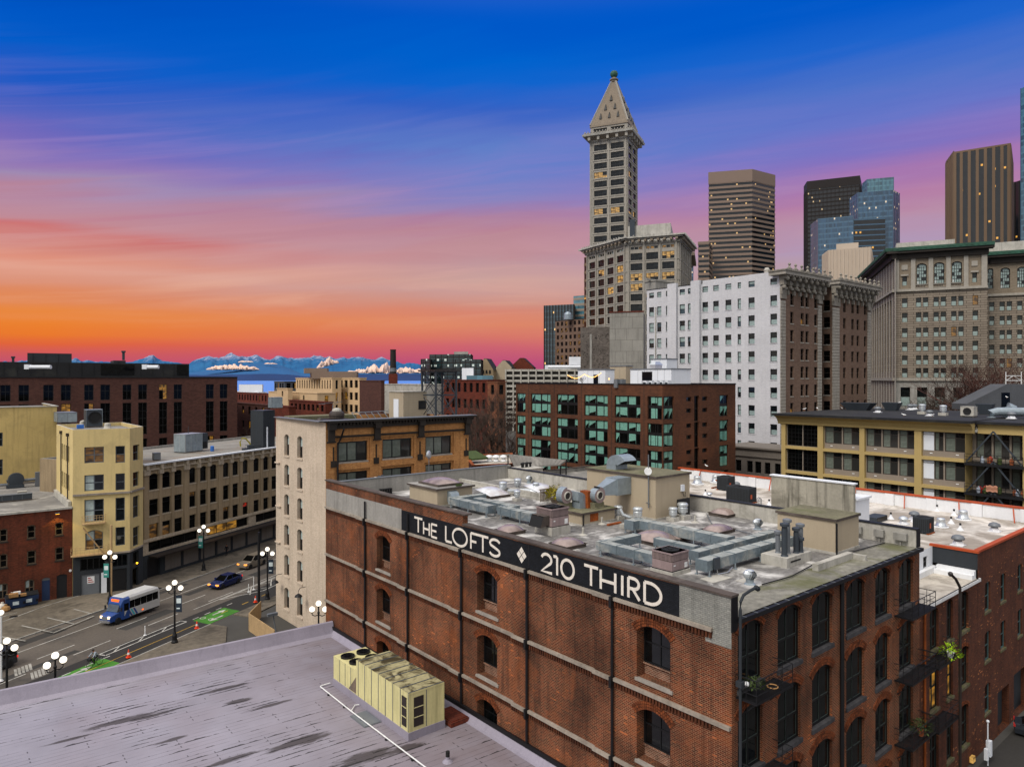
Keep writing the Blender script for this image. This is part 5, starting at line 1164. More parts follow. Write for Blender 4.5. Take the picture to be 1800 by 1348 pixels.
yb_.facade(yw,Y3,Y0,9.0,21.1,hs,.15);yb_.wall(yw,Y3,Y0,0,9.0);yb_.wall(yw,Y2,(22.8,117.4),0,21.1);yb_.wall(yw,(22.8,117.4),Y3,0,21.1)
g0=cols_px(Y0,Y1,[(141,186),(188,224)])
yb_.facade(yw,Y0,Y1,0,zg,[hole(g0[0][0],g0[0][1],3.2,4.7,'shop'),hole(g0[1][0],g0[1][1],3.3,4.8,'shop'),hole(g0[0][0]+.1,g0[0][0]+2.1,.1,2.7,None),hole(g0[1][0]-.05,g0[1][1]-.1,.1,3.0,None)],.25,1)
yb_.facade(yw,Y1,Y2,0,zg,[hole(.7,2.2,.1,2.6,None),hole(.8,2.3,3.1,4.7,'shop')],.3,1)
ypoly=[Y3,Y0,Y1,Y2,(22.8,117.4)]
yb_.flat(yb_.part('roof',['roof_grey']),ypoly,20.6);yp=yb_.part('parapet',['plaster_yellow','concrete_light']);yb_.parapet(yp,ypoly,20.6,21.1,.25,0,1)
yc_=yb_.part('cornice',['stone_belt']);
for a,b in((Y0,Y1),(Y1,Y2)):yc_.seg(a,b,-.22,zz(868.5)-.12,zz(868.5)+.12,0,.0);yc_.seg(a,b,-.12,zg-.1,zg+.12,0,0)
ydir=(xy(Y1)-xy(Y0)).normalized();yn=Vector((ydir.y,-ydir.x))
def yp_(u,o):q=xy(Y0)+ydir*u+yn*o;return q
d1=yb_.part('door',['grey_metal','white_panel']);q0,q1=yp_(g0[0][0]+.12,-.2),yp_(g0[0][0]+2.08,-.2);d1.prism([q0,q1,yp_(g0[0][0]+2.08,-.12),yp_(g0[0][0]+.12,-.12)],.1,2.68)
d1=yb_.part('panel',['white_panel']);d1.prism([yp_(g0[0][0]+2.3,.06),yp_(g0[0][1]+.1,.06),yp_(g0[0][1]+.1,.0),yp_(g0[0][0]+2.3,.0)],.1,2.75)
d1=yb_.part('gate',['black_iron']);d1.prism([yp_(g0[1][0],-.18),yp_(g0[1][1]-.15,-.18),yp_(g0[1][1]-.15,-.1),yp_(g0[1][0],-.1)],.1,2.95)
d1=yb_.part('notice',['white_paint','red_paint']);d1.prism([yp_(g0[0][0]+.75,-.09),yp_(g0[0][0]+1.55,-.09),yp_(g0[0][0]+1.55,-.115),yp_(g0[0][0]+.75,-.115)],1.5,2.4)
for k in range(3):d1.prism([yp_(g0[0][0]+.85,-.075),yp_(g0[0][0]+1.45-.15*k,-.075),yp_(g0[0][0]+1.45-.15*k,-.088),yp_(g0[0][0]+.85,-.088)],1.65+.25*k,1.75+.25*k,1)
fe=yb_.part('fire_escape',['plywood']);u0,u1=cl[0][0]-.2,cl[0][1]+.2
zb_=zz(972)
for zt_ in(zz(918),zb_):
 e0,e1=(u0,u1)if zt_>zb_+1 else(u0-1.2,u1+.3)
 fe.prism([yp_(e0,0),yp_(e0,.9),yp_(e1,.9),yp_(e1,0)],zt_-.1,zt_)
 for hgt in(.35,.7,1.0):
  fe.tube([(*yp_(e0,0),zt_+hgt),(*yp_(e0,.88),zt_+hgt),(*yp_(e1,.88),zt_+hgt),(*yp_(e1,0),zt_+hgt)],.025,5)
 for k in range(9):fe.tube([(*yp_(e0+(e1-e0)*k/8,.88),zt_),(*yp_(e0+(e1-e0)*k/8,.88),zt_+1.0)],.018,4)
for o in(.3,.8):fe.bar((*yp_(u0+.1,o),zz(925)),(*yp_(u1-.2,o),zb_),.08,.08)
for k in range(10):f_=k/9;fe.bar((*yp_(u0+.1+(u1-.3-u0)*f_,.3),zz(925)+(zb_-zz(925))*f_),(*yp_(u0+.1+(u1-.3-u0)*f_,.8),zz(925)+(zb_-zz(925))*f_),.05,.05)
ds=yb_.part('downspout',['window_brown']);
for yy in(106.6,112.2):ds.tube([(14.38,yy,10.2),(14.38,yy,20.2)],.08,6);ds.box(14.2,yy-.2,20.1,14.5,yy+.2,20.5)
yb_.finish()
t=thing('wall_lamp','small amber lamp over the grey corner doorway','lamp',(*(xy(Y1)*.55+xy(Y2)*.45+Vector((.12,-.12))),3.2));mb=MB();mb.ball((0,0,0),.11,8);mb.build('bulb',[M('wall_lamp_yellow')],t)
tb=Bld('apartment_block','tall plain yellow windowless block behind the low roof with pipes','building',(16.5,133));tw=tb.part('wall',['plaster_yellow_back','grey_facade']);p0,p1=(-30,133),(16.5,133)
u=u_at(p0,p1,0);tb.facade(tw,p0,p1,11.5,23.1,[hole(u-.7,u+.35,17.2,19.3,'yellow'),hole(u-.7,u+.35,12.8,15.2,'yellow'),hole(u_at(p0,p1,73),u_at(p0,p1,89),12.9,14.1,'tiny')],.2)
tb.facade(tw,p0,p1,0,11.5,[],m=1);tb.wall(tw,p1,(16.5,150),0,23.1);tb.wall(tw,(-30,150),p0,0,23.1)
tb.flat(tb.part('roof',['roof_grey']),[p0,p1,(16.5,150),(-30,150)],22.8);cp=tb.part('coping',['concrete_light']);cp.box(-30,132.85,23.1,16.7,133.3,23.22);cp.box(16.3,133.31,23.1,16.7,150,23.22)
tb.finish()
rl=Bld('brick_building','low red brick building with taupe windows and a blue door by the rubbish heap','building',(14.5,103.7))
rw=rl.part('wall',['brick_redlow']);p0,p1=(-14,104.4),(14.5,103.7)
zr=lambda px,py:z_on(p0,p1,px,py)
hs=[]
for a,b,yt,yb2,s_,ar in[(-1,13.3,929,952.5,'redlow',.12),(47.5,62.5,922.5,946.5,'redlow',.12),(97,111,918,941,'redlow',.12),(-1,13.3,973,998,'redlow',.12),(47.5,63.5,966.5,991.5,'redlow',.12),(97,112,961,985,'redlow',.12),(-4,13.6,1025,1053,'redlow2',.15),(43.5,60.5,1018,1048,'redlow2',.2)]:
 hs.append(hole(u_at(p0,p1,a),u_at(p0,p1,b),zr((a+b)/2,yb2),zr((a+b)/2,yt),s_,ar))
for a in(-18,-36,-54):hs+=[hole(u_at(p0,p1,a),u_at(p0,p1,a+12),6.6,8.6,'redlow',.12),hole(u_at(p0,p1,a),u_at(p0,p1,a+12),3.6,5.6,'redlow',.12)]
D1=(u_at(p0,p1,73.5),u_at(p0,p1,88));D2=(u_at(p0,p1,99.5),u_at(p0,p1,118))
hs+=[hole(D1[0],D1[1],.05,zr(80,1015),None,.15),hole(D2[0],D2[1],.05,zr(108,1009),None,.15)]
rl.facade(rw,p0,p1,0,11.2,hs,.22);rl.wall(rw,p1,(14.5,133),0,11.4);rl.wall(rw,(-14,133),p0,0,11.4)
zf=lambda u,o:((xy(p0)+(xy(p1)-xy(p0)).normalized()*u)+Vector((0,o)))
dr=rl.part('door',['dumpster_blue','grey_metal']);a,b=zf(D1[0],.14),zf(D1[1],.14);dr.prism([a,b,b+Vector((0,.06)),a+Vector((0,.06))],.05,2.6,0);dr.prism([a,b,b+Vector((0,.05)),a+Vector((0,.05))],2.62,4.2,1)
dr=rl.part('door',['black_plastic']);a,b=zf(D2[0],.14),zf(D2[1],.14);dr.prism([a,b,b+Vector((0,.06)),a+Vector((0,.06))],.05,4.6,0)
rl.flat(rl.part('roof',['roof_grey']),[p0,p1,(14.5,133),(-14,133)],11.15)
ro=rl.part('roof_edge',['concrete_light']);ro.seg(p0,p1,.5,11.2,11.45,0,-.15);ro.box(14.15,104.3,11.0,14.49,117.2,12.0)
rl.finish()
t=thing('wall_lamp','yellow flood lamp under the roof edge of the low brick building','lamp',(12.9,103.5,10.75));mb=MB();mb.box(-.25,-.15,0,.25,.1,.14,0);mb.box(-.2,-.12,-.03,.2,.06,-.001,1);mb.build('lamp_head',[M('window_grey'),M('wall_lamp_yellow')],t)
ld=bpy.data.lights.new('lamp_light','SPOT');ld.energy=220;ld.color=(1,.68,.12);ld.spot_size=radians(120);ld.shadow_soft_size=.15;lo=bpy.data.objects.new('lamp_light',ld);COL.objects.link(lo);lo.parent=t;lo.location=(0,-.35,-.1);lo.rotation_euler=(radians(-12),0,0)
t=thing('wall_clock','small round white disc on the low brick wall near the yellow corner','disc',(*zf(u_at(p0,p1,123.5),-.03),zr(123.5,1002.5)));mb=MB();mb.M=Matrix.Rotation(radians(90),4,'X');mb.lathe((0,0,0),[(.16,0),(.16,.05),(.1,.06)],14);mb.build('disc',[M('white_paint')],t)
t=thing('roof_plant','old fan housing with long pale pipes in front of the yellow block','roof plant',dp(28,106,11.2));mb=MB();mb.M=Matrix.Translation((0,0,1.2))@Matrix.Rotation(radians(90),4,'X')
mb.lathe((0,0,-.4),[(1.0,0),(1.05,.4),(1.0,.9),(.3,.95)],20);mb.M=None;mb.box(-1.2,-.6,0,1.0,.6,.5);mb.build('fan_housing',[M('steel_dark')],t);mb=MB();mb.tube([(1.0,0,1.0),(9.0,0,1.3)],.22,10);mb.tube([(-3,.3,.5),(-1,.3,.5),(-1,.3,1.2)],.2,8);mb.box(2.4,-.4,0,3.2,.4,2.1);mb.box(6.5,-.3,1.2,9.2,.2,1.9);mb.build('pipes',[M('grey_metal')],t)
rbox('long grey duct box along the edge of the low brick roof','roof_unit','roof unit',12,94,11.2,5.5,1.0,.9,'steel_dark',0,'grey_metal');rbox('small pale crate on the low brick roof','roof_unit','roof unit',39,97,11.2,1.0,.8,.9,'concrete_light')
rbox('small dark unit at the foot of the yellow side wall','roof_unit','roof unit',93,104,11.2,1.1,1.1,1.4,'steel_dark',0,'galvanised')
t=rbox('round-fronted steel cooling unit on the yellow corner roof','roof_unit','roof unit',164,101,20.65,2.0,1.8,2.5,'steel_dark',0,'galvanised');mb=MB();mb.M=Matrix.Translation((.05,-.92,1.35))@Matrix.Rotation(radians(90),4,'X');mb.lathe((0,0,0),[(.85,0),(.85,.1),(.75,.08),(.7,-.03),(.05,-.02)],22);mb.build('fan',[M('rubber')],t)
rbox('long low steel duct unit at the back of the yellow corner roof','roof_unit','roof unit',114,112,20.65,2.6,5.0,1.6,'galvanised',0,'grey_metal')
for px,d,lb in((145,101,'pale cone vent stack left of the cooling unit'),(147.5,103,'twin pale stack left of the cooling unit'),(189,95,'pale ribbed vent right of the cooling unit')):
 spun(lb,dp(px,d,20.65),1.1 if px>150 else 1.0,'concrete_light','pale vents on the yellow corner roof')
mb=MB();mb.box(-.4,-.3,0,.4,.3,.5);tag(mb.build('tarp_bundle',[M('blue_tarp')],None,dp(141,98,20.65)),'small bright blue bundle on the yellow corner roof','bundle')
T0=(22.95,105.75);td=Vector((cos(radians(29.3)),sin(radians(29.3))));T1=tuple(xy(T0)+td*44)
ts=Bld('office_building','long tan street building with arched top windows and grey blocked ground floor','building',T0)
tw=ts.part('wall',['stone_tan','terracotta_pale','grey_facade','charcoal_paint']);tn=Vector((td.y,-td.x))
TH_=15.9
nb_=12;bw_=43.2/nb_*1.0
bays=[]
cols=cols_px(T0,T1,[(262.4,278.7),(285,300),(306.5,320.4),(333,344.3),(351.9,363.2),(369.5,381),(392.3,402.5),(409,419),(427,436),(446,455.5),(463,472)])
cols+=[(cols[-1][1]+.8+k*3.2,cols[-1][1]+2.9+k*3.2)for k in range(3)]
zz2=lambda py:z_on(T0,T1,270,py)
lvl=[(zz2(861),zz2(832),.3),(zz2(906),zz2(877),0),(zz2(949),zz2(920),0)]
hs=[]
for j,(z0,z1,ar)in enumerate(lvl):
 for k,c in enumerate(cols):
  st_='tanred' if(j==2 and k in(7,8,10)or j==1 and k in(9,))else 'tanst'
  hs.append(hole(c[0],c[1],z0,z1,st_,ar,lit=(0,.06,.4)[j]))
ts.facade(tw,T0,T1,5.6,14.9,hs,.2,0);ts.facade(tw,T0,T1,14.9,TH_,[],m=1)
hs=[]
for k in range(4):hs.append(hole(1.0+k*10.6,1.0+k*10.6+8.9,3.7,5.05,'shop',lit=.55))
ts.facade(tw,T0,T1,3.4,5.6,hs,.35,1)
hs=[hole(.8,3.0,.05,2.8,None)]+[hole(3.8+k*3.3,6.7+k*3.3,.5,2.6,None,depth=.12)for k in range(11)]
ts.facade(tw,T0,T1,0,3.4,hs,.4,3)
def tp(u,o):q=xy(T0)+td*u+tn*o;return q
pn=ts.part('panel',['grey_facade']);pn.prism([tp(3.75,-.11),tp(40.2,-.11),tp(40.2,-.2),tp(3.75,-.2)],.45,2.65)
dk=ts.part('door',['black_plastic']);dk.prism([tp(.75,-.35),tp(3.05,-.35),tp(3.05,-.42),tp(.75,-.42)],.05,2.8)
pl=ts.part('pier',['stone_tan','terracotta_pale'])
for k in range(len(cols)+1):
 u=.6 if k==0 else((cols[k-1][1]+cols[k][0])/2 if k<len(cols)else cols[-1][1]+.5);w_=.5 if k%3 else .8
 pl.prism([tp(u-w_/2,.1),tp(u+w_/2,.1),tp(u+w_/2,-.02),tp(u-w_/2,-.02)],5.6,15.0,0);pl.prism([tp(u-w_/2-.1,.3),tp(u+w_/2+.1,.3),tp(u+w_/2+.1,-.02),tp(u-w_/2-.1,-.02)],14.3,15.0,1)
 pl.prism([tp(u-.22,.42),tp(u+.22,.42),tp(u+.22,-.02),tp(u-.22,-.02)],15.001,15.7,1)
bd=ts.part('cornice',['terracotta_pale','white_panel','stone_tan']);bd.prism([tp(0,.22),tp(44,.22),tp(44,-.02),tp(0,-.02)],14.95,15.15,0);bd.prism([tp(-.1,.5),tp(44,.5),tp(44,-.1),tp(-.1,-.1)],15.72,15.92,1)
bd.prism([tp(0,.2),tp(44,.2),tp(44,-.02),tp(0,-.02)],5.2,5.6,0)
for k in range(nb_*2):bd.prism([tp(.5+k*1.78,.12),tp(.5+k*1.78+1.1,.12),tp(.5+k*1.78+1.1,-.02),tp(.5+k*1.78,-.02)],15.25,15.6,2)
cn=ts.part('canopy',['dark_bronze']);cn.prism([tp(1.0,1.5),tp(42,1.5),tp(42,-.02),tp(1.0,-.02)],3.05,3.25)
tpoly=[T0,T1,tuple(tp(44,-20)),tuple(tp(0,-20))]
ts.wall(tw,tpoly[1],tpoly[2],0,TH_);ts.wall(tw,tpoly[2],tpoly[3],0,TH_);ts.wall(tw,tpoly[3],tpoly[0],0,TH_)
ts.flat(ts.part('roof',['roof_grey_rusty']),tpoly,15.5);ts.parapet(ts.part('parapet',['concrete']),tpoly,15.5,TH_-.005,.3);ts.finish()
rz_=radians(29.3)
t=rbox('large pale grey box unit with a bright lid on the tan building roof','roof_unit','roof unit',331,116,15.55,3.6,2.4,3.0,'galvanised',rz_,'galvanised_bright');mb=MB();mb.box(1.85,-1.1,.3,3.1,1.1,2.9);mb.box(1.9,-1.2,.5,2.8,-1.11,1.5,1);mb.tube([(0,0,3.0),(0,0,4.2)],.04,5);mb.build('side_cabinet',[M('steel_dark'),M('rubber')],t)
t=rbox('tall slate blue metal enclosure at the end of the tan roof','roof_unit','roof unit',462,121,15.55,2.9,2.6,6.6,'charcoal_paint',rz_,'steel_dark');mb=MB();mb.tube([(-.6,-1.4,.3),(-.6,-1.4,3.8)],.14,8);mb.build('pale_tube',[M('white_panel')],t)
mb=MB();mb.tube([(-.9,0,.1),(-1.0,0,.9),(-.6,0,1.5),(0,0,1.4),(.6,0,.7),(.9,0,.2)],.12,8);tag(mb.build('yellow_hose',[M('wall_lamp_yellow')if False else M('yellow_leaf')],None,dp(432,124,15.6)),'yellow bent hose on the far tan roof','hose')
mb=MB();mb.box(-1.6,-.6,0,1.6,.6,.35);mb.tube([(-1.4,-.5,.35),(-1.4,-.5,.9),(1.4,-.5,.9),(1.4,-.5,.35)],.04,5);mb.box(-.8,-.3,.35,.2,.4,.8);tag(mb.build('scrap_pile',[M('steel_dark')],None,dp(444,119,15.55)),'dark scrap metal pile beside the slate enclosure','scrap')
rbox('small grey vent box at the near end of the tan roof','roof_unit','roof unit',275,104,15.55,.9,.9,1.1,'grey_metal');mb=MB();mb.lathe((0,0,0),[(.3,0),(.3,.8),(.15,.85)],12);tag(mb.build('blue_barrel',[M('blue_tarp')],None,dp(373,117,15.55)),'small blue barrel beside the pale grey box unit','barrel')
K0,K1=(-6,185.5),(60.4,179.2)
kb=Bld('brick_building','long dark brown brick building with paired windows and a black roof storey','building',K0)
kw=kb.part('wall',['brick_dark']);zk=lambda py,px:z_on(K0,K1,px,py)
spans=[(-26,-8),(0,18.5),(32.5,51),(76,94),(107,124.5),(148,164.5),(176.5,193.5),(215.5,231),(243,258.5),(279.5,294),(305.5,320),(362,376),(386.5,400)]
hs=[]
for i,(a,b)in enumerate(spans):
 c=(u_at(K0,K1,a),u_at(K0,K1,b));lt=(.12,.2,.05,.45)[i%4]
 for z0,z1,s_,nm in((22.7,26.2,'dark_tall',0),(14.6,22.0,'dark_tall2',1),(6.2,13.6,'dark_tall2',1)):hs.append(hole(c[0],c[1],z0,z1,s_,lit=lt))
kb.facade(kw,K0,K1,0,27.75,hs,.4);kb.wall(kw,K1,(64,215),0,27.75);kb.wall(kw,(64,215),K0,0,27.75)
kb.flat(kb.part('roof',['roof_black']),[K0,K1,(64,215),(-2,221)],27.4);cp=kb.part('coping',['black_iron']);cp.seg(K0,K1,.6,27.75,28.05,0,-.15)
kb.finish()
kd=(xy(K1)-xy(K0)).normalized();kn=Vector((-kd.y,kd.x))
def kpt(u,o):q=xy(K0)+kd*u+kn*o;return(q.x,q.y)
def kslab(label,pa,pb,o0,o1,z1,m,z0=28.0):
 ua,ub=u_at(K0,K1,pa)*1.0,u_at(K0,K1,pb);t=thing('roof_storey',label,'roof storey',(*kpt(ua,o0),z0));O=t.location
 mb=MB(O);mb.prism([kpt(ua,o0),kpt(ub,o0),kpt(ub,o1),kpt(ua,o1)],z0,z1,0)
 for i in range(int((ub-ua)/2.4)):mb.prism([kpt(ua+1+i*2.4,o0-.05),kpt(ua+1.08+i*2.4,o0-.05),kpt(ua+1.08+i*2.4,o0-.003),kpt(ua+1+i*2.4,o0-.003)],z0,z1-.1,1)
 mb.build('cladding',[M(m),M('black_iron')],t);return t
kslab('black clad roof storey spread over the dark brick building',-30,338,4,22,31.2,'roof_black',27.4);kslab('raised black plant block on the left of the black roof storey',48,129,7,18,33.3,'charcoal_paint',31.2);kslab('low raised block in the middle of the black roof storey',206,228,8,16,31.9,'charcoal_paint',31.2)
gl_=thing('roof_windows','dark glazed panels set along the black roof storey','windows',(*kpt(30,3.9),28));mb=MB(gl_.location)
for a,b in((180,240),(316,336)):mb.prism([kpt(u_at(K0,K1,a),3.9),kpt(u_at(K0,K1,b),3.9),kpt(u_at(K0,K1,b),3.97),kpt(u_at(K0,K1,a),3.97)],28.4,30.9)
mb.build('glazing',[M('glass_dark')],gl_)
for px,wd_,hgt,lb in((67,5.5,.9,'long pale duct on the left of the black roof storey'),(265,3.4,.6,'short pale duct on the right of the black roof storey')):
 t=thing('roof_duct',lb,'duct',dp(px,152,29.6),radians(-40));mb=MB();mb.tube([(-wd_/2,0,.45),(wd_/2,0,.45)],.42,10);mb.box(-wd_/2,-.4,0,-wd_/2+1,.4,1.0);mb.build('duct_run',[M('white_panel')],t)
for px,z0,h_,lb in((23,31.2,1.6,'small dark dish box at the left end of the black roof storey'),(217,31.9,2.2,'short chimney pipe on the middle of the black roof storey')):
 mb=MB();mb.box(-.25,-.25,0,.25,.25,h_);mb.box(-.4,-.4,h_-.4,.4,.4,h_);tag(mb.build('roof_stack',[M('steel_dark')],None,dp(px,166,z0)),lb,'stack')
W0,W1,W2=(31.75,81.0),(32.05,68.4),(50.4,68.4)
wb=Bld('brick_building','orange brick building with a whitewashed side wall and dark bracketed cornice','building',W1)
ww=wb.part('wall',['brick_whitewash','brick_orange'])
rw_=[21.2,17.77,14.38,10.94,7.5,3.75]
hs=grid(cols_px(W0,W1,[(499.6,508.2),(522.3,531.7)]),[(z-2.45,z)for z in rw_],'white_arch',.3)
wb.facade(ww,W0,W1,0,23.0,hs,.35,0)
cz=cols_px(W1,W2,[(593.7,647.2),(673.7,725),(749.4,794.8)])
hs=[hole(c[0]-.25,c[1]+.25,z0-.15,z0+2.4,None,depth=.18)for c in cz for z0 in(18.72,15.5,12.3,9.1)]
wb.facade(ww,W1,W2,0,23.0,hs,.18,1)
for h_ in hs:
 a0=(W1[0]+h_['u0'],W1[1]+.18);a1=(W1[0]+h_['u1'],W1[1]+.18);wb.facade(ww,a0,a1,h_['z0'],h_['z1'],[hole(.25,h_['u1']-h_['u0']-.25,h_['z0']+.15,h_['z0']+2.28,'orange_big')],.15,1)
wb.wall(ww,W2,(50.4,81),0,23.0,1);wb.wall(ww,(50.4,81),W0,0,23.0,0)
wr_=wb.part('roof',['roof_black']);wpoly=[W0,W1,W2,(50.4,81)];wb.flat(wr_,wpoly,22.3);wb.parapet(wb.part('parapet',['brick_orange','grey_metal']),wpoly,22.3,23.0,.35,0,1)
co=wb.part('cornice',['dark_cornice','grey_metal'])
co.box(32.2,68.05,22.3,50.6,68.395,22.95,0);co.box(32.0,67.5,22.95,50.9,68.8,23.15,0);co.box(31.5,67.45,23.151,50.95,68.9,23.22,1);co.box(31.5,68.9,23.0,32.2,81.1,23.1,1);co.box(32.3,68.2,21.35,50.5,68.396,21.55,0)
for k in range(46):co.box(32.5+k*.4,67.75,22.68,32.7+k*.4,68.04,22.94,0)
br=[32.55,u_at(W1,W2,661)+W1[0],u_at(W1,W2,738)+W1[0],50.0]
for x in br:
 bk_=wb.part('bracket',['dark_cornice']);bk_.box(x-.4,67.7,22.2,x+.4,68.19,22.93);bk_.box(x-.35,67.95,21.0,x+.35,68.19,22.199);bk_.box(x-.5,68.0,20.85,x+.5,68.19,20.999)
for x in br[1:]+[32.9]:
 sh=wb.part('wall_ornament',['dark_cornice']);sh.box(x-.06,68.3,18.9,x+.06,68.396,20.4);sh.box(x-.3,68.25,18.3,x+.3,68.396,18.95)
dsx=wb.part('downspout',['black_iron']);dsx.tube([(33.3,68.2,0),(33.3,68.2,20.6),(33.6,68.0,21.4),(33.6,67.4,22.3)],.1,6)
for px,py in((486.5,812),(488,888),(487,951)):
 q=u_at(W0,W1,px);z=z_on(W0,W1,px,py);p_=wb.part('wall_tie',['brick_whitewash']);p_.box(31.55,81-q-1.0,z-.08,31.9,81-q+.2,z+.05)
wb.finish()
for px,py,lb in((497,1017,'dark gooseneck wall lamp on the whitewashed wall, left one'),(541,1040,'dark gooseneck wall lamp on the whitewashed wall, right one')):
 u=u_at(W0,W1,px);t=thing('wall_lamp',lb,'lamp',(31.6,81-u,z_on(W0,W1,px,py)-.2));mb=MB();mb.tube([(.1,0,.8),(-.5,0,.8),(-.7,0,.5),(-.7,0,.2)],.035,6);mb.lathe((-.7,0,-.1),[(.42,0),(.3,.18),(.08,.32)],12);mb.build('shade',[M('black_iron')],t)
t=thing('elevator_house','cream board shed with a pale door on the orange building roof','roof hut',dp(709,88,22.35));C=t.location;x0,y0,x1,y1=gbox(684,709,750,88);mb=MB();mb.box(0,0,0,x1-x0,y1-y0,3.5,0);mb.box(-.1,-.1,3.5,x1-x0+.1,y1-y0+.1,3.62,1)
for k in range(11):mb.box(-.012,-.012,.3*k+.2,x1-x0+.01,y1-y0+.01,.3*k+.215,1)
mb.build('wall',[M('stucco_beige'),M('concrete_light')],t);mb=MB();mb.box(-.06,y1-y0-2.4,.3,-.013,y1-y0-1.2,2.6);mb.build('door',[M('white_panel')],t);mb=MB();mb.box(2.2,-.06,1.3,3.3,-.013,2.4);mb.build('window',[M('window_black')],t)
t=thing('tank_frame','dark cross-braced steel tank frame standing on the orange building roof','steel frame',dp(772,90,22.35));mb=MB();S=1.55
for sx in(-1,1):
 for sy in(-1,1):mb.bar((sx*S,sy*S,0),(sx*S,sy*S,6.1),.2,.2)
for z in(.3,3.1,6.0):
 for a,b in(((-S,-S),(S,-S)),((S,-S),(S,S)),((S,S),(-S,S)),((-S,S),(-S,-S))):mb.bar((*a,z),(*b,z),.14,.14)
for z0,z1 in((.3,3.1),(3.1,6.0)):
 for a,b in(((-S,-S),(S,-S)),((S,-S),(S,S)),((S,S),(-S,S)),((-S,S),(-S,-S))):mb.bar((*a,z0),(*b,z1),.07,.07);mb.bar((*b,z0),(*a,z1),.07,.07)
mb.build('frame',[M('steel_dark')],t);mb=MB()
for k in range(8):mb.box(-S-.4,-S-.4+k*.5,6.11,S+.4,-S+.0+k*.5,6.3)
mb.build('platform',[M('dark_bronze')],t)
t=thing('roof_plant','rust brown fan drums with a pale dome on the orange building roof','roof plant',dp(592,79,22.35));mb=MB();mb.lathe((0,0,0),[(.9,0),(.9,1.0),(1.2,1.1),(1.2,1.5),(1.3,1.55),(1.2,2.0),(.9,2.3)],18,0);mb.lathe((0,0,2.3),[(.8,0),(.7,.3),(.3,.5)],16,1);mb.box(-3.2,-.8,0,-.6,.8,1.1,2);mb.ball((-3.0,-.2,.6),.7,12,0);mb.box(.8,-.7,0,2.0,.8,1.0,2);mb.tube([(-2,-.9,.3),(-1,-.9,.8),(0,-1.2,.2)],.12,6,1)
mb.build('drum',[M('window_brown'),M('concrete_light'),M('dark_bronze')],t);t.scale=(.68,.68,.68)
t=thing('pipe_rack','leaning pale pipes and struts on the orange building roof','pipes',dp(640,79,22.35));mb=MB()
for k in range(6):mb.bar((-1.5+k*.8,0,1.4),(-.6+k*.8,-.4,0),.07,.07)
mb.bar((-1.6,0,1.4),(3,0,1.5),.07,.07);mb.build('struts',[M('galvanised')],t)
mb=MB();mb.tube([(0,0,0),(0,0,2.0),(.6,0,2.3),(.6,0,3.0)],.05,6);mb.bar((-1.8,0,2.2),(1.2,0,2.4),.05,.05);mb.bar((-1.2,-.4,2.2),(-1.2,.4,2.2),.04,.04);tag(mb.build('aerial',[M('grey_metal')],None,dp(585,84,22.35)),'thin grey aerial above the rust brown drums','aerial')
mb=MB();mb.box(-3,0,0,5,3,.8);tag(mb.build('roof_slope',[M('roof_mossy')],None,dp(560,84,22.3)),'low mossy raised roof deck at the back of the whitewashed building','roof deck')
# ---- brown brick building with teal windows
BX0,BY0,BX1,BY1=75.5,59.1,92.7,89.3
bb=Bld('apartment_building','brown brick apartment building with black framed pale green windows','building',(BX0,BY0))
bw=bb.part('wall',['brick_brown']);p0,p1=(BX0,BY1),(BX0,BY0)
bays=cols_px(p0,p1,[(908.5,923.5),(933.5,967.5),(979,1015.5),(1027,1068),(1080.5,1125.5),(1138,1164.2)])
zr_=[(z_on(p0,p1,1103,b),z_on(p0,p1,1103,a))for a,b in((695.5,734.5),(741.5,780.5),(788,827))]
pit=zr_[0][0]-zr_[1][0];rows=[(zr_[0][0]-k*pit,zr_[0][1]-k*pit)for k in range(5)]
_TB={}
def teal_bay(w,h,v):
 key=(round(w,1),v)
 if key in _TB:return _TB[key]
 rr=random.Random(str(key));mb=MB();mb.face([(0,.06,0),(w,.06,0),(w,.06,h),(0,.06,h)],0)
 cols=[(.02,.16),(.18,.47),(.53,.8),(.83,.98)]if w>4 else[(.03,.15),(.19,.62),(.66,.96)]
 mb.box(w*.485,0,0,w*.515,.059,h,0);mb.box(0,0,h*.5,w,.059,h*.58,0)
 for lo,hi in((.03,.48),(.6,.97)):
  for i,(a,b)in enumerate(cols):
   r=rr.random();m=1 if r<(.82 if hi>.9 else .62)else(2 if r<.97 else 3)
   mb.box(w*a-.03,.02,h*lo-.03,w*b+.03,.057,h*hi+.03,0)
   mb.face([(w*a+.02,.015,h*lo+.03),(w*b-.02,.015,h*lo+.03),(w*b-.02,.015,h*hi-.03),(w*a+.02,.015,h*hi-.03)],m)
   if m==1 and rr.random()<.5:mb.face([(w*a+.05,.012,h*lo+.03),(w*b-.05,.012,h*lo+.03),(w*b-.05,.012,h*(lo+.18*rr.random()*2)),(w*a+.05,.012,h*(lo+.1))],2)
 _TB[key]=mb;return mb
TBM={}
def put_bay(P0,P1,u0,u1,z0,z1,v):
 d=(xy(P1)-xy(P0)).normalized();nin=Vector((-d.y,d.x));q=xy(P0)+d*u0+nin*.18;key=(round(u1-u0,1),v)
 mats=[M('window_black'),M('glass_teal_blind'),M('glass_dark'),M('lit_dim')];pos=Vector((q.x,q.y,z0))-bb.L;rz=atan2(d.y,d.x)
 if key in TBM:link('window',TBM[key],bb.root,pos,rz)
 else:TBM[key]=teal_bay(u1-u0,z1-z0,v).build('window',mats,bb.root,pos,rz).data
hs=[]
for i,c in enumerate(bays):
 for j,r in enumerate(rows):hs.append(hole(c[0],c[1],r[0],r[1]));put_bay(p0,p1,c[0],c[1],r[0],r[1],(i*3+j*5)%7)
bb.facade(bw,p0,p1,0,26.7,hs,.25)
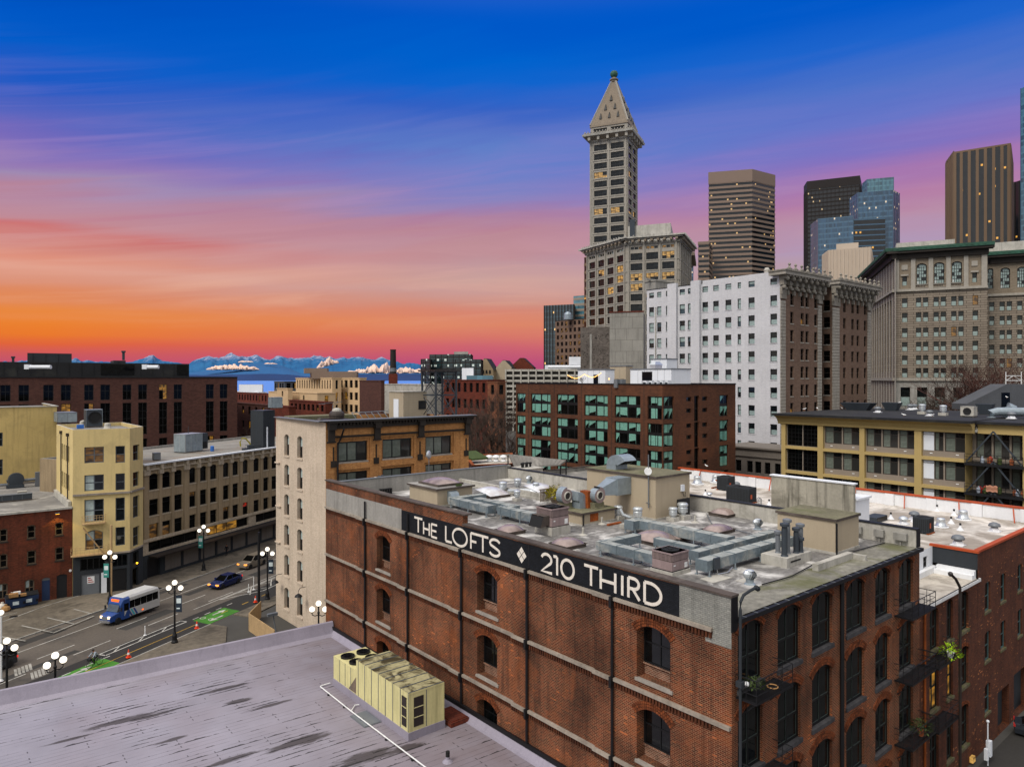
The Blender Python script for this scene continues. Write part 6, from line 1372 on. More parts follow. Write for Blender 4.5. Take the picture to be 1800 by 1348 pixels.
q0,q1=(BX0,BY0),(BX1,BY0);rb=cols_px(q0,q1,[(1166,1185),(1264.5,1280.5)]);hs=[]
for c in rb:
 for j,r in enumerate(rows):hs.append(hole(c[0],c[1]-.05,r[0],r[1]));put_bay(q0,q1,c[0],c[1]-.05,r[0],r[1],j%3+7)
sm=cols_px(q0,q1,[(1206.5,1215.5),(1234.5,1243.5)]);tall=cols_px(q0,q1,[(1220.5,1229)])[0]
for c in sm:
 for r in rows[:4]:hs.append(hole(c[0],c[1],r[1]-.75,r[1]-.15,'tiny',0,lit=.12));hs.append(hole(c[0],c[1],r[0]+.75,r[0]+1.35,'tiny',0,lit=.12))
for r in rows[:4]:hs.append(hole(tall[0],tall[1],r[0]-.5,r[1],'tiny2'))
bb.facade(bw,q0,q1,0,26.7,hs,.25)
bb.wall(bw,q1,(BX1,BY1),0,26.7);bb.wall(bw,(BX1,BY1),p0,0,26.7)
bpoly=gpoly(BX0,BY0,BX1,BY1);bb.flat(bb.part('roof',['roof_grey']),bpoly,26.2);bb.parapet(bb.part('parapet',['brick_brown']),bpoly,26.2,26.69,.3)
bb.coping(bb.part('coping',['black_iron']),bpoly,26.7,.16,.08,.35)
jb=bb.part('brick_joint',['dark_cornice'])
for c in bays[1:]:jb.box(BX0-.012,BY1-(c[0]-.62),0,BX0+.01,BY1-(c[0]-.55),26.6)
bb.finish()
BRZ=26.25
def white_house(label,pxL,pxC,pxR,d,z1,m='white_panel',door=None,z0=BRZ):
 x0,y0,x1,y1=gbox(pxL,pxC,pxR,d);t=thing('roof_house',label,'roof hut',(x0,y0,z0));mb=MB();mb.box(0,0,0,x1-x0,y1-y0,z1-z0-.15,0);mb.box(-.08,-.08,z1-z0-.15,x1-x0+.08,y1-y0+.08,z1-z0,1)
 for k in range(1,int((y1-y0)/1.2)):mb.box(-.012,k*1.2,.1,0.001,k*1.2+.03,z1-z0-.2,1)
 mb.build('wall',[M(m),M('grey_metal')],t)
 if door:
  a,b,h=door;mb=MB();mb.box(-.05,(y1-y0)*a,.05,-.013,(y1-y0)*b,h);mb.build('door',[M('window_black')],t);mb=MB();mb.box(-.06,(y1-y0)*a+.12,.3,-.051,(y1-y0)*b-.12,h-.15);mb.build('glazing',[M('glass_dark')],t)
 return t
wh1=white_house('small white roof house strung with warm bulbs on the brown building',1016,1064,1080,106,29.0,door=(.25,.42,1.9));white_house('beige roof house between the two white roof houses',1072,1100,1112,110,29.6,'stucco_beige')
white_house('wide white roof house with a black framed door and air units in front',1108,1180,1214,99,29.0,door=(.45,.7,2.3));white_house('upper white cube carrying a steel hood above the wide roof house',1144,1172,1190,106,30.6)
mb=MB();mb.box(-.8,-.5,0,.8,.5,.6);mb.grid([[(-.9,-.6,.6),(.9,-.6,.6),(.9,.6,.6),(-.9,.6,.6)],[(-.5,-.3,1.1),(.5,-.3,1.1),(.5,.3,1.1),(-.5,.3,1.1)]],0,True,False,True);tag(mb.build('steel_hood',[M('galvanised_bright')],None,dp(1153,104,28.95)),'bright steel hood in front of the upper white cube','hood')
for i in range(5):
 px=1136+i*9.5;t=thing('air_unit','white air unit in the row before the black framed door','air unit',dp(px,96.5,BRZ),0,'white air units on the brown building');mb=MB();mb.box(-.4,-.35,0,.4,.35,1.0);mb.build('cabinet',[M('white_panel')],t);mb=MB();mb.box(-.41,-.25,.2,-.402,.25,.8);mb.lathe((0,0,1.0),[(.3,0),(.3,.04),(.05,.04)],12);mb.build('grille',[M('steel_dark')],t)
for i in range(2):t=thing('air_unit','grey air unit by the beige roof house wall','air unit',dp(1085+i*9,100,BRZ),0,'grey air units on the brown building');mb=MB();mb.box(-.4,-.3,0,.4,.3,1.2);mb.build('cabinet',[M('grey_metal')],t);mb=MB();mb.lathe((0,0,1.2),[(.28,0),(.28,.04),(.05,.04)],12);mb.build('grille',[M('rubber')],t)
t=thing('string_lights','string of warm bulbs hung before the small white roof house','lights',dp(1000,100,BRZ));A_=dp(998,99,28.1)-t.location;B2=dp(1056,101,28.4)-t.location;mb=MB();mb2=MB()
pts=[A_.lerp(B2,i/24)-Vector((0,0,.5*sin(pi*(i%12)/12)))for i in range(25)];mb.tube(pts,.012,4);mb.tube([A_,A_-Vector((0,0,1.8))],.04,5);mb.build('cable',[M('rubber')],t)
for p in pts:mb2.ball(p-Vector((0,0,.08)),.07,6,0,4)
mb2.build('bulb',[M('bulb_warm')],t)['kind']='stuff'
t=thing('wall_lamp','warm lamp on the right end of the small white roof house','lamp',dp(1070.5,105.3,27.5));mb=MB();mb.ball((0,0,0),.12,8);mb.build('bulb',[M('bulb_warm')],t)
# ---- white side wall and brown hotel front with heavy cornice
HX,HY=122.0,68.4
hf=Bld('hotel_building','white painted side wall and brown ornate hotel front with massive bracketed cornice','building',(HX,HY));hw=hf.part('wall',['brick_white','brick_frye','quoin'])
p0,p1=(HX,99.8),(HX,HY);HT=47.4
colp=[(1141,1149.5),(1155,1162.5),(1170.5,1176.5),(1194.5,1204),(1209,1215),(1234.5,1244.5),(1253.5,1263.5),(1275,1285.5),(1296.5,1302.5),(1315.5,1326.5),(1354,1366)]
C=cols_px(p0,p1,colp);hs=[]
zt=z_on(p0,p1,1320,523.5);zb_=z_on(p0,p1,1320,540.5);pit=(z_on(p0,p1,1320,540.5)-z_on(p0,p1,1320,698))/5
for i,c in enumerate(C):
 hs.append(hole(c[0],c[1],zb_+3.9,zb_+3.9+1.15,'sash_black'))
 for k in range(10):
  z0=zb_-k*pit
  if z0>2:hs.append(hole(c[0],c[1],z0-.1,z0+(zt-zb_)+.05,'sash_black',lit=.02))
sl=z_on(p0,p1,1150,508);hf.facade(hw,p0,p1,0,HT-.9,hs,.18,0)
hw.box(HX+.003,HY+.05,HT-.9,HX+.5,HY+17.0,HT+.1,0);hw.box(HX+.003,HY+17.001,HT-.9,HX+.5,99.8,HT-.5,0)
pi_=hf.part('pier',['brick_white'])
for a,b in((1176.5,1192),(1217.5,1233)):c=cols_px(p0,p1,[(a,b)])[0];pi_.box(HX-.7,99.8-c[1],0,HX+.02,99.8-c[0],HT+.2)
for c in C:
 for k in range(9):z0=zb_-k*pit-.1;pi_.box(HX-.08,99.8-c[1]-.08,z0-.14,HX+.02,99.8-c[0]+.08,z0-.003)if z0>3 else None
dsn=hf.part('downspout',['concrete_light']);u=99.8-u_at(p0,p1,1153);dsn.tube([(HX-.12,u,5),(HX-.12,u,43)],.12,6)
def wing(xa,xb,cx,oa=1.5,ob=1.3,qa=1.7):
 q0,q1=(xa,HY),(xb,HY);W=xb-xa;hs=[]
 for c in cx:
  for k in range(10):z0=zb_+.2-k*pit;hs.append(hole(c*W-.62,c*W+.62,z0,z0+2.2,'sash_frye',lit=.03))if z0>2 else None
 hf.facade(hw,q0,q1,0,HT,hs,.25,1)
 qo=hf.part('quoin_strip',['quoin','ornament'])
 for a,b in((xa,xa+qa),(xb-1.5,xb)):
  for k in range(int((zb_+1.5)/.62)):z=k*.62;qo.box(a-.05*(k%2),HY-.16,z,b,HY+.02,z+.54,0)
  qo.box(a-.1,HY-.3,zb_+1.2,b+.1,HY+.02,zb_+3.2,1);qo.box(a,HY-.2,zb_+3.2,b,HY+.02,HT-2.6,0)
 st=hf.part('string_course',['quoin']);st.box(xa-.15,HY-.45,zb_+3.0,xb+.15,HY+.01,zb_+3.4)
 co=hf.part('cornice',['ornament','quoin']);co.box(xa-oa,HY-1.9,HT-.75,xb+ob,HY+1.5,HT-.1,1);co.box(xa-oa-.2,HY-2.1,HT-.1,xb+ob+.2,HY+1.5,HT+.15,0);co.box(xa-.2,HY-.35,HT-2.2,xb+.2,HY+.01,HT-1.8,1)
 n=int(W/2.1)
 for k in range(n+1):
  x=xa+W*k/n;co.box(x-.42,HY-1.5,HT-1.5,x+.42,HY-.003,HT-.76,0);co.box(x-.36,HY-.95,HT-2.5,x+.36,HY-.004,HT-1.501,0);co.lathe((x,HY-1.45,HT-1.45),[(.25,-.3),(.4,0),(.3,.3)],8,0);co.ball((x,HY-.75,HT-2.9),.42,8,0,6);co.box(x-.18,HY-.5,HT-4.2,x+.18,HY-.004,HT-2.9,0)
 for k in range(2*n):x=xa+W*(k+.5)/(2*n);co.box(x-.2,HY-1.75,HT-1.0,x+.2,HY-1.0,HT-.751,1)
 for k in range(0,n+1):x=xa+W*k/n;co.lathe((x,HY-1.8,HT+.14),[(.3,0),(.34,.3),(.12,.7),(.3,1.0),(.05,1.3)],8,0);co.box(x-.7,HY-2.0,HT+.14,x+.7,HY-1.6,HT+.4,0)
wing(HX,137.6,(.27,.52,.64,.86),1.5,.3);wing(142.2,159.8,(.31,.52,.66,.86),.7,1.4,2.9)
q0,q1=(142.2,76),(142.2,HY);hs=[]
for k in range(10):z0=zb_+.2-k*pit;hs.append(hole(5.75,7.15,z0,z0+2.2,'sash_frye'))if z0>2 else None
hf.facade(hw,q0,q1,0,HT,hs,.2,1);hf.wall(hw,(137.6,HY),(137.6,76),0,HT,1);hf.wall(hw,(137.6,76),(142.2,76),0,HT,1);hf.wall(hw,(159.8,HY),(159.8,99.8),0,HT,1);hf.wall(hw,(159.8,99.8),p0,0,HT-.9)
hf.flat(hf.part('roof',['roof_grey']),[p0,(HX,HY),(159.8,HY),(159.8,99.8)],HT-1);cp=hf.part('coping',['roof_black']);cp.box(HX-.1,HY+17,HT-.49,HX+.6,99.9,HT-.38)
hf.finish()
mb=MB();mb.lathe((0,0,0),[(.5,0),(.5,1.2),(.6,1.3),(.3,1.8)],12);tag(mb.build('roof_vent',[M('concrete_light')],None,dp(1348,134,HT-.6)),'pale round vent on the white wall roof edge','vent')
mb=MB();mb.box(-3,-1.5,0,3.5,1.5,2.6);mb.box(-3.2,-1.7,2.6,3.7,1.7,2.8);mb.box(-4.5,-.3,2.8,1,.1,3.2);tag(mb.build('roof_hut',[M('concrete')],None,dp(1158,158,HT-1)),'grey concrete hut above the left end of the white wall','roof hut')
x0,y0,x1,y1=gbox(1270,1376,1420,111);gq_=Bld('commercial_building','grey low front with black grid windows between brown and yellow framed buildings','building',(x0,y0));gw=gq_.part('wall',['grey_facade']);p0,p1=(x0,y1),(x0,y0);zt=z_on(p0,p1,1330,789)
hs=[hole(c[0],c[1],z_on(p0,p1,1330,831),z_on(p0,p1,1330,811),'grey3')for c in cols_px(p0,p1,[(1293,1303),(1313,1323),(1327,1338),(1344,1354),(1362,1372)])];gq_.facade(gw,p0,p1,0,zt,hs,.25);gq_.walls(gw,gpoly(x0,y0,x1,y1),0,zt,skip=(0,));gq_.flat(gq_.part('roof',['roof_grey']),gpoly(x0,y0,x1,y1),zt-.3)
cc=gq_.part('cornice',['grey_facade']);cc.box(x0-.4,y0-.3,zt,x1,y1,zt+.25);cc.box(x0-.25,y0,zt-1.3,x0-.002,y1,zt-1.1);gq_.finish()
# ---- yellow-framed loft building on the right
TX,TYa,TYb,TZ=100.0,55.9,31.3,22.1
tf=Bld('loft_building','yellow concrete framed loft building with wide grouped windows and black roof','building',(TX,TYb));tw=tf.part('wall',['stucco_tan_frame','panel_taupe'])
p0,p1=(TX,TYa),(TX,TYb)
by=[cols_px(p0,p1,[(a,b)])[0]for a,b in((1380.5,1437),(1446.5,1510.5),(1519.5,1607),(1619.5,1696.5))]
rws=[(z_on(p0,p1,1565,797),z_on(p0,p1,1565,754.5)),(z_on(p0,p1,1565,845.5),z_on(p0,p1,1565,802.5))];pt=rws[0][1]-rws[1][1]
rws=[(rws[0][0]-k*pt,rws[0][1]-k*pt)for k in range(5)]
hs=[hole(c[0],c[1],r[0],r[1])for c in by for r in rws];tf.facade(tw,p0,p1,0,20.9,hs,.55)
for i,c in enumerate(by):
 for r in rws:
  n=3 if i==2 else 2;a0,a1=(TX+.5,TYa-c[0]),(TX+.5,TYa-c[1]);W=c[1]-c[0]
  if i==0:tf.facade(tw,a0,a1,r[0],r[1],[hole(W*k/2+.06,W*(k+1)/2-.06,r[0]+.05,r[1]-.05,'taupe_grid')for k in range(2)],.1,1)
  else:tf.facade(tw,a0,a1,r[0],r[1],[hole(W*k/n+.08+(1.3 if i==3 and k==0 else 0),W*(k+1)/n-.08,r[0]+.75,r[1]-.06,'taupe')for k in range(n)],.1,1)
wp=tf.part('white_panel',['white_panel'])
for r in rws:c=by[3];wp.box(TX+.44,TYa-c[0]-1.35,r[0]+.78,TX+.495,TYa-c[0]-.12,r[1]-.5);wp.box(TX+.44,TYa-c[0]-1.35,r[1]-.42,TX+.495,TYa-c[0]-.12,r[1]-.1)
vt=tf.part('wall_vent',['white_paint'])
for i in(1,2,3):
 for r in rws[:3]:
  for f_ in(.2,.8):y=TYa-by[i][0]-f_*(by[i][1]-by[i][0]);vt.box(TX+.44,y-.16,r[0]+.35,TX+.497,y+.16,r[0]+.46)
cv=tf.part('cornice',['stucco_tan_frame','roof_black'])
prof=[(0,20.7),(-.12,20.75),(-.2,21.1),(-.55,21.6),(-1.2,21.95),(-1.2,22.0)]
for ya,yb2 in((TYa+.5,TYb-.9),):
 for(o0,z0),(o1,z1)in zip(prof,prof[1:]):cv.face([(TX+o0,ya,z0),(TX+o0,yb2,z0),(TX+o1,yb2,z1),(TX+o1,ya,z1)],0)
 cv.face([(TX+o,yb2,z)for o,z in prof]+[(TX+.5,yb2,22.0),(TX+.5,yb2,20.7)],0)
cv.box(TX-1.4,TYb-1.0,22.0,TX+30,TYa+.8,22.3,1)
cv.box(TX+1.2,TYb-6.5,20.7,TX+30,TYb-1.0,21.9,0);cv.box(TX+.6,TYb-6.5,21.9,TX+30,TYb-1.001,22.2,1)
rf_=tf.part('roof',['roof_black']);tf.flat(rf_,[(TX-1.3,TYa+.7),(TX-1.3,TYb-.9),(TX+30,TYb-.9),(TX+30,TYa+.7)],22.31)
tf.flat(rf_,[(TX+.6,TYb-.9),(TX+.6,TYb-14),(TX+30,TYb-14),(TX+30,TYb-.9)],22.21)
tf.wall(tw,(TX,TYb),(TX+2.6,TYb),0,20.7);tf.wall(tw,(TX+30,TYa),(TX,TYa),0,20.9)
q0,q1=(TX+2.6,TYb),(TX+2.6,TYb-6.0);hs=[hole(.4+k*1.9,2.1+k*1.9,r[0]+.1,r[1]-.1,'taupe')for k in range(3)for r in rws];tf.facade(tw,q0,q1,0,20.7,hs,.15,1);tf.facade(tw,(TX,TYb-6.0),(TX,TYb-14),0,20.9,[hole(1,6.5,r[0],r[1],'taupe')for r in rws],.3);tf.wall(tw,(TX+2.6,TYb-6.0),(TX,TYb-6.0),0,20.9)
tf.finish()
def deckrail(label,z):
 t=thing('balcony',label,'balcony',(TX,TYb,z),0,'black steel balconies of the yellow framed building');mb=MB();mb.box(-.5,-6.2,-.3,2.58,-.02,0);mb.build('platform',[M('black_iron')],t);mb=MB()
 for zz_ in(.4,.75,1.1):mb.tube([(-.45,-.05,zz_),(-.45,-6.15,zz_)],.03,5)
 for k in range(8):mb.tube([(-.45,-.05-6.1*k/7,0),(-.45,-.05-6.1*k/7,1.1)],.03,5)
 mb.build('railing',[M('black_iron')],t);mb=MB();mb.bar((-.3,-.2,.1),(-.3,-3.1,4.0),.16,.16);mb.bar((-.3,-6.0,.1),(-.3,-3.1,4.0),.16,.16);mb.build('brace',[M('steel_dark')],t);return t
deckrail('upper black steel balcony with a crossed brace and pink towel things',rws[0][0]-.35);deckrail('lower black steel balcony with laundry over its rail',rws[1][0]-.35);deckrail('lowest black steel balcony half hidden by the orange parapet',rws[2][0]-.35)
rr=random.Random(5)
for z,lb,n in((rws[0][0]-.34,'small red chairs and pots on the upper steel balcony',5),(rws[1][0]-.34,'pots and folded chairs on the lower steel balcony',8)):
 t=thing('balcony_clutter',lb,'clutter',(TX+.6,TYb-3.5,z));
 for i in range(n):mb=MB();x,y=rr.uniform(-.6,.8),rr.uniform(-2.4,2.4);mb.lathe((x,y,0),[(.2,0),(.26,.3+rr.random()*.3),(.05,.8)],8);mb.build('pot',[M(['terracotta_pot','red_paint','green_leaf_dark','cloth_grey'][i%4])],t)
mb=MB();rows=[[(-.1-.03*sin(j*1.3),-.9*i/6*1.0-1.0,1.12-.75*j/5-.06*sin(i*1.7))for j in range(6)]for i in range(9)];mb.grid(rows,0,closed=False);mb.grid([[(p[0]-.04,p[1],p[2])for p in r]for r in rows][::-1],0,closed=False);tag(mb.build('hanging_cloth',[M('skin')],None,Vector((TX-.42,TYb-1.4,rws[1][0]-.34))),'pinkish cloth hung over the lower steel balcony rail','cloth')
TR=22.32
def hopper(label,px,d,w_,l_,h_):t=thing('roof_hopper',label,'roof hopper',dp(px,d,TR),0,'grey hopper hoods on the black roof');mb=MB();mb.grid([[(-w_*.3,-l_*.3,0),(w_*.3,-l_*.3,0),(w_*.3,l_*.3,0),(-w_*.3,l_*.3,0)],[(-w_/2,-l_/2,h_),(w_/2,-l_/2,h_),(w_/2,l_/2,h_),(-w_/2,l_/2,h_)]],0,True,True,True);mb.build('hood',[M('steel_dark')],t)
hopper('broad shallow grey hopper hood near the left of the black roof',1509,118,2.6,5.2,1.2);hopper('tall grey hopper hood in the middle of the black roof',1568,116,2.0,2.6,1.3);hopper('grey hopper hood in front of the sloping stair roof',1732,104,1.5,2.2,1.5)
for i,(px,d,s,lb)in enumerate(((1543,109,1.0,'flat round vent left of the tall hopper'),(1600,118,1.1,'dark flat round vent at the back of the black roof'),(1621,104,1.1,'tall pale round vent in the middle of the black roof'),(1658,100,1.0,'pale round vent beside the fan unit'),(1607,120,1.0,'second dark flat round vent at the back'),(1634,99,.9,'low flat vent before the pale round vent'),(1778,92,1.0,'low flat vent before the big lying duct'))):
 if i in(2,3):fanvent(lb,dp(px,d,TR),1.3,'round vents on the black roof')
 else:mush(lb,dp(px,d,TR),s*1.25,'round vents on the black roof')
t=rbox('small white fan unit on rails on the black roof','roof_unit','roof unit',1703,97,TR,1.3,1.6,1.4,'concrete_light');mb=MB();mb.M=Matrix.Translation((-.66,0,.75))@Matrix.Rotation(radians(-90),4,'Y');mb.lathe((0,0,0),[(.5,0),(.5,.06),(.4,.05),(.05,.02)],16);mb.build('fan',[M('rubber')],t)
t=thing('roof_duct','big steel duct lying along the right end of the black roof','duct',dp(1742,95,TR),radians(-50));mb=MB();mb.tube([(0,0,.0),(.0,0,.6),(.8,0,.8),(9,0,.8)],.55,12);mb.tube([(2.2,1.0,0),(2.2,1.0,1.2),(2.6,1.0,1.5),(3.2,1.0,1.2),(3.2,1.0,.8)],.5,12);mb.build('duct_run',[M('galvanised')],t)
t=thing('stair_roof','dark sloping stair roof with a door at the back of the black roof','roof hut',dp(1715,118,TR));xs=dp(1800,118,TR)-t.location;dl=xs.normalized();nl=Vector((-dl.y,dl.x,0));mb=MB();L=8.6
def sr(u,o,z):q=dl*u+nl*o;return(q.x,q.y,z)
mb.grid([[sr(-1.5,o,0),sr(L,o,0),sr(L,o,4.3),sr(5.2,o,4.3),sr(-1.5,o,1.0)]for o in(0,4.0)],0,True,True,True);mb.build('wall',[M('grey_paint')],t);mb=MB();mb.grid([[sr(4.3,-.04,.5),sr(5.7,-.04,.5),sr(5.7,-.04,2.9),sr(4.3,-.04,2.9)],[sr(4.3,.02,.5),sr(5.7,.02,.5),sr(5.7,.02,2.9),sr(4.3,.02,2.9)]],0,True,True,True);mb.build('door',[M('glass_dark')],t);mb=MB()
for u in(5.4,8.0):mb.tube([sr(u,.5,4.3),sr(u,.5,6.4)],.06,5)
for z in(4.9,5.7):mb.tube([sr(5.4,.5,z),sr(8.0,.5,z)],.05,5)
mb.tube([sr(5.4,.5,4.9),sr(6.7,.5,5.7),sr(8.0,.5,4.9)],.04,5);mb.build('railing',[M('white_paint')],t)
def gull(label,px,d,z):
 t=thing('gull',label,'bird',dp(px,d,z),R.random()*6,'white gulls on the black roof');mb=MB();rings=[]
 for x,r,zz_ in((-.3,.01,.2),(-.18,.06,.19),(0,.1,.2),(.12,.09,.24),(.2,.055,.32),(.26,.055,.36),(.33,.012,.35)):rings.append([(x,r*cos(2*pi*j/8),zz_+r*sin(2*pi*j/8))for j in range(8)])
 mb.grid(rings,0,True,True,True);mb.tube([(0,.03,0),(0,.03,.14)],.012,4,1);mb.tube([(0,-.03,0),(0,-.03,.14)],.012,4,1);mb.build('body',[M('white_paint'),M('orange_metal')],t)
for px,d,z,lb in((1414,115,22.4,'white gull at the left end of the black roof edge'),(1437,117,22.4,'white gull second from the left on the black roof edge'),(1480,118,22.4,'white gull beside the broad hopper hood'),(1565,124,23.0,'white gull behind the tall hopper hood'),(1581,122,23.2,'white gull above the tall hopper hood'),(1589,98,TR,'white gull walking in the middle of the black roof'),(1639,97,TR,'white gull near the pale round vent'),(1770,116,24.3,'white gull on top of the lying duct'),(1242,95,15.6,'white gull on the far orange parapet')):gull(lb,px,d,z)
# ---- courthouse block with green cornice
E0,E1,E2=tuple(xy(dp(1572,190))),tuple(xy(dp(1736,181))),tuple(xy(dp(1521,239)))
ch_=Bld('courthouse','grey stone courthouse block with arched top windows and green copper cornice','building',E0);cw=ch_.part('wall',['stone_courses','brick_court','stone_smith','concrete'])
zc=lambda py,px=1655:z_on(E0,E1,px,py)
zt_,zs_,zl_=zc(452),zc(508),zc(666)
cp_=[(1585.5,1595.5),(1610,1619.5),(1622.5,1632),(1641,1650.5),(1653.5,1663),(1672,1681.5),(1684.5,1694),(1709.5,1719.5)]
hs=grid(cols_px(E0,E1,cp_),[(zc(a+16.5),zc(a))for a in(521.5,548,575,600,624,647)],'sash_court',lit=.07)
ch_.facade(cw,E0,E1,zl_,zs_,hs,.35,0)
hs=grid(cols_px(E0,E1,[(1611,1629),(1642,1660),(1673,1691)]),[(zc(498),zc(461))],'arch_court',2.6,lit=0)+grid(cols_px(E0,E1,[(1586,1594.5),(1709,1717.5)]),[(zc(499),zc(483))],'sash_court')
ch_.facade(cw,E0,E1,zs_,zt_,hs,.5,1)
hs=[hole(c[0],c[1],zc(715),zc(681),'sash_court',lit=.3)for c in cols_px(E0,E1,[(1583,1600),(1612,1630),(1643,1661),(1676,1692),(1705,1722)])];ch_.facade(cw,E0,E1,0,zl_,hs,.6,3)
def face_pts(A,B):d=(xy(B)-xy(A)).normalized();n=Vector((d.y,-d.x));return lambda u,o:xy(A)+d*u+n*o
fp=face_pts(E0,E1);LE=(xy(E1)-xy(E0)).length
bl=ch_.part('balustrade',['stone_smith','window_brown'])
for c in cols_px(E0,E1,[(1611,1629),(1642,1660),(1673,1691)]):bl.prism([fp(c[0]-.2,.2),fp(c[1]+.2,.2),fp(c[1]+.2,-.01),fp(c[0]-.2,-.01)],zc(504.5),zc(503.6),0);bl.prism([fp(c[0]-.2,.2),fp(c[1]+.2,.2),fp(c[1]+.2,-.01),fp(c[0]-.2,-.01)],zc(499),zc(498),0);[bl.prism([fp(c[0]+k*.35,.12),fp(c[0]+k*.35+.16,.12),fp(c[0]+k*.35+.16,-.01),fp(c[0]+k*.35,-.01)],zc(503.6),zc(499),1)for k in range(int((c[1]-c[0])/.35))]
pl=ch_.part('pilaster',['stone_smith'])
for a,b in((1572,1580.5),(1601,1609),(1632,1640),(1663,1671),(1694,1702),(1725,1735)):c=cols_px(E0,E1,[(a,b)])[0];pl.prism([fp(c[0],.35),fp(c[1],.35),fp(c[1],-.01),fp(c[0],-.01)],zs_,zt_)
for a,b in((1583,1597),(1706,1720)):c=cols_px(E0,E1,[(a,b)])[0];pl.prism([fp(c[0],.3),fp(c[1],.3),fp(c[1],-.01),fp(c[0],-.01)],zc(482),zc(479));pl.prism([fp(c[0]+.2,.2),fp(c[1]-.2,.2),fp(c[1]-.2,-.01),fp(c[0]+.2,-.01)],zc(471),zc(462))
sc_=ch_.part('string_course',['stone_smith']);sc_.prism([fp(-.3,.6),fp(LE,.6),fp(LE,-.01),fp(-.3,-.01)],zs_-.3,zs_+.35);sc_.prism([fp(-.3,.5),fp(LE,.5),fp(LE,-.01),fp(-.3,-.01)],zl_-.5,zl_+.3)
fs=face_pts(E2,E0);LS=(xy(E0)-xy(E2)).length
hs=[hole(2.3+k*4.3,5.2+k*4.3,zl_+2,zs_-2,None)for k in range(int(LS/4.3)-1)];ch_.facade(cw,E2,E0,0,zt_,hs,.3,0)
gs=ch_.part('window_strip',['glass_dark']);gs.prism([fs(1,-.28),fs(LS-1,-.28),fs(LS-1,-.4),fs(1,-.4)],zl_+2,zs_-2)
pk=ch_.part('pilaster',['stone_smith'])
for k in range(int(LS/4.3)+1):pk.prism([fs(1.1+k*4.3,.1),fs(2.1+k*4.3,.1),fs(2.2+k*4.3,-.01),fs(1+k*4.3,-.01)],0,zt_)
sc_.prism([fs(0,.6),fs(LS+.3,.6),fs(LS+.3,-.01),fs(0,-.01)],zs_-.3,zs_+.35);sc_.prism([fs(0,.5),fs(LS+.3,.5),fs(LS+.3,-.01),fs(0,-.01)],zl_-.5,zl_+.3)
dv=(xy(E1)-xy(E0)).normalized();nv=Vector((-dv.y,dv.x));F0=xy(E1)+nv*7;F1=F0+dv*60
epoly=[E2,E0,E1,tuple(F0),tuple(F1),tuple(F1+nv*40),tuple(xy(E2)+nv*0+dv*2)]
ch_.wall(cw,E1,tuple(F0),0,zt_,0);z2=zt_-1.6
hs=grid([(u_at(F0,F1,a),u_at(F0,F1,b))for a,b in((1739,1748),(1757,1766.5),(1769.5,1779),(1788,1797.5),(1810,1820))],[(zc(a+16),zc(a))for a in(530,555,580,606,630)],'sash_court',lit=.12);ch_.facade(cw,F0,F1,zl_,zs_-1.5,hs,.35,0);ch_.facade(cw,F0,F1,0,zl_,[],m=3)
ch_.facade(cw,F0,F1,zs_-1.5,z2,grid([(u_at(F0,F1,a),u_at(F0,F1,b))for a,b in((1735.5,1746),(1758.5,1775.5),(1788,1805))],[(zs_+.2,z2-1.2)],'arch_court',2.2),.5,1)
fg=face_pts(F0,F1);sc_.prism([fg(0,.5),fg(60,.5),fg(60,-.01),fg(0,-.01)],zs_-1.8,zs_-1.2)
cn=ch_.part('cornice',['dark_cornice','green_cornice'])
for f_,L,z in((fp,LE,zt_),(fs,LS,zt_),(fg,60,z2)):
 a,b=(-2.3,L+1.2)if f_ is fp else((0,L+2.3)if f_ is fs else(0,L))
 cn.prism([f_(a+1.5,.8),f_(b-1,.8),f_(b-1,-.5),f_(a+1.5,-.5)],z,z+1.4,0);cn.prism([f_(a+.2,2.1),f_(b,2.1),f_(b,-.5),f_(a+.2,-.5)],z+1.4,z+2.0,0);cn.prism([f_(a,2.4),f_(b,2.4),f_(b,-.5),f_(a,-.5)],z+2.0,z+2.9,1)
 for k in range(int((b-a)/1.3)):cn.prism([f_(a+k*1.3,2.5),f_(a+k*1.3+.6,2.5),f_(a+k*1.3+.6,2.3),f_(a+k*1.3,2.3)],z+2.3,z+2.8,1)
ch_.flat(ch_.part('roof',['roof_grey']),epoly,zt_+.2);ch_.finish()
def block(name,label,cat,pts,z0,z1,mats,build=None,partn='wall',top='roof_grey',L=None):
 """plan polygon extruded, walls in mats[0]"""
 t=thing(name,label,cat,(pts[0][0],pts[0][1],z0));mb=MB(t.location);mb.prism([xy(p)for p in pts],z0,z1,0,1);mb.build(partn,[M(mats),M(top)],t);return t
t=block('roof_house','pale concrete roof storey above the right wing of the courthouse','roof storey',[fg(2,-6),fg(58,-6),fg(58,-20),fg(2,-20)],z2+2.9,z2+6.5,'concrete_light');t=block('roof_house','low pale roof box behind the green cornice','roof storey',[fp(1,-9),fp(15,-9),fp(15,-20),fp(1,-20)],zt_+2,zt_+6.0,'concrete_light')
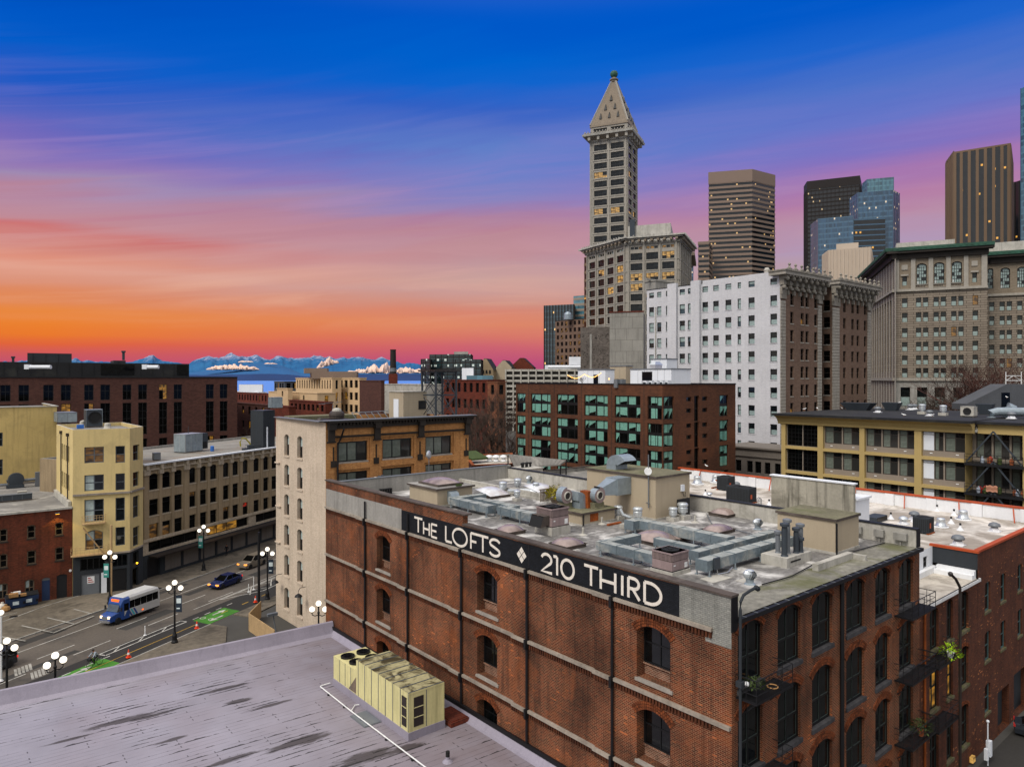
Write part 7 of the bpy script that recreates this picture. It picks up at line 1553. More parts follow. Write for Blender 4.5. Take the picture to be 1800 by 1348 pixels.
# ---- tall stone tower with pyramid top
SA,SB,SC_=tuple(xy(dp(1031,269))),tuple(xy(dp(1101,248))),tuple(xy(dp(1193,241)))
dB=(xy(SC_)-xy(SB)).normalized();nB=Vector((-dB.y,dB.x));SD=tuple(xy(SC_)+nB*26);SE=tuple(xy(SA)+nB*30)
st_=Bld('stone_tower','tall pale stone office tower with a pyramid cap and ball finial','tower',SB);sw=st_.part('wall',['stone_smith','stone_smith_pyramid'])
FH=3.55;ztop=z_on(SB,SC_,1150,428)
def tiers(n,top,h=2.45):return[(top-1.0-h-k*FH,top-1.0-k*FH)for k in range(n)]
def srow(P0,P1,n,sn,frac,nrow,litrow):
 L=(xy(P1)-xy(P0)).length;cols=even(n,.8,L-.8,(L-1.6)/n*frac);hs=[]
 for k,(a,b)in enumerate(tiers(nrow,ztop-2.0)):
  for c in cols:hs.append(hole(c[0],c[1],a,b,sn,lit=litrow.get(k,.03)))
 for c in cols:
  w_=c[1]-c[0]
  for q in range(3):hs.append(hole(c[0]+w_*q/3+.1,c[0]+w_*(q+1)/3-.1,ztop-1.7,ztop-.8,'tiny',lit=.35 if sn=='smith' else .0))
 return hs
st_.facade(sw,SA,SB,0,ztop,srow(SA,SB,4,'smith2',.66,17,{1:.2,2:.35}),.35);st_.facade(sw,SB,SC_,0,ztop,srow(SB,SC_,3,'smith',.76,17,{0:.1,1:.2,2:1.0,3:.25}),.35);st_.facade(sw,SC_,SD,0,ztop,srow(SC_,SD,5,'smith2',.62,8,{}),.35)
st_.wall(sw,SD,SE,0,ztop);st_.wall(sw,SE,SA,0,ztop)
spoly=[SA,SB,SC_,SD,SE];st_.flat(st_.part('roof',['roof_grey']),spoly,ztop-.2)
co=st_.part('cornice',['stone_smith','concrete_light','stone_smith_pyramid'])
for P0,P1 in((SA,SB),(SB,SC_),(SC_,SD)):
 f_=face_pts(P0,P1);L=(xy(P1)-xy(P0)).length
 co.prism([f_(-.4,.5),f_(L+.4,.5),f_(L+.4,-.3),f_(-.4,-.3)],ztop,ztop+.7,0)
 for k in range(int(L/.9)):co.prism([f_(k*.9,1.0),f_(k*.9+.45,1.0),f_(k*.9+.45,.45),f_(k*.9,.45)],ztop+.3,ztop+.95,0)
 for k in range(int(L/2.2)+1):co.prism([f_(min(k*2.2,L-.8),1.9),f_(min(k*2.2,L-.8)+.8,1.9),f_(min(k*2.2,L-.8)+.8,-.1),f_(min(k*2.2,L-.8),-.1)],ztop+.7,ztop+1.5,2)
 co.prism([f_(-1.4,1.5),f_(L+1.4,1.5),f_(L+1.4,-.3),f_(-1.4,-.3)],ztop+1.5,ztop+2.0,0);co.prism([f_(-2.2,2.3),f_(L+2.2,2.3),f_(L+2.2,-.3),f_(-2.2,-.3)],ztop+2.0,ztop+2.5,1)
 for k in range(int(L/1.4)):co.prism([f_(k*1.4,2.35),f_(k*1.4+.4,2.35),f_(k*1.4+.4,2.0),f_(k*1.4,2.0)],ztop+2.5,ztop+2.95,1)
rib=st_.part('rib',['stone_smith'])
for P0,P1,n in((SA,SB,4),(SB,SC_,3),(SC_,SD,5)):
 f_=face_pts(P0,P1);L=(xy(P1)-xy(P0)).length
 for k in range(n+1):u=.8+(L-1.6)*k/n;rib.prism([f_(u-.3,.28),f_(u+.3,.28),f_(u+.3,-.01),f_(u-.3,-.01)],0,ztop-.02);rib.prism([f_(u-.2,.48),f_(u+.2,.48),f_(u+.2,.27),f_(u-.2,.27)],0,ztop-.02)
 for a,b in tiers(17,ztop-2.0):rib.prism([f_(0,.2),f_(L,.2),f_(L,-.01),f_(0,-.01)],a-.35,a-.08)
Q0,Q1=tuple(xy(dp(1038,276))),tuple(xy(dp(1103,270)));dq=(xy(Q1)-xy(Q0)).normalized();nq=Vector((-dq.y,dq.x));LQ=(xy(Q1)-xy(Q0)).length;Q2,Q3=tuple(xy(Q1)+nq*LQ),tuple(xy(Q0)+nq*LQ);zs2=z_on(Q0,Q1,1070,247)
def shaft(P0,P1,n,sn,fr):
 cols=even(n,.7,LQ-.7,(LQ-1.4)/n*fr);hs=[]
 for k in range(14):
  a,b=zs2-1.2-2.3-k*FH,zs2-1.2-k*FH
  if a<ztop-8:continue
  hs+=[hole(c[0],c[1],a,b,sn,lit=.6 if k in(7,)else .0,mode=('lit1' if(k,i)==(3,0)else None))for i,c in enumerate(cols)]
 return hs
for P0,P1,n,sn,fr in((Q0,Q1,2,'smith',.78),(Q1,Q2,2,'smith',.78)):st_.facade(sw,P0,P1,ztop-.5,zs2,shaft(P0,P1,n,sn,fr),.35)
st_.wall(sw,Q2,Q3,ztop-.5,zs2);st_.wall(sw,Q3,Q0,ztop-.5,zs2)
for P0,P1 in((Q0,Q1),(Q1,Q2)):
 f_=face_pts(P0,P1)
 for u in(.0,.7,LQ/2,LQ-.7,LQ):rib.prism([f_(u-.25,.25),f_(u+.25,.25),f_(u+.25,-.01),f_(u-.25,-.01)],ztop,zs2-.02)
 for k in range(14):a=zs2-1.2-2.3-k*FH;rib.prism([f_(0,.2),f_(LQ,.2),f_(LQ,-.01),f_(0,-.01)],a-.5,a-.1)if a>ztop else None
 for k in(8,9):pass
qp=[Q0,Q1,Q2,Q3]
def ring(z0,z1,o0,o1,m,part):
 A=inset(qp,-o0);B=inset(qp,-o1);part.grid([[(p.x,p.y,z0)for p in A],[(p.x,p.y,z1)for p in B]],m,True,True,True)
ring(zs2,zs2+.7,.4,.5,0,co);ring(zs2+.7,zs2+1.9,.6,2.1,2,co);ring(zs2+1.9,zs2+2.6,2.5,2.7,1,co);ring(zs2+2.6,zs2+3.1,2.2,2.2,0,co)
for P0,P1 in((Q0,Q1),(Q1,Q2)):
 f_=face_pts(P0,P1)
 for k in range(5):u=LQ*k/4;co.prism([f_(u-.5,2.0),f_(u+.5,2.0),f_(u+.5,-.1),f_(u-.5,-.1)],zs2+.3,zs2+1.7,0)
 for k in range(16):u=-1.5+(LQ+3)*k/15;co.prism([f_(u-.2,2.4),f_(u+.2,2.4),f_(u+.2,2.1),f_(u-.2,2.1)],zs2+3.1,zs2+3.6,0)
z3=zs2+3.1;z4=z3+2.7
for P0,P1 in((Q0,Q1),(Q1,Q2)):st_.facade(sw,P0,P1,z3,z4,[hole(LQ*.08,LQ*.45,z3+.5,z3+2.0,'smith'),hole(LQ*.55,LQ*.92,z3+.5,z3+2.0,'smith')],.5,0)
st_.wall(sw,Q2,Q3,z3,z4);st_.wall(sw,Q3,Q0,z3,z4)
zap=z_on(Q0,Q1,1072,146)+3.2;cx=(xy(Q0)+xy(Q2))/2;pr=st_.part('pyramid',['stone_smith_pyramid','stone_smith'])
B0=inset(qp,-.3);B1=[cx+(xy(p)-cx)*.11 for p in qp]
pr.grid([[(p.x,p.y,z4)for p in B0],[(p.x,p.y,z4+.8)for p in inset(qp,-.15)],[(p.x,p.y,zap)for p in B1]],0,True,True,True)
for i in range(4):a,b=inset(qp,-.1)[i],B1[i];pr.bar((a.x,a.y,z4+.9),(b.x,b.y,zap),.6,.6,1)
for P0,P1,in((Q0,Q1),(Q1,Q2)):
 f_=face_pts(P0,P1);mid=LQ/2
 for row,(fz,us)in enumerate(((.16,(-.52,0,.52)),(.35,(-.28,.28)),(.55,(0,)))):
  z=z4+(zap-z4)*fz;ins=-(LQ/2*.9)*fz+.5
  for u in us:uu=mid+u*LQ*.45;dm=st_.part('dormer',['window_black']);dm.grid([[(*f_(uu-.55,ins+.2),z),(*f_(uu+.55,ins+.2),z),(*f_(uu,ins+.0),z+2.3)],[(*f_(uu-.55,ins-1.5),z),(*f_(uu+.55,ins-1.5),z),(*f_(uu,ins-1.5),z+2.3)]],0,True,True,True)
fn=st_.part('finial',['stone_smith_pyramid','green_cornice']);fn.lathe((cx.x,cx.y,zap-.1),[(1.25,0),(1.3,.4),(1.7,.7),(1.7,1.1),(1.0,1.5),(.7,2.0)],14,0);fn.ball((cx.x,cx.y,zap+3.0),1.5,14,1,10)
for k in range(8):a=k*pi/4;fn.tube([(cx.x+1.5*cos(a),cx.y+1.5*sin(a),zap+3.0),(cx.x+1.1*cos(a),cx.y+1.1*sin(a),zap+4.2)],.12,4,1)
st_.finish(100)
t=block('roof_house','plain pale brick roof house behind the stone tower base cornice','roof storey',[dp(1104,264),dp(1179,258),dp(1183,275),dp(1104,280)],ztop,zat(396,262),'concrete_light');block('roof_house','small dark boiler flue box against the tower shaft','roof storey',[dp(1107,262),dp(1116,262),dp(1116,266),dp(1107,266)],ztop,zat(386,262),'steel_dark')
t=block('stone_block','stone corner with heavy cornice peeping behind the tower base','building',[dp(1196,300),dp(1212,296),dp(1216,320),dp(1200,322)],0,zat(452,298),'stone_smith');mb=MB(t.location);P=[dp(1193,299),dp(1221,293),dp(1224,322),dp(1198,323)];mb.prism([xy(p)for p in P],zat(452,298)+.01,zat(446,298));mb.prism([xy(p)for p in inset([xy(p)for p in P],1.5)],zat(456,298),zat(452,298));mb.build('cornice',[M('stone_smith_pyramid')],t)
t=block('party_wall_block','old grey brick party wall pocked with dark holes beside the concrete wall','building',[dp(1020.5,205),dp(1072,201),dp(1076,215),dp(1024,218)],0,zat(575,203),'brick_greyold');f_=face_pts(dp(1020.5,205),dp(1072,201));mb=MB(t.location);mb.prism([f_(2.9,.12),f_(3.5,.12),f_(3.5,-.01),f_(2.9,-.01)],5,zat(587,203));mb.build('pale_pipe',[M('concrete')],t);mb=MB(t.location);rr=random.Random(9)
for i in range(130):u,z=rr.uniform(.6,8.4),rr.uniform(26,zat(585,203)-.4);mb.prism([f_(u-.14,.04),f_(u+.14,.04),f_(u+.14,-.02),f_(u-.14,-.02)],z-.1,z+.14)if abs(u-3.2)>.5 and rr.random()<.9 else None
o=mb.build('wall_holes',[M('dark_cornice')],t);o['kind']='stuff'
t=block('party_wall_block','tall bare concrete wall with grid joints between tower and white wall','building',[dp(1071.5,199),dp(1131,196),dp(1135,215),dp(1075,218)],0,zat(549,197),'concrete_panels');mb=MB(t.location);f_=face_pts(dp(1071.5,199),dp(1131,196));mb.prism([f_(-.1,.15),f_(9.6,.15),f_(9.6,-.3),f_(-.1,-.3)],zat(549,197)+.01,zat(547,197));mb.build('cap',[M('brick_farred')],t)
# ---- far towers
glass_cells('cells_bands','0f1214',1.3,3.6,.035,'ffcf8a',.75,spec=.5);glass_cells('cells_dark','15110f',1.0,3.7,.035,'ffd9a0',.75);glass_cells('cells_blue','27465e',1.1,3.9,.03,'ffdfae',.8,col2='3d5d73',spec=.8);glass_cells('cells_teal','3f6470',1.5,3.6,.0,col2='4e7681',spec=.8);glass_cells('cells_ribs','131110',1.4,3.8,.022,'ffb84a',.9);glass_cells('cells_grid','1c2c36',1.4,3.5,.02,col2='2b414c',spec=.8);glass_cells('cells_teal_lit','1a2a2e',1.5,3.3,.2,'e9f2e6',.7,col2='20383a',clump=False)
mat('tower_brown','7c6a5d',v1=.06,s1=.03,v2=.05);mat('tower_black','201a17',v1=.1,s1=.03,v2=.05,spec=.4);mat('tower_ribs','6d5946',v1=.06,s1=.03,v2=.05);mat('tower_pale_ribs','b3a391',v1=.06,s1=.05,v2=.05);mat('tower_glassrib','39556a',.3,v1=.06,s1=.03,v2=.05,spec=.6)
def tower(label,pts,z1,glassm,bands=None,ribs=None,z0=0,top=None,topm='tower_brown',inset_=.0):
 """pts: plan corners left to right as seen, then back; bands: (period, height, material) sun-shading floors; ribs: (spacing, width, depth, material)"""
 P=[xy(p)for p in pts];t=thing('high_rise',label,'tower',(P[0].x,P[0].y,z0));mb=MB(t.location);mb.prism(P,z0,z1,0,1);mb.build('curtain_wall',[M(glassm),M('roof_grey')],t)
 n=len(P)
 if bands:
  per,hh,m,pr_=bands;z=z0;k=0
  while z<z1-.2:
   mb=MB(t.location);A=inset(P,-pr_);mb.prism(A,z,min(z+hh,z1+.01),0);mb.build('spandrel',[M(m)],t);z+=per
 if ribs:
  sp_,wd,dp2,m=ribs
  for i in range(n-1):
   a,b=P[i],P[i+1];L=(b-a).length;f_=face_pts(a,b);k=max(1,int(L/sp_));mb=MB(t.location)
   for j in range(k+1):u=min(max(L*j/k,wd/2),L-wd/2);mb.prism([f_(u-wd/2,dp2),f_(u+wd/2,dp2),f_(u+wd/2,-.02),f_(u-wd/2,-.02)],z0,z1-.01)
   o=mb.build('mullion',[M(m)],t)
 if top:mb=MB(t.location);mb.prism(inset(P,-.35),z1,z1+top);mb.build('crown',[M(topm)],t)
 return t
d=520
tower('dark brown high-rise banded with concrete floors and a plain top',[dp(1246,528),dp(1322,520),dp(1362,535),dp(1330,570),dp(1260,570)],zat(318,d),'cells_bands',(3.6,1.75,'tower_brown',.25),None,0,8.5)
tower('small banded high-rise wing left of the dark brown one',[dp(1227.5,500),dp(1246,498),dp(1252,520),dp(1232,522)],zat(429,500),'cells_bands',(3.6,1.75,'tower_brown',.25),None,0,1.5)
d=620
tower('black boxy high-rise with fine lit windows beside the blue glass',[dp(1413.5,640),dp(1419,624),dp(1511,606),dp(1516,650),dp(1430,670)],zat(332,d),'cells_dark',(3.7,1.3,'tower_black',.15),(3.0,.5,.5,'tower_black'),0,7.5,'tower_black')
tower('stepped blue glass high-rise, lower left block',[dp(1425,550),dp(1438,530),dp(1500,520),dp(1500,560),dp(1430,570)],zat(386,532),'cells_blue',None,(3.2,.25,.2,'tower_glassrib'))
tower('tallest shaft of the stepped blue glass high-rise',[dp(1494,545),dp(1508,528),dp(1570,520),dp(1581,530),dp(1575,570),dp(1500,575)],zat(340,530),'cells_blue',None,(3.2,.3,.3,'tower_glassrib'))
tower('pale teal glazed crown block on the stepped glass high-rise',[dp(1516,545),dp(1524,534),dp(1571,528),dp(1571,556),dp(1520,562)],zat(316,535),'cells_teal',None,(2.5,.2,.15,'tower_glassrib'),zat(342,530))
tower('dark glass bay with open floors on the stepped high-rise front',[dp(1500,521),dp(1556,516),dp(1556,519.5),dp(1500,524)],zat(384,518),'cells_ribs',(3.9,.9,'tower_glassrib',.2),None)
tower('pale ribbed concrete block rising before the blue glass',[dp(1446,330),dp(1457,318),dp(1530,310),dp(1534,340),dp(1450,350)],zat(437,314),'tower_pale_ribs',None,(1.5,.5,.35,'tower_pale_ribs'),0);block('roof_house','pale box on the ribbed concrete block','roof storey',[dp(1470,325),dp(1509,321),dp(1509,335),dp(1470,338)],zat(437,314),zat(427,322),'tower_pale_ribs')
d=480
tower('tall brown high-rise with strong vertical ribs',[dp(1663,500),dp(1676,478),dp(1776,460),dp(1780,500),dp(1670,520)],zat(264,470),'cells_ribs',None,(4.2,1.7,.6,'tower_ribs'),0,1.2,'tower_ribs')
block('blank_flank','plain brown flank on the left of the ribbed high-rise','tower',[dp(1662.6,500.5),dp(1676,477.5),dp(1677.5,478.5),dp(1664,501)],0,zat(266,478),'tower_ribs')
tower('dark lower high-rise behind the ribbed brown one',[dp(1776,540),dp(1800,530),dp(1830,560),dp(1780,570)],zat(319,535),'cells_ribs',None,(3.4,.8,.4,'tower_black'))
tower('edge of a very tall blue glass high-rise',[dp(1794,420),dp(1850,400),dp(1860,450),dp(1797,460)],zat(150,415),'cells_teal',None,(3.0,.25,.2,'tower_glassrib'))
tower('thin sliver of blue glass high-rise right of the stone tower',[dp(1210,560),dp(1219,556),dp(1219,575),dp(1210,575)],zat(462,558),'cells_blue')
tower('black gridded glass office block left of the stone tower',[dp(956,440),dp(1009,432),dp(1012,460),dp(958,465)],zat(536,436),'cells_grid',None,(1.9,.5,.3,'tower_black'),0);tower('narrow teal glazed top behind the gridded glass block',[dp(1008,445),dp(1031,440),dp(1033,460),dp(1010,462)],zat(519,440),'cells_teal',(3.5,1.5,'panel_taupe',.1),None)
tower('thin brown sliver of high-rise along the left edge of the stone tower',[dp(1027,310),dp(1033,308),dp(1034,320),dp(1029,322)],zat(452,309),'cells_ribs',(3.5,1.2,'tower_ribs',.1))
# ---- middle distance blocks
def sblock(name,label,pxL,pxC,pxR,d,ytop,wall,sn,fh,wh,ww,gap,roof='roof_grey',lit=.1,cap=None,z0w=None,skew=.0,top=.6):
 x0,y0,x1,y1=gbox(pxL,pxC,pxR,d);z1=zat(ytop,d);b=Bld(name,label,'building',(x0,y0));w_=b.part('wall',[wall])
 for P0,P1 in(((x0,y1),(x0,y0)),((x0,y0),(x1,y0))):
  L=(xy(P1)-xy(P0)).length;n=max(1,int(L/gap));hs=[];z=z1-top-wh
  while z>(z0w if z0w is not None else z1-14)and z>.5 and L>ww+1:
   hs+=[hole(c[0],c[1],z,z+wh,sn,lit=lit)for c in even(n,.5,L-.5,ww)];z-=fh
  b.facade(w_,P0,P1,0,z1,hs if sn else[],.25)
 pl_=gpoly(x0,y0,x1,y1);b.wall(w_,(x1,y0),(x1,y1),0,z1);b.wall(w_,(x1,y1),(x0,y1),0,z1);b.flat(b.part('roof',[roof]),pl_,z1-.3);b.coping(b.part('coping',[cap or wall]),pl_,z1,.25,.15,.4);b.finish();return b,(x0,y0,x1,y1,z1)
b,(x0,y0,x1,y1,z1)=sblock('office_building','beige stepped office building with square dark windows near the water',586,632,644,238,665,'stucco_beige_far','tiny2',4.2,2.6,2.3,3.3,z0w=8)
sblock('office_building','left part of the beige stepped office building with slim windows',520,584,600,240,665,'stucco_beige_far','tiny',4.2,3.0,.9,2.1,z0w=8)
block('roof_house','grey upper storey on the beige stepped office building','roof storey',[dp(548,246),dp(627,250),dp(630,270),dp(545,265)],27.6,zat(653,248),'tower_brown');block('roof_house','small dark top box of the beige stepped building','roof storey',[dp(536,248),dp(575,250),dp(578,262),dp(534,260)],zat(656,248),zat(647,248),'tower_brown')
sblock('low_building','low beige terrace building with a roof garden',472,558,590,205,692,'stucco_beige_far','tiny',4,2,1.2,16,z0w=18);sblock('low_building','small beige cube on the low terrace building',487,506,514,212,684,'stucco_beige_far','tiny',4,1.6,1.2,6,z0w=18)
sblock('low_building','brown brick row with a line of dark windows below the beige terrace',508,572,585,172,708,'brick_farred','tiny2',4,1.6,1.5,2.6,z0w=15);sblock('low_building','dark red low roofed building beside the brown brick row',462,508,520,176,716,'brick_farred',None,4,2,1,4);
sblock('low_building','dark brick block with white windows left of the slate enclosure',410,470,480,185,713,'brick_dark','tiny2',4,2.2,1.8,4.5,lit=.3,z0w=8);sblock('low_building','red brick block with arched row before the water',400,482,488,260,693,'brick_farred','tiny2',4,2.2,1.5,3.2,'roof_black',z0w=12);sblock('ferry_building','white stepped terminal building by the water',400,455,470,420,690,'white_panel','tiny2',4,2.0,3.2,4.2,lit=.3,z0w=8);block('roof_house','upper white deck of the terminal building by the water','roof storey',[dp(424,428),dp(461,424),dp(463,440),dp(420,440)],zat(690,422),zat(676,424),'white_panel')
sblock('low_building','dark blue grey block at the water edge',482,500,525,330,671,'grey_paint','tiny2',4,2.5,2.0,2.8,z0w=10);rbox('pale steel box on the dark red low roof','roof_unit','roof unit',484,168,zat(716,172),2.6,2.2,2.6,'galvanised')
sblock('brick_building','dark brick party wall with faded painted arch',632,670,676,195,670,'brick_dark',None,4,2,1,4);sblock('low_building','long cream wall building with a grey roof behind the tank frame',669,748,790,196,677,'concrete_light',None,4,2,1.2,7,z0w=20)
t=block('chimney','tall dark round smokestack on a brick base','chimney',[dp(683,300),dp(699,300),dp(699,304),dp(683,304)],0,zat(657,300),'brick_farred',partn='base');mb=MB();q=dp(691,302);mb.lathe((q.x-t.location.x,q.y-t.location.y,zat(657,300)),[(1.5,0),(1.35,2),(1.2,10.0),(1.3,10.1),(1.3,10.4)],16);mb.build('stack',[M('tower_black')],t);mb=MB();mb.lathe((q.x-t.location.x,q.y-t.location.y,zat(653,300)),[(1.48,0),(1.44,1.5)],16);mb.build('pale_band',[M('grey_metal')],t)
for a,b_,dd,yt,lb in((740,756,400,631,'left wing of the dark green glass building by the bay'),(755,828,405,623,'main block of the dark green glass building by the bay'),(800,846,395,632,'right wing of the dark green glass building by the bay')):tower(lb,[dp(a,dd),dp(b_,dd-6),dp(b_+3,dd+18),dp(a+2,dd+22)],zat(yt,dd),'cells_teal_lit',(3.3,.5,'tower_black',.15),(3.2,.3,.2,'tower_black'))
block('roof_house','small grey lift house on the dark green glass building','roof storey',[dp(798,410),dp(823,408),dp(823,416),dp(798,416)],zat(625,405),zat(618,408),'concrete')
b,e=sblock('brick_building','dark red brick warehouse with arched windows behind bare trees',780,858,888,178,669,'brick_farred','white_arch' if False else 'tiny2',4.2,2.4,1.3,2.6,lit=.0,z0w=6);sblock('brick_building','bright red brick corner bay at the right end of the warehouse',857,874,889,174,672,'brick_arch','tiny2',4.2,2.4,1.4,3.0,lit=.0,z0w=6)
block('roof_house','white roof box over the dark red warehouse','roof storey',[dp(812,200),dp(832,198),dp(833,206),dp(813,208)],zat(672,180),zat(647,200),'white_panel');block('roof_house','pale green sloping roof light over the dark red warehouse','roof storey',[dp(820,190),dp(866,188),dp(868,200),dp(822,202)],zat(672,180),zat(660,190),'cells_teal')
def gable(label,pxa,pxb,d,yb,yt,m,roofm='roof_black',dep=14,win=True):
 a,b=xy(dp(pxa,d)),xy(dp(pxb,d-2));f_=face_pts(a,b);L=(b-a).length;t=thing('gabled_house',label,'building',(a.x,a.y,0));mb=MB(t.location);zb,zt=zat(yb,d),zat(yt,d)
 pr_=[(0,0),(L,0),(L,zb),(L*.58,zt),(L*.42,zt),(0,zb)];mb.grid([[(*f_(u,o),z)for u,z in pr_]for o in(0,-dep)],0,True,True,True);mb.build('wall',[M(m)],t);mb=MB(t.location)
 mb.grid([[(*f_(u,o),z)for u,z in((-.4,zb-.3),(L*.42,zt+.3),(L*.58,zt+.3),(L+.4,zb-.3),(L*.58,zt+.05),(L*.42,zt+.05))]for o in(-.8,-dep)],0,True,True,True);mb.build('roof',[M(roofm)],t)
 if win:
  for k in range(4):
   for r_ in range(3):
    mb=MB(t.location);u=L*(.2+.2*k);z=zb-2.4-r_*4;mb.prism([f_(u-.6,.08),f_(u+.6,.08),f_(u+.6,-.02),f_(u-.6,-.02)],z,z+2.2);mb.build('window',[M('window_black')],t)
gable('pale stone gabled building with a steep pointed front',838,867,430,650,631,'stone_tan');gable('cream stepped gabled building right of the stone gable',872,899,436,646,634,'stucco_beige',win=False);gable('brown brick gabled building with dark slate roof',896,938,445,646,630,'brick_farred',win=False)
G0,G1=dp(889,372),dp(1024,366);pg=thing('parking_garage','pale concrete parking garage with stacked open decks','building',(G0.x,G0.y,0));f_=face_pts(G0,G1);L=(xy(G1)-xy(G0)).length;zt=zat(649,370);mb=MB(pg.location);mb.prism([f_(0,-.9),f_(L,-.9),f_(L,-30),f_(0,-30)],0,zt-.4);mb.build('interior',[M('asphalt_dark')],pg)
z=zt
for k in range(11):mb=MB(pg.location);mb.prism([f_(-.3,.2),f_(L+.3,.2),f_(L+.3,-.88),f_(-.3,-.88)],z-1.15,z);mb.build('deck',[M('concrete_light')],pg);z-=2.75
for k in range(11):u=L*k/10;mb=MB(pg.location);mb.prism([f_(u-.35,.5),f_(u+.35,.5),f_(u+.35,-.87),f_(u-.35,-.87)],0,zt+.05);mb.build('column',[M('concrete_light')],pg)
mb=MB(pg.location);mb.prism([f_(L*.5,-5),f_(L,-5),f_(L,-14),f_(L*.5,-14)],zt,zt+2.2);mb.tube([(*f_(L*.55,-2),zt+1.2),(*f_(L*.98,-2),zt+1.2)],.8,10);mb.prism([f_(L*.82,-3),f_(L*.98,-3),f_(L*.98,-10),f_(L*.82,-10)],zt+2.2,zt+6.5);mb.build('roof_plant',[M('white_panel')],pg)
b,e=sblock('hotel_building','brown older high building with ornate cornice beside the gridded glass block',976,1031,1040,395,560,'brick_frye','tiny2',3.9,2.3,1.9,3.6,lit=.3,cap='dark_cornice',z0w=20)
mb=MB();mb.lathe((0,0,0),[(2.2,0),(2.2,3.0),(1.6,4.0),(.2,4.6)],14);tag(mb.build('water_tank',[M('galvanised')],None,dp(998,402,zat(560,395))),'small grey water tank on the brown older high building','tank')
def lowroof(label,pts,z,m,cap,name='low_building'):
 b=Bld(name,label,'building',pts[0]);w_=b.part('wall',['brick_neighbor']);b.walls(w_,pts,0,z+.5);b.flat(b.part('roof',[m]),pts,z);b.parapet(b.part('parapet',[m]),pts,z,z+.495,.3);b.coping(b.part('coping',[cap]),pts,z+.5,.1,.08,.35);b.finish();return b
lowroof('low grey roofed building behind the pale far parapet',[(49,70),(49,59.8),(72.5,59.8),(72.5,70)],14.6,'roof_grey','coping_dark');lowroof('low white roofed building with a rusty rim beyond the orange brick front',[tuple(xy(dp(818,108))),tuple(xy(dp(830,96))),tuple(xy(dp(904,98))),tuple(xy(dp(900,112)))],15.2,'roof_white_dirty','rust')
t=thing('canopy_roof','wide grey ribbed canopy roof sloping behind the loft parapet','roof',(54,61,15.1));mb=MB();A3=[at(893,800,17.0),at(995,811,16.4),at(985,818,15.9),at(905,823,15.4)];L_=[p-t.location for p in A3];mb.grid([[p for p in L_],[p+Vector((0,0,.18))for p in L_]],0,True,True,True)
for k in range(14):f_=k/13;a=L_[0].lerp(L_[1],f_);b2=L_[3].lerp(L_[2],f_);mb.bar(a+Vector((0,0,.2)),b2+Vector((0,0,.2)),.08,.05)
mb.build('roof_sheet',[M('roof_grey')],t);mb=MB()
for p in L_:mb.bar((p.x,p.y,-.5),(p.x,p.y,p.z),.12,.12)
mb.build('post',[M('black_iron')],t)
mb=MB();q=dp(833,104,15.7);mb.grid([[(-1.5,-1.5,0),(1.5,-1.5,0),(1.5,1.5,.8),(-1.5,1.5,.8)],[(-1.5,-1.5,.25),(1.5,-1.5,.25),(1.5,1.5,1.05),(-1.5,1.5,1.05)]],0,True,True,True);tag(mb.build('moss_roof',[M('green_leaf_dark')],None,q),'small mossy green pitched roof beside the orange brick front','roof')
for px,lb in((860,'first white vent on the rusty rimmed roof'),(872,'middle white vent on the rusty rimmed roof'),(885,'last white vent on the rusty rimmed roof')):mush(lb,dp(px,105,15.25),1.3,'white vents on the rusty rimmed roof','membrane_white')
# ---- ground, water, far shore, mountains
def sheet(name,poly,z,m):mb=MB();mb.face([(p[0],p[1],z)for p in poly]);return tag(mb.build(name,[M(m)]),kind='structure')
sheet('ground',[(660*cos(2*pi*i/64),660*sin(2*pi*i/64))for i in range(64)],0,'town_ground')
s_=NT('bay_water');s_.bump(s_.noise(.02,4,s_.coords((1,1,1))),.15,1.0);MATS['bay_water']=s_.fin(rgba('4f7ec4'),.6,0,.15)
sheet('water',[(90000*cos(2*pi*i/64),90000*sin(2*pi*i/64))for i in range(64)],-3,'bay_water')
mat('far_forest','10305c',.95,v1=.15,s1=.001,v2=.1,s2=.005);mat('near_hills_haze_blue','1a5280',.95,v1=.1,s1=.0003,v2=.06,s2=.002)  # hills carry the blue of distance haze in their base colour
s_=NT('snow_mountain_haze_blue');g_=s_.n('ShaderNodeNewGeometry');p_=s_.n('ShaderNodeSeparateXYZ');s_.l(g_.outputs['Position'],p_.inputs[0])
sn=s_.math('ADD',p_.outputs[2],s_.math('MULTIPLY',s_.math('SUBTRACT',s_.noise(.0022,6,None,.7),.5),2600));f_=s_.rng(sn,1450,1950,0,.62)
MATS['snow_mountain_haze_blue']=s_.fin(s_.mix(f_,s_.mix(s_.rng(s_.noise(.0006,5),.35,.65),rgba('1d4f7a'),rgba('285f88')),rgba('aaa7b2')),.9,0,.1)  # blue rock and dulled snow: air haze painted into the colour
def interp(tb,x):
 for(a,b),(c,d)in zip(tb,tb[1:]):
  if a<=x<=c:return b+(d-b)*(x-a)/(c-a)
 return tb[0][1]if x<tb[0][0]else tb[-1][1]
from mathutils import noise as mn
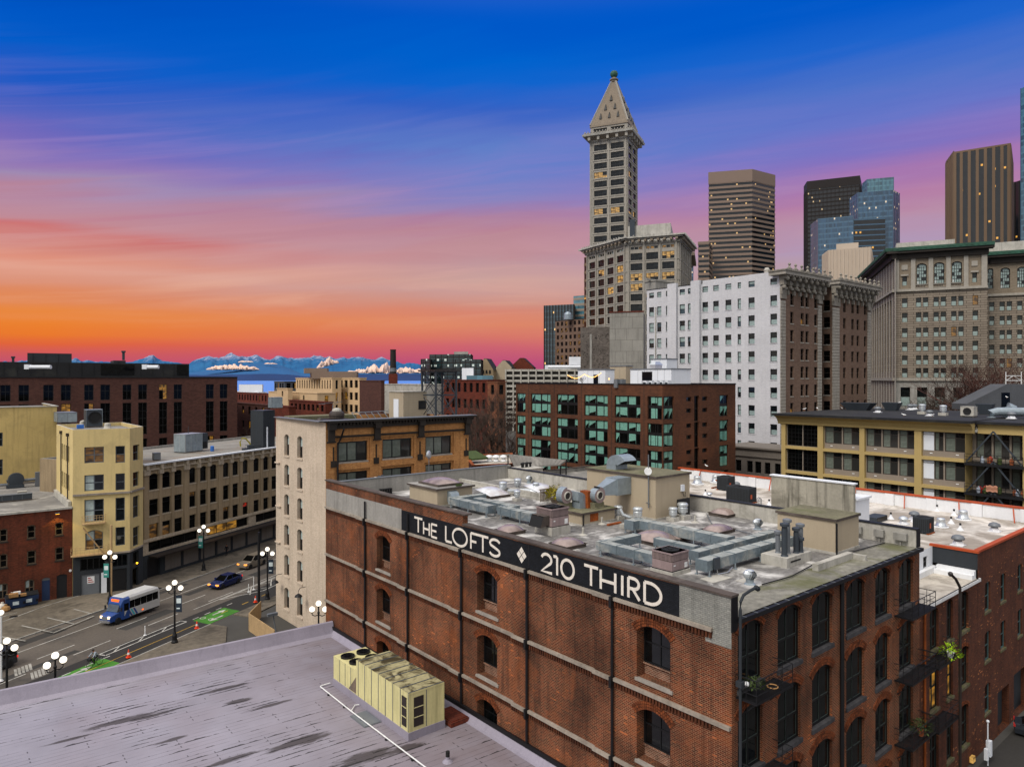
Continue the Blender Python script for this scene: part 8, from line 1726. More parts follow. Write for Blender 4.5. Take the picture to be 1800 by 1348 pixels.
def range_(name,prof,d,m,dep,rough,step=4,rows=10,zb=-3):
 """a mountain range: crest heights by bearing, falling to the water on this side"""
 mb=MB();rings=[]
 xs=[prof[0][0]+step*i for i in range(int((prof[-1][0]-prof[0][0])/step)+1)]
 for k in range(rows+1):
  f=k/rows;row=[]
  for px in xs:
   dd=d-dep*(1-f);p=dp(px,dd);top=CH+(HZ-interp(prof,px))/F*d;h=max(0.0,top-zb)*f**1.15
   nz=mn.fractal(Vector((px*.05,f*4.0,d*.001)),1.0,2.1,6);rd=abs(mn.noise(Vector((px*.09,f*1.6,3.3))))
   row.append((p.x,p.y,zb+max(0,h*(1+rough*.5*nz)-h*rough*rd*.9*(f<1)+(rough*.2*h*nz if f==1 else 0))))
  rings.append(row)
 rings.append([(dp(px,d+dep).x,dp(px,d+dep).y,zb)for px in xs])
 mb.grid(rings,0,closed=False);return tag(mb.build(name,[M(m)]),kind='structure')
range_('mountains',[(-200,640),(0,637),(60,633),(130,631),(160,634),(215,637),(240,634),(262,626),(280,632),(302,636),(325,640),(345,633),(362,626),(385,628),(405,622),(413,623),(430,628),(452,626),(475,630),(494,627),(515,631),(530,628),(560,627),(600,629),(630,628),(652,631),(668,630),(690,635),(720,638),(760,642),(830,646),(960,652)],55000,'snow_mountain_haze_blue',14000,.2,2,16)
range_('hills',[(300,660),(390,648),(430,640),(474,637),(500,644),(528,656),(560,660),(640,659),(760,660)],30000,'near_hills_haze_blue',7000,.05,6,8)
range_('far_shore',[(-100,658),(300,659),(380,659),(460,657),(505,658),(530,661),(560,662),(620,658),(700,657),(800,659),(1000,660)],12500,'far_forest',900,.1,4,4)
mat('cloud_sunset_tint','d6b9a6',1.0,v1=.05,s1=.0005,v2=.02)  # peach tint: sunset light put into the cloud's base colour
def cloud(px0,px1,yb,yt,d,seed,tilt=0):
 """a low bank of cloud: flat base, lumpy top, rounded towards the viewer and away"""
 mb=MB();n=max(24,int((px1-px0)*1.2));K=16;rings=[]
 for i in range(n+1):
  f=i/n;px=px0+(px1-px0)*f;env=max(0.0,sin(pi*f))**.55;fl=Vector((f*(px1-px0)*.05,seed*7.1,0));hg=(yb-yt)*env*(.66+.3*mn.fractal(fl,.9,2.0,3));ring=[]
  for k in range(K):
   a=2*pi*k/K;v=max(-.16,sin(a));u=cos(a);q=.75+.5*mn.fractal(Vector((f*(px1-px0)*.16,a*1.3 if a<pi else(2*pi-a)*1.3,seed*3.3)),.8,2.1,4)
   p=dp(px,d-u*hg*d/F*2.2*q);p.z=zat(yb-tilt*f-max(.1,hg)*v*q-hg*.12,d);ring.append(p)
  rings.append(ring)
 mb.grid(rings,0,True,True,True);tag(mb.build('cloud',[M('cloud_sunset_tint')],smooth=True),kind='stuff')
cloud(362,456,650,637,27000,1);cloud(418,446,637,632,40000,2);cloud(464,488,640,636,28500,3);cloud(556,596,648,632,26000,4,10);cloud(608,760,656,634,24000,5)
# ---- the diagonal street
SD_=Vector((cos(radians(30)),sin(radians(30))));SN_=Vector((-SD_.y,SD_.x));SRZ=radians(30)
def so(s,o):p=SD_*s+SN_*o;return(p.x,p.y)
mat('road_asphalt','544d45',.85,v1=.22,s1=.12,v2=.15,s2=4,stain='2c2a28',samt=.6,sscale=.15,spec=.35)
sheet('road',[so(-60,58.8),so(150,58.8),so(150,74.6),so(-60,74.6)],.006,'road_asphalt')
mat('bike_lane_dark','2a2826',.9,v1=.15,s1=.2,v2=.1);sheet('bike_lane',[so(-60,59.0),so(150,59.0),so(150,63.2),so(-60,63.2)],.011,'bike_lane_dark')
sheet('side_street',[(28,58.7),(110,58.7),(110,68.2),(28,68.2)],.005,'asphalt_dark');sheet('alley',[(20,-10),(100,-10),(100,17.2),(20,17.2)],.006,'asphalt_dark')
mb=MB();mb.prism([so(-60,74.6),so(150,74.6),so(150,80),so(66,81.5),so(58,87.5),so(30,99),so(-60,130)],0,.14);tag(mb.build('pavement',[M('pavement')]),kind='structure')
mb=MB();mb.prism([so(-60,50),so(55,50),so(62.5,56.5),so(62.5,58.7),so(-60,58.7)],0,.13);mb.prism([so(66,56.3),so(77,56.9),so(77,58.7),so(66,58.7)],0,.13);tag(mb.build('near_pavement',[M('pavement')]),kind='structure')
mb=MB();mb.prism([so(-60,74.45),so(150,74.45),so(150,74.6),so(-60,74.6)],0,.147);mb.prism([so(-60,58.7),so(62.5,58.7),so(62.5,58.85),so(-60,58.85)],0,.137);tag(mb.build('kerb',[M('concrete')]),kind='structure')
mat('road_paint','a5a29a',.8,v1=.3,s1=1.2,v2=.15,s2=6);mat('road_paint_worn','8d8a82',.85,v1=.4,s1=.8,v2=.2);mat('green_paint','3a7020',.85,v1=.25,s1=.6,v2=.15,stain='35701c',samt=.5);mat('yellow_paint','a8842f',.85,v1=.3)
mb=MB()
for a_,b_,l_,w_ in((58,66.2,7,1.6),(70,69.3,9,1.1),(50,72.4,6,1.4),(80,67,5,1.8),(44,65.5,8,.8),(64,73.2,10,.9),(90,70,7,1.3)):mb.face([(*so(a_,b_),.0085),(*so(a_+l_,b_),.0085),(*so(a_+l_,b_+w_),.0085),(*so(a_,b_+w_),.0085)])
tag(mb.build('asphalt_patches',[M('asphalt_dark')]),kind='structure')
mk=MB();mw=MB();my_=MB();mg=MB()
def ln(mb,s0,o0,s1,o1,w_=.13,z=.018):
 a,b=Vector(so(s0,o0)),Vector(so(s1,o1));d=(b-a).normalized();n=Vector((-d.y,d.x))*w_/2;mb.face([(*(a-n),z),(*(b-n),z),(*(b+n),z),(*(a+n),z)])
ln(mk,-60,71.0,120,71.0)
for s in range(-50,110,9):ln(mk,s,67.6,s+4,67.6);ln(mk,s+2,65.2,s+6.2,65.2)
ln(mk,52,62.1,62.4,62.1,.15);ln(mk,52,62.95,62.4,62.95,.15);ln(mk,52,62.1,52,62.95,.15);ln(mk,62.4,62.1,62.4,62.95)
for s in range(53,62,3):ln(mk,s,62.15,s+1.3,62.9,.12)
for s in(63.2,65,66.8,68.6):ln(mk,s,62.0,s+.9,62.0)
for s in(47,49.4,51.2):ln(mk,s,61.6,s+.9,61.6)
ln(mk,66,64.6,90,64.6);ln(mk,70,64.4,75,61.9,.15);ln(mk,75,61.9,90,62.4,.15);ln(mk,70,64.4,90,64.2,.15)
for s in(73,77,81,85):ln(mk,s,62.3,s+2.6,64.3,.15);ln(mk,s,64.3,s+3.4,62.3,.12)
ln(my_,-20,60.4,62,60.4,.1)
for s in(66,69.5,73):ln(my_,s,60.5,s+1.1,60.5,.12)
for a,b in((45,51.4),(62.6,67.8)):mg.face([(*so(a,59.1),.015),(*so(b-.3,59.1),.015),(*so(b,61.7),.015),(*so(a+.3,61.7),.015)])
def arrow(s,o,dr=1):mk.face([(*so(s,o-.12),.02),(*so(s+1.2*dr,o-.12),.02),(*so(s+1.2*dr,o+.12),.02),(*so(s,o+.12),.02)][::dr]);mk.face([(*so(s+1.2*dr,o-.4),.02),(*so(s+2.1*dr,o),.02),(*so(s+1.2*dr,o+.4),.02)][::dr])
arrow(65.2,61.0,1);arrow(65.5,59.8,-1);arrow(47.5,61.0,1)
for o in(60.1,61.3):mk.grid([[(*so(64+.35*r_*cos(2*pi*j/12),o+.35*r_*sin(2*pi*j/12)),.021)for j in range(12)]for r_ in(1,.7)],0)
for a,b in(((0,1094),(75,1066)),((75,1066),(150,1043)),((38,1099),(92,1111)),((83,1085),(130,1096)),((130,1070),(160,1078)),((0,1118),(45,1126)),((93,1112),(165,1082)),((0,1085),(30,1076))):
 p,q=at(*a,.155),at(*b,.155);d=xy(q-p).normalized();n=Vector((-d.y,d.x))*.09;mw.face([(p.x-n.x,p.y-n.y,.155),(q.x-n.x,q.y-n.y,.155),(q.x+n.x,q.y+n.y,.155),(p.x+n.x,p.y+n.y,.155)])
for o in(64.2,66.4,69.2,72.6):
 for k in range(5):ln(mw,45.6+.35*k,o-.8,46.6+.35*k,o+.8,.22)
for mb,m,nm in((mk,'road_paint','road_markings'),(mw,'road_paint_worn','worn_road_markings'),(my_,'yellow_paint','yellow_lane_markings'),(mg,'green_paint','green_bike_markings')):tag(mb.build(nm,[M(m)]),kind='structure')
mb=MB()
for px,py in((278,1034),(24,1083)):q=at(px,py,.16);mb.lathe((q.x,q.y,.15),[(.42,0),(.42,.012),(.02,.013)],16)
tag(mb.build('manhole_cover',[M('black_iron')]),kind='structure')
LAMP=None
def lamp(label,px,d,banner=None,side=1,rz=None):
 global LAMP
 q=dp(px,d,.13);q.x,q.y=q.x,q.y;rzz=radians(-40)if rz is None else rz
 if LAMP is None:
  t=thing('street_lamp',label,'street lamp',q,rzz,'three-globe street lamps');mb=MB();mb.lathe((0,0,0),[(.32,0),(.32,.15),(.24,.3),(.24,.75),(.14,1.0),(.1,1.2),(.08,5.2),(.12,5.25),(.12,5.4),(.07,5.5),(.07,5.9)],12)
  mb.tube([(-.62,0,5.35),(-.6,0,5.15),(-.35,0,5.05),(0,0,5.15),(.35,0,5.05),(.6,0,5.15),(.62,0,5.35)],.045,6)
  for x,z in((-.62,5.33),(.62,5.33),(0,5.88)):mb.lathe((x,0,z),[(.06,0),(.15,.06),(.16,.12)],10)
  mb.build('post',[M('black_iron')],t);g=None
  for x,z in((-.62,5.68),(.62,5.68),(0,6.23)):
   if g is None:mb=MB();mb.ball((0,0,0),.255,16,0,12);g=mb.build('globe',[M('lamp_glow')],t,Vector((x,0,z)),smooth=True)
   else:link('globe',g.data,t,Vector((x,0,z)))
  LAMP=t
 else:t=dup(LAMP,q,rzz,label)
 for k in[c for c in t.children if c.name.startswith('banner')]:bpy.data.objects.remove(k)
 if banner:mb=MB();x0=.12*side;x1=.75*side;mb.box(min(x0,x1),-.015,3.2,max(x0,x1),.015,4.9,0);mb.box(min(x0,x1)+.08,-.02,4.1,max(x0,x1)-.08,-.016,4.6,1);mb.box(min(x0,x1)+.08,-.02,3.5,max(x0,x1)-.2,-.016,3.62,1);mb.tube([(0,0,4.92),(x1,0,4.92)],.02,5,2);mb.tube([(0,0,3.18),(x1,0,3.18)],.02,5,2);mb.build('banner',[M(banner),M('banner_light'),M('black_iron')],t)
 return t
lamp('three-globe lamp standing alone on the far pavement past the dark car',12,57);lamp('three-globe lamp half hidden behind the grey roof edge near the cyclist',97,54,None,1,radians(25))
lamp('three-globe lamp with dark blue banner near the double bike lane lines',307,73.3,'banner_dark',1);lamp('three-globe lamp with teal banner beside a wooden pole in front of the grey ground floor',193,86,'banner_teal',-1);lamp('three-globe lamp with teal banner before the tan street building',358,101,'banner_teal',-1);lamp('three-globe lamp with dark banner beside the black pole by the whitewashed wall',470,87.7,'banner_dark',1);lamp('three-globe lamp at the foot of the whitewashed wall beside the brick loft',560,66.5)
mb=MB();mb.tube([(0,0,0),(0,0,9.2)],.13,8);tag(mb.build('utility_pole',[M('plywood')],None,at(195.5,1052,0)),'tall brown wooden pole behind the teal bannered lamp','pole')
mb=MB();mb.tube([(0,0,0),(0,0,8.8)],.16,8);tag(mb.build('utility_pole',[M('black_iron')],None,at(455,1062,0)),'thick plain black pole by the orange cone','pole')
t=thing('street_lamp','slim white single-globe lamp post at the pavement near the rubbish','street lamp',dp(2,64,.13));mb=MB();mb.lathe((0,0,0),[(.2,0),(.08,.2),(.07,5.9),(.14,6.0)],10);mb.build('post',[M('white_paint')],t);mb=MB();mb.ball((0,0,6.2),.22,12);mb.build('globe',[M('lamp_glow')],t)
for px,py,lb in((346,1104,'orange cone at the edge of the concrete slabs below the green bike patch'),(226,1155,'orange cone just over the grey roof edge by the bike lane'),(449,1058,'orange cone at the foot of the black pole')):
 t=thing('traffic_cone',lb,'traffic cone',at(px,py,.13),0,'orange traffic cones');mb=MB();mb.box(-.22,-.22,0,.22,.22,.05,0);mb.lathe((0,0,.05),[(.17,0),(.13,.25)],12,0);mb.lathe((0,0,.3),[(.13,0),(.09,.2)],12,1);mb.lathe((0,0,.5),[(.09,0),(.04,.28)],12,0);mb.build('cone',[M('cone_orange'),M('white_paint')],t)
for px,py,lb in((255,1116,'white lane post in the double bike lane lines'),(437,1040,'short white lane post in the hatched area'),(446,1036,'tall white lane post at the end of the hatched area')):mb=MB();mb.lathe((0,0,0),[(.18,0),(.18,.03),(.05,.05),(.05,1.0 if px<440 else 1.6),(.02,1.62 if px>440 else 1.02)],8);tag(mb.build('lane_post',[M('white_paint')],None,at(px,py,.02)),lb,'lane post','white lane posts')
t=thing('plywood_fence','plywood hoarding round a small dark yard beside the whitewashed wall','fence',at(437,1108,0));mb=MB();O=t.location;P=[at(437,1108,0),at(482,1140,0),at(458,1085,0),at(479,1081,0)]
for a,b in((P[0],P[1]),(P[2],P[0])):d=xy(b-a).normalized();mb.seg(a-O,b-O,.08,0,1.9)
mb.build('boards',[M('plywood')],t)
mb=MB();mb.tube([(0,0,0),(-.6,.2,4.2)],.06,6);mb.box(-1.2,0,4.15,-.2,.3,4.4);tag(mb.build('sign_post',[M('grey_metal')],None,dp(492,70,0)),'leaning grey post with a small lamp head at the foot of the whitewashed wall','post')
def dumpster(label,px,py):
 t=thing('dumpster',label,'dumpster',at(px,py,.14),0,'dark blue dumpsters');mb=MB();mb.grid([[(-.9,-.5,.1),(.9,-.5,.1),(.9,.5,.1),(-.9,.5,.1)],[(-1.0,-.65,1.2),(1.0,-.65,1.2),(1.0,.6,1.4),(-1.0,.6,1.4)]],0,True,True,True);mb.box(-.9,-.72,.5,-.7,-.62,.8,1);mb.box(.7,-.72,.5,.9,-.62,.8,1);mb.box(-.3,-.655,.5,.3,-.62,.9,2);mb.build('bin',[M('dumpster_blue'),M('black_iron'),M('banner_light')],t);mb=MB();mb.grid([[(-1.0,-.6,1.28),(1.0,-.6,1.28),(1.0,.6,1.5),(-1.0,.6,1.5)],[(-1.0,-.6,1.33),(1.0,-.6,1.33),(1.0,.6,1.55),(-1.0,.6,1.55)]],0,True,True,True);mb.build('lid',[M('black_plastic')],t)
dumpster('left dark blue dumpster piled with cardboard by the low brick wall',27,1068);dumpster('right dark blue dumpster under the brick wall window',50,1063)
for px,py,z,s,m,lb in((24,1061,1.65,.9,'cardboard','tan cardboard box on the left dumpster'),(30,1057,1.7,.7,'white_paint','flat white carton on the left dumpster'),(41,1058,1.6,.6,'cardboard','crushed cardboard between the dumpsters')):mb=MB();mb.box(-s/2,-s*.35,0,s/2,s*.35,s*.45);mb.bar((-s/2,-s*.4,s*.45),(-s*.8,-s*.5,s*.6),s*.6,.02);q=at(px,py+10,.14);tag(mb.build('carton',[M(m)],None,Vector((q.x,q.y,z-.0))),lb,'box')
for px,py,lb in((4,1070,'white rubbish bag at the left of the dumpsters'),(10,1074,'brown rubbish bag at the left of the dumpsters')):mb=MB();mb.lathe((0,0,0),[(.35,0),(.5,.2),(.42,.5),(.12,.7),(.16,.8)],10);tag(mb.build('rubbish_bag',[M('cream_letter' if px<6 else 'cardboard')],None,at(px,py,.14)),lb,'bag')
mat('car_blue','0c1c48',.25,v1=.05,v2=.03,spec=.6);mat('car_tan','70675a',.3,v1=.05,v2=.03,spec=.6);mat('car_dark','24282e',.25,v1=.05,v2=.03,spec=.6);mat('bus_white','b5b5b3',.4,v1=.05,v2=.04,streak=.1);mat('bus_blue','1c3f7e',.35,v1=.05,v2=.03,spec=.5);plain('stripe_teal','2ea0b0')
WH={}
def wheels(t,xs,hw_,r):
 for x in xs:
  for y in(-hw_,hw_):
   if r not in WH:
    mb=MB();mb.M=Matrix.Rotation(radians(90),4,'X');mb.lathe((0,0,-.11),[(r*.6,0),(r*.96,.01),(r,.05),(r,.17),(r*.96,.21),(r*.6,.22)],18);a=mb.build('tyre',[M('rubber')],None);mb=MB();mb.M=Matrix.Rotation(radians(90),4,'X');mb.lathe((0,0,-.1),[(.04,-.005),(r*.58,0),(r*.62,.03),(r*.62,.17),(r*.58,.2),(.04,.205)],12);b=mb.build('rim',[M('chrome')],None);WH[r]=(a.data,b.data);bpy.data.objects.remove(a);bpy.data.objects.remove(b)
   w_=link('wheel',WH[r][0],t,Vector((x,y,r)));link('rim',WH[r][1],w_)
def car(label,s,o,m,kind='sedan',hdg=pi,lights=True,cat='car',pos=None,rz=None):
 t=thing('car',label,cat,(*so(s,o),.01)if pos is None else pos,SRZ+hdg if rz is None else rz,'cars in the streets');L=4.6;suv=kind=='suv';hw_=.9
 body=[(-2.3,.35,.75,.62),(-2.25,.25,.95 if not suv else 1.05,.8),(-1.4,.22,.98 if not suv else 1.1,.9),(0,.2,.95 if not suv else 1.08,.9),(1.1,.2,.92 if not suv else 1.08,.9),(1.9,.24,.82 if not suv else 1.0,.86),(2.25,.3,.68 if not suv else .9,.74),(2.33,.38,.58,.6)]
 mb=MB();rings=[]
 for x,z0,z1,w_ in body:rings.append([(x,-w_,z0),(x,-w_*1.02,(z0+z1)/2),(x,-w_*.95,z1-.06),(x,-w_*.8,z1),(x,w_*.8,z1),(x,w_*.95,z1-.06),(x,w_*1.02,(z0+z1)/2),(x,w_,z0)])
 mb.grid([r[::-1]for r in rings],0,True,True,True);mb.build('body',[M(m)],t,smooth=False)
 cb_=[(-1.9,.95,.72),(-1.1,1.42,.62),(.2,1.45,.62),(1.15,.94,.74)]if not suv else[(-2.2,1.06,.78),(-2.0,1.72,.68),(.35,1.74,.68),(1.2,1.08,.78)]
 zb=.9 if not suv else 1.04;mb=MB();lo=[(x,w_)for x,z,w_ in cb_]
 b_=[(cb_[0][0],zb),(cb_[0][0]+.0,zb)];
 tp_=[(cb_[1][0],cb_[1][1],cb_[1][2]),(cb_[2][0],cb_[2][1],cb_[2][2])]
 x0,x3,w0=cb_[0][0],cb_[3][0],cb_[0][2]+.1
 B=[(x0,-w0,zb),(x3,-w0,zb),(x3,w0,zb),(x0,w0,zb)];T=[(tp_[0][0],-tp_[0][2],tp_[0][1]-.05),(tp_[1][0],-tp_[1][2],tp_[1][1]-.05),(tp_[1][0],tp_[1][2],tp_[1][1]-.05),(tp_[0][0],tp_[0][2],tp_[0][1]-.05)]
 mb.grid([B,T],0,True,False,True);mb.build('windows',[M('glass_dark')],t)
 mb=MB();mb.prism([(tp_[0][0]-.05,-tp_[0][2]-.02),(tp_[1][0]+.05,-tp_[0][2]-.02),(tp_[1][0]+.05,tp_[0][2]+.02),(tp_[0][0]-.05,tp_[0][2]+.02)],tp_[0][1]-.05,tp_[0][1]+.02)
 for i in range(4):mb.bar(B[i],T[i],.07,.07)
 for y in(-1,1):xm=(tp_[0][0]+tp_[1][0])/2;mb.bar((xm,y*w0,zb),(xm,y*tp_[0][2],tp_[0][1]),.07,.05)
 mb.build('roof',[M(m)],t)
 for y in(-.62,.62):mb=MB();zl=.62 if not suv else .78;mb.box(2.1,y-.2,zl-.08,2.31,y+.2,zl+.1);mb.build('headlight',[M('headlight_amber' if lights else 'banner_light')],t);mb=MB();mb.box(-2.33,y-.2,.72,-2.2,y+.2,.9);mb.build('tail_light',[M('tail_red' if pos is None else 'red_paint')],t);mb=MB();mb.box(.75,y*1.5-.08,1.0,.95,y*1.5+.08,1.15);mb.build('mirror',[M(m)],t)
 wheels(t,(-1.4,1.42),.82,.34 if not suv else .38);return t
car('dark blue sedan with lit headlights passing the hatched area',75.2,68.2,'car_blue');car('tan estate wagon with amber lit headlights near the black pole',84.2,71.4,'car_tan','suv');car('dark grey hatchback at the frame edge with red tail light',45.2,68.9,'car_dark','suv',pi,False)
for i,(x,y,lb)in enumerate(((66.0,14.9,'black car parked below the garage doors, nearest the white signal pole'),(71.5,15.4,'black car parked below the garage doors, furthest from the signal pole'))):car(lb,0,0,'car_dark','sedan',0,False,'car',(x,y,.01),radians(-75))
t=thing('shuttle_bus','small white shuttle bus with blue cab and orange destination sign','bus',(*so(61.4,69.6),.01),SRZ+pi,None);mb=MB();rs=[]
for x,zt in((-3.7,2.55),(-3.6,2.8),(-3.2,2.95),(1.6,2.95),(1.75,2.9)):rs.append([(x,-1.18,.5),(x,-1.2,1.4),(x,-1.12,zt-.25),(x,-.9,zt),(x,.9,zt),(x,1.12,zt-.25),(x,1.2,1.4),(x,1.18,.5)][::-1])
mb.grid(rs,0,True,True,True);mb.box(-3.6,-1.1,.3,1.5,1.1,.5,1);mb.build('body',[M('bus_white'),M('rubber')],t)
mb=MB();rs=[]
for x,zb,zt,w_ in((1.0,.4,2.9,1.21),(1.9,.4,2.88,1.18),(2.05,.4,2.6,1.1),(2.2,.4,2.25,1.05)):rs.append([(x,-w_,zb),(x,-w_,zt-.2),(x,-w_*.8,zt),(x,w_*.8,zt),(x,w_,zt-.2),(x,w_,zb)][::-1])
mb.grid(rs,0,True,True,True);rs=[]
for x,zt,w_ in((2.15,1.42,1.0),(2.9,1.32,.96),(3.4,1.2,.9),(3.55,1.0,.84)):rs.append([(x,-w_,.45),(x,-w_,zt-.1),(x,-w_*.85,zt),(x,w_*.85,zt),(x,w_,zt-.1),(x,w_,.45)][::-1])
mb.grid(rs,0,True,True,True);mb.build('cab',[M('bus_blue')],t)
mb=MB();mb.grid([[(2.21,-.98,1.4),(2.21,.98,1.4),(2.06,.9,2.22),(2.06,-.9,2.22)],[(2.6,-.9,1.4),(2.6,.9,1.4),(2.14,.85,2.24),(2.14,-.85,2.24)]],0,True,False,True);mb.build('windscreen',[M('glass_sky')],t);mb=MB();mb.box(1.95,-.62,2.42,2.12,.62,2.7);mb.build('destination_sign',[M('sign_orange')],t)
for y in(-1,1):
 for k in range(5):mb=MB();x0=-3.4+k*.92;a,b=sorted((y*1.165,y*1.205));mb.box(x0,a,1.45,x0+.86,b,2.35);mb.build('window',[M('glass_dark')],t)
 mb=MB();a,b=sorted((y*1.19,y*1.215));mb.box(1.15,a,1.35,1.8,b,2.2);mb.build('cab_window',[M('glass_dark')],t)
 for k,m in((0,'bus_blue'),(1,'stripe_teal'),(2,'bus_blue')):mb=MB();x0=.55-k*.4;yy=y*1.208;mb.face([(x0,yy,.55),(x0+.25,yy,.55),(x0+.75,yy,1.35),(x0+.5,yy,1.35)][::-y]);mb.build('stripe',[M(m)],t)
 mb=MB();mb.box(3.42,y*.62-.17,.85,3.58,y*.62+.17,1.12);mb.build('headlight',[M('headlight_on')],t);mb=MB();mb.box(-3.72,y*.95-.1,1.9,-3.66,y*.95+.1,2.1);mb.build('tail_light',[M('tail_red')],t);mb=MB();mb.box(2.3,y*1.35-.1,1.5,2.4,y*1.35+.1,1.95);mb.bar((2.35,y*1.0,1.6),(2.35,y*1.35,1.7),.04,.04);mb.build('mirror',[M('black_plastic')],t)
mb=MB();mb.box(3.5,-.85,.4,3.7,.85,.65,0);mb.box(3.54,-.45,.7,3.585,.45,1.05,1);mb.build('bumper',[M('chrome'),M('grey_metal')],t);mb=MB();mb.box(-1.1,-1.23,.7,-.85,-1.2,.85);mb.box(-1.1,1.2,.7,-.85,1.23,.85);mb.build('side_light',[M('sign_orange')],t);wheels(t,(-2.3,2.55),1.02,.4);t.scale=(.9,.9,.95)
def person(label,loc,rz,J,E,rad,skin,hair,clothes,shoes,name='person'):
 me=bpy.data.meshes.new(name);K=list(J);me.from_pydata([J[k]for k in K],[(K.index(a),K.index(b))for a,b in E],[])
 o=tag(link(name,me,None,loc,rz),label,'person');o.modifiers.new('skin','SKIN')
 for i,k in enumerate(K):r=rad[k];me.skin_vertices[0].data[i].radius=(r,r);me.skin_vertices[0].data[i].use_root=k=='pelvis'
 sb=o.modifiers.new('sub','SUBSURF');sb.levels=sb.render_levels=1
 dg=bpy.context.evaluated_depsgraph_get();m2=bpy.data.meshes.new_from_object(o.evaluated_get(dg));o.modifiers.clear();o.data=m2;m2.materials.clear()
 for m in(skin,*clothes,shoes):m2.materials.append(M(m))
 nb=len(clothes)
 for p in m2.polygons:
  c=p.center;k=min(K,key=lambda q:(Vector(J[q])-c).length-rad[q]*.5);p.material_index=0 if k in('head','neck','handL','handR')else(nb+1 if k.startswith(('foot','toe'))else(2 if k.startswith(('knee','ankle','hip'))and nb>1 else 1));p.use_smooth=True
 h=Vector(J['head']);mb=MB();mb.lathe(h+Vector((-.015,0,-.02)),[(.11,-.02),(.125,.04),(.1,.11),(.04,.145),(.005,.15)],12);mb.build('hair',[M(hair)],o,smooth=True)
 for s_ in(-1,1):mb=MB();mb.ball(h+Vector((.1,.035*s_,.0)),.014,6,0,5);mb.build('eye',[M('black_plastic')],o);mb=MB();mb.ball(h+Vector((0,.105*s_,-.01)),.03,6,0,5);mb.build('ear',[M(skin)],o)
 mb=MB();mb.grid([[h+Vector((.1,-.015,-.04)),h+Vector((.1,.015,-.04)),h+Vector((.1,0,.02))],[h+Vector((.13,-.004,-.04)),h+Vector((.13,.004,-.04)),h+Vector((.115,0,.01))]],0,True,False,True);mb.build('nose',[M(skin)],o)
 for hd,el in(('handL','wristL'),('handR','wristR')):
  a=Vector(J[hd]);d=(a-Vector(J[el])).normalized();sdv=d.cross(Vector((0,0,1))).normalized()if abs(d.z)<.9 else Vector((1,0,0));dn=sdv.cross(d)
  for i in range(4):l=(.07,.08,.075,.06)[i];b=a+d*.03+sdv*(.024*(i-1.5));mb=MB();mb.tube([b,b+d*l*.5,b+d*l*.7+dn*.02,b+d*l*.75+dn*.045],[.010,.009,.008,.007],5);mb.build('finger',[M(skin)],o)
  mb=MB();mb.tube([a-d*.02+sdv*.03,a+d*.02+sdv*.06,a+d*.045+sdv*.05+dn*.02],[.012,.010,.008],5);mb.build('thumb',[M(skin)],o)
 return o
ED=[('pelvis','spine'),('spine','chest'),('chest','neck'),('neck','head')]+[e for s_ in 'LR' for e in(('chest','shoulder'+s_),('shoulder'+s_,'elbow'+s_),('elbow'+s_,'wrist'+s_),('wrist'+s_,'hand'+s_),('pelvis','hip'+s_),('hip'+s_,'knee'+s_),('knee'+s_,'ankle'+s_),('ankle'+s_,'foot'+s_),('foot'+s_,'toe'+s_))]
RAD=dict(pelvis=.15,spine=.13,chest=.16,neck=.06,head=.105);[RAD.update({'shoulder'+s_:.075,'elbow'+s_:.05,'wrist'+s_:.035,'hand'+s_:.035,'hip'+s_:.1,'knee'+s_:.065,'ankle'+s_:.045,'foot'+s_:.045,'toe'+s_:.035})for s_ in 'LR']
JW=dict(pelvis=(0,0,.92),spine=(0,0,1.12),chest=(.02,0,1.34),neck=(.03,0,1.5),head=(.06,0,1.64),shoulderL=(.02,.19,1.4),elbowL=(-.08,.25,1.14),wristL=(.02,.26,.9),handL=(.04,.26,.82),shoulderR=(.02,-.19,1.4),elbowR=(.08,-.25,1.14),wristR=(.2,-.24,.93),handR=(.23,-.24,.86),hipL=(0,.09,.86),kneeL=(.2,.1,.5),ankleL=(.22,.1,.12),footL=(.24,.1,.05),toeL=(.4,.1,.04),hipR=(0,-.09,.86),kneeR=(-.05,-.1,.48),ankleR=(-.32,-.1,.16),footR=(-.32,-.1,.07),toeR=(-.2,-.1,.04))
person('dark clothed pedestrian walking along the tan building pavement',Vector((*so(87.6,79.2),.14)),SRZ+pi,JW,ED,RAD,'skin','hair_dark',('cloth_black','cloth_black'),'rubber')
CYC=Vector((*so(49.7,60.7),.015))
JB=dict(pelvis=(-.18,0,.98),spine=(-.1,0,1.16),chest=(.08,0,1.36),neck=(.16,0,1.48),head=(.22,0,1.6),shoulderL=(.1,.18,1.38),elbowL=(.28,.24,1.18),wristL=(.44,.26,1.06),handL=(.5,.26,1.04),shoulderR=(.1,-.18,1.38),elbowR=(.28,-.24,1.18),wristR=(.44,-.26,1.06),handR=(.5,-.26,1.04),hipL=(-.16,.1,.95),kneeL=(.2,.12,.78),ankleL=(.08,.12,.42),footL=(.08,.12,.36),toeL=(.22,.12,.33),hipR=(-.16,-.1,.95),kneeR=(.14,-.12,.6),ankleR=(-.04,-.12,.24),footR=(-.03,-.12,.17),toeR=(.11,-.12,.14))
person('cyclist in a pale grey jacket riding over the green patch',CYC,SRZ+pi,JB,ED,RAD,'skin','hair_dark',('cloth_grey','cloth_black'),'rubber')
t=thing('bicycle','lime green bicycle under the cyclist in the pale jacket','bicycle',CYC,SRZ+pi);wm=None
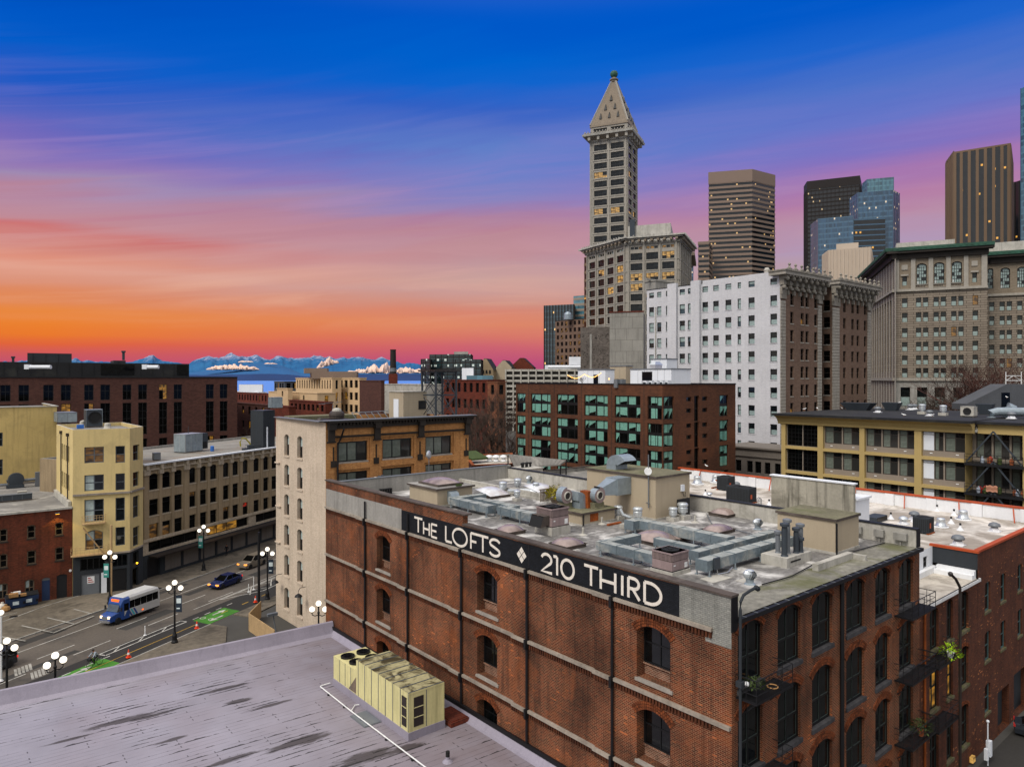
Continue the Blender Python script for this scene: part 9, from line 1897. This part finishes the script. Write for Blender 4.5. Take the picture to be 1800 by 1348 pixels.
for x in(-.52,.55):
 mb=MB();mb.M=Matrix.Rotation(radians(90),4,'X');mb.grid([[((.34+.025*cos(a))*cos(2*pi*i/24),(.34+.025*cos(a))*sin(2*pi*i/24),.025*sin(a))for a in[2*pi*j/6 for j in range(6)]]for i in range(25)],0);w_=mb.build('wheel',[M('rubber')],t,Vector((x,0,.36)))
 mb=MB();mb.M=Matrix.Rotation(radians(90),4,'X');[mb.tube([(0,0,0),(.33*cos(i*pi/6),.33*sin(i*pi/6),0)],.004,3)for i in range(12)];mb.build('spokes',[M('chrome')],w_)
mb=MB();[mb.tube(p,.022,6)for p in([(-.52,0,.36),(-.05,0,.32),(.38,0,.85)],[(-.05,0,.32),(-.2,0,.88)],[(-.52,0,.36),(-.18,0,.8)],[(-.18,0,.78),(.38,0,.82)],[(.36,0,1.0),(.55,0,.36)])];mb.build('frame',[M('bike_green')],t)
mb=MB();mb.tube([(.5,.3,1.02),(.4,.1,1.04),(.38,0,1.0),(.4,-.1,1.04),(.5,-.3,1.02)],.016,6);mb.build('handlebar',[M('black_iron')],t);mb=MB();mb.box(-.32,-.07,.86,-.08,.07,.91);mb.build('saddle',[M('rubber')],t);mb=MB();mb.box(.42,-.18,.72,.72,.18,.95);mb.build('basket',[M('black_plastic')],t)
t=thing('signal_post','white pole with signal boxes on the red brick wall above parked cars','post',at(1725,1330,0)if False else Vector((58.2,16.8,0)));mb=MB();mb.tube([(0,0,0),(0,0,3.1)],.045,6);mb.box(.1,-.15,.6,.45,.15,1.7);mb.box(-.4,-.12,.5,-.2,.12,1.3);mb.ball((0,0,3.15),.11,8);mb.build('post_and_boxes',[M('white_panel')],t)
t=thing('wall_lamp','orange glowing lamp low on the brick link front','lamp',(57.5,17.45,.4));mb=MB();mb.box(-.25,-.02,-.2,.25,.2,.2);mb.build('lens',[M('lit_bright')],t)
TREES={}
def tree_mesh(seed,H,spread,lv=5,m='twig'):
 rr=random.Random(seed);tr,br=MB(),MB()
 def grow(p,d,L,r,k):
  n=3;pts=[p];q=p.copy();dd=d.copy()
  for i in range(n):dd=(dd+Vector((rr.uniform(-1,1),rr.uniform(-1,1),rr.uniform(-.4,.8)))*.16).normalized();q=q+dd*L/n;pts.append(q.copy())
  (tr if k<2 else br).tube(pts,[r*(1-.45*i/n)for i in range(n+1)],6 if k<2 else 3,0,False)
  if k>=lv:return
  for i in range(rr.choice((3,4))if k else 5):
   a=rr.random()*2*pi;side=Vector((cos(a),sin(a),rr.uniform(-.1,.5)));nd=(dd*.75+side*spread).normalized();f=rr.uniform(.45,1)if k else rr.uniform(.55,1);b=pts[0].lerp(pts[-1],f)if k else pts[int(2+f)]if f<.99 else pts[-1]
   grow(b.copy(),nd,L*rr.uniform(.58,.8),max(.012,r*.5),k+1)
 grow(Vector((0,0,0)),Vector((0,0,1)),H*.32,H*.014,0);return tr,br
def tree(label,px,d,z,kind,H,s=1.0,rz=0.0):
 q=dp(px,d,z)
 if kind not in TREES:
  t=thing('bare_tree',label,'tree',q,rz,'bare winter trees');tr,br=tree_mesh(kind,H,.62 if kind!=3 else .75);tr.build('trunk',[M('bark')],t);br.build('crown',[M('twig' if kind<3 else 'twig_reddish')],t);TREES[kind]=t;t.scale=(s,s,s)
 else:t=dup(TREES[kind],q,rz,label);t.scale=(s,s,s)
 return t
for i,(px,d,s,lb)in enumerate(((828,122,.95,'bare tree right behind the orange brick front'),(850,128,1.05,'tallest bare tree before the dark red warehouse'),(870,120,.9,'bare tree over the rusty rimmed roof'),(888,132,1.0,'bare tree nearest the brown brick apartment building'))):tree(lb,px,d,0,1,19,s*1.7,i*1.7)
for i,(px,d,s,lb)in enumerate(((428,178,.75,'bare tree between dark brick building and slate enclosure'),(444,172,.65,'smaller bare tree beside the slate enclosure'))):tree(lb,px,d,0,2,20,s*1.5,i*2.1)
for i,(px,d,s,k,lb)in enumerate(((1622,165,.8,1,'thin bare tree in front of the courthouse base'),(1655,160,.95,2,'grey bare tree before the middle of the courthouse'),(1690,158,1.0,2,'grey bare tree before the right corner of the courthouse'),(1716,150,1.15,1,'tall grey bare tree at the courthouse corner'),(1738,146,1.1,3,'reddish bare tree left of the sloping stair roof'),(1762,142,1.2,3,'big reddish bare tree over the stair roof railing'),(1790,146,1.25,3,'reddish bare tree at the right frame edge'))):tree(lb,px,d,6,k,22,s*1.55,i*1.3)
t=thing('bare_tree','tiny bare potted tree by the small white roof house','tree',dp(1024,101,26.3),0,'bare winter trees');tr,br=tree_mesh(8,2.6,.6,3);tr.build('trunk',[M('bark')],t);br.build('crown',[M('twig')],t)
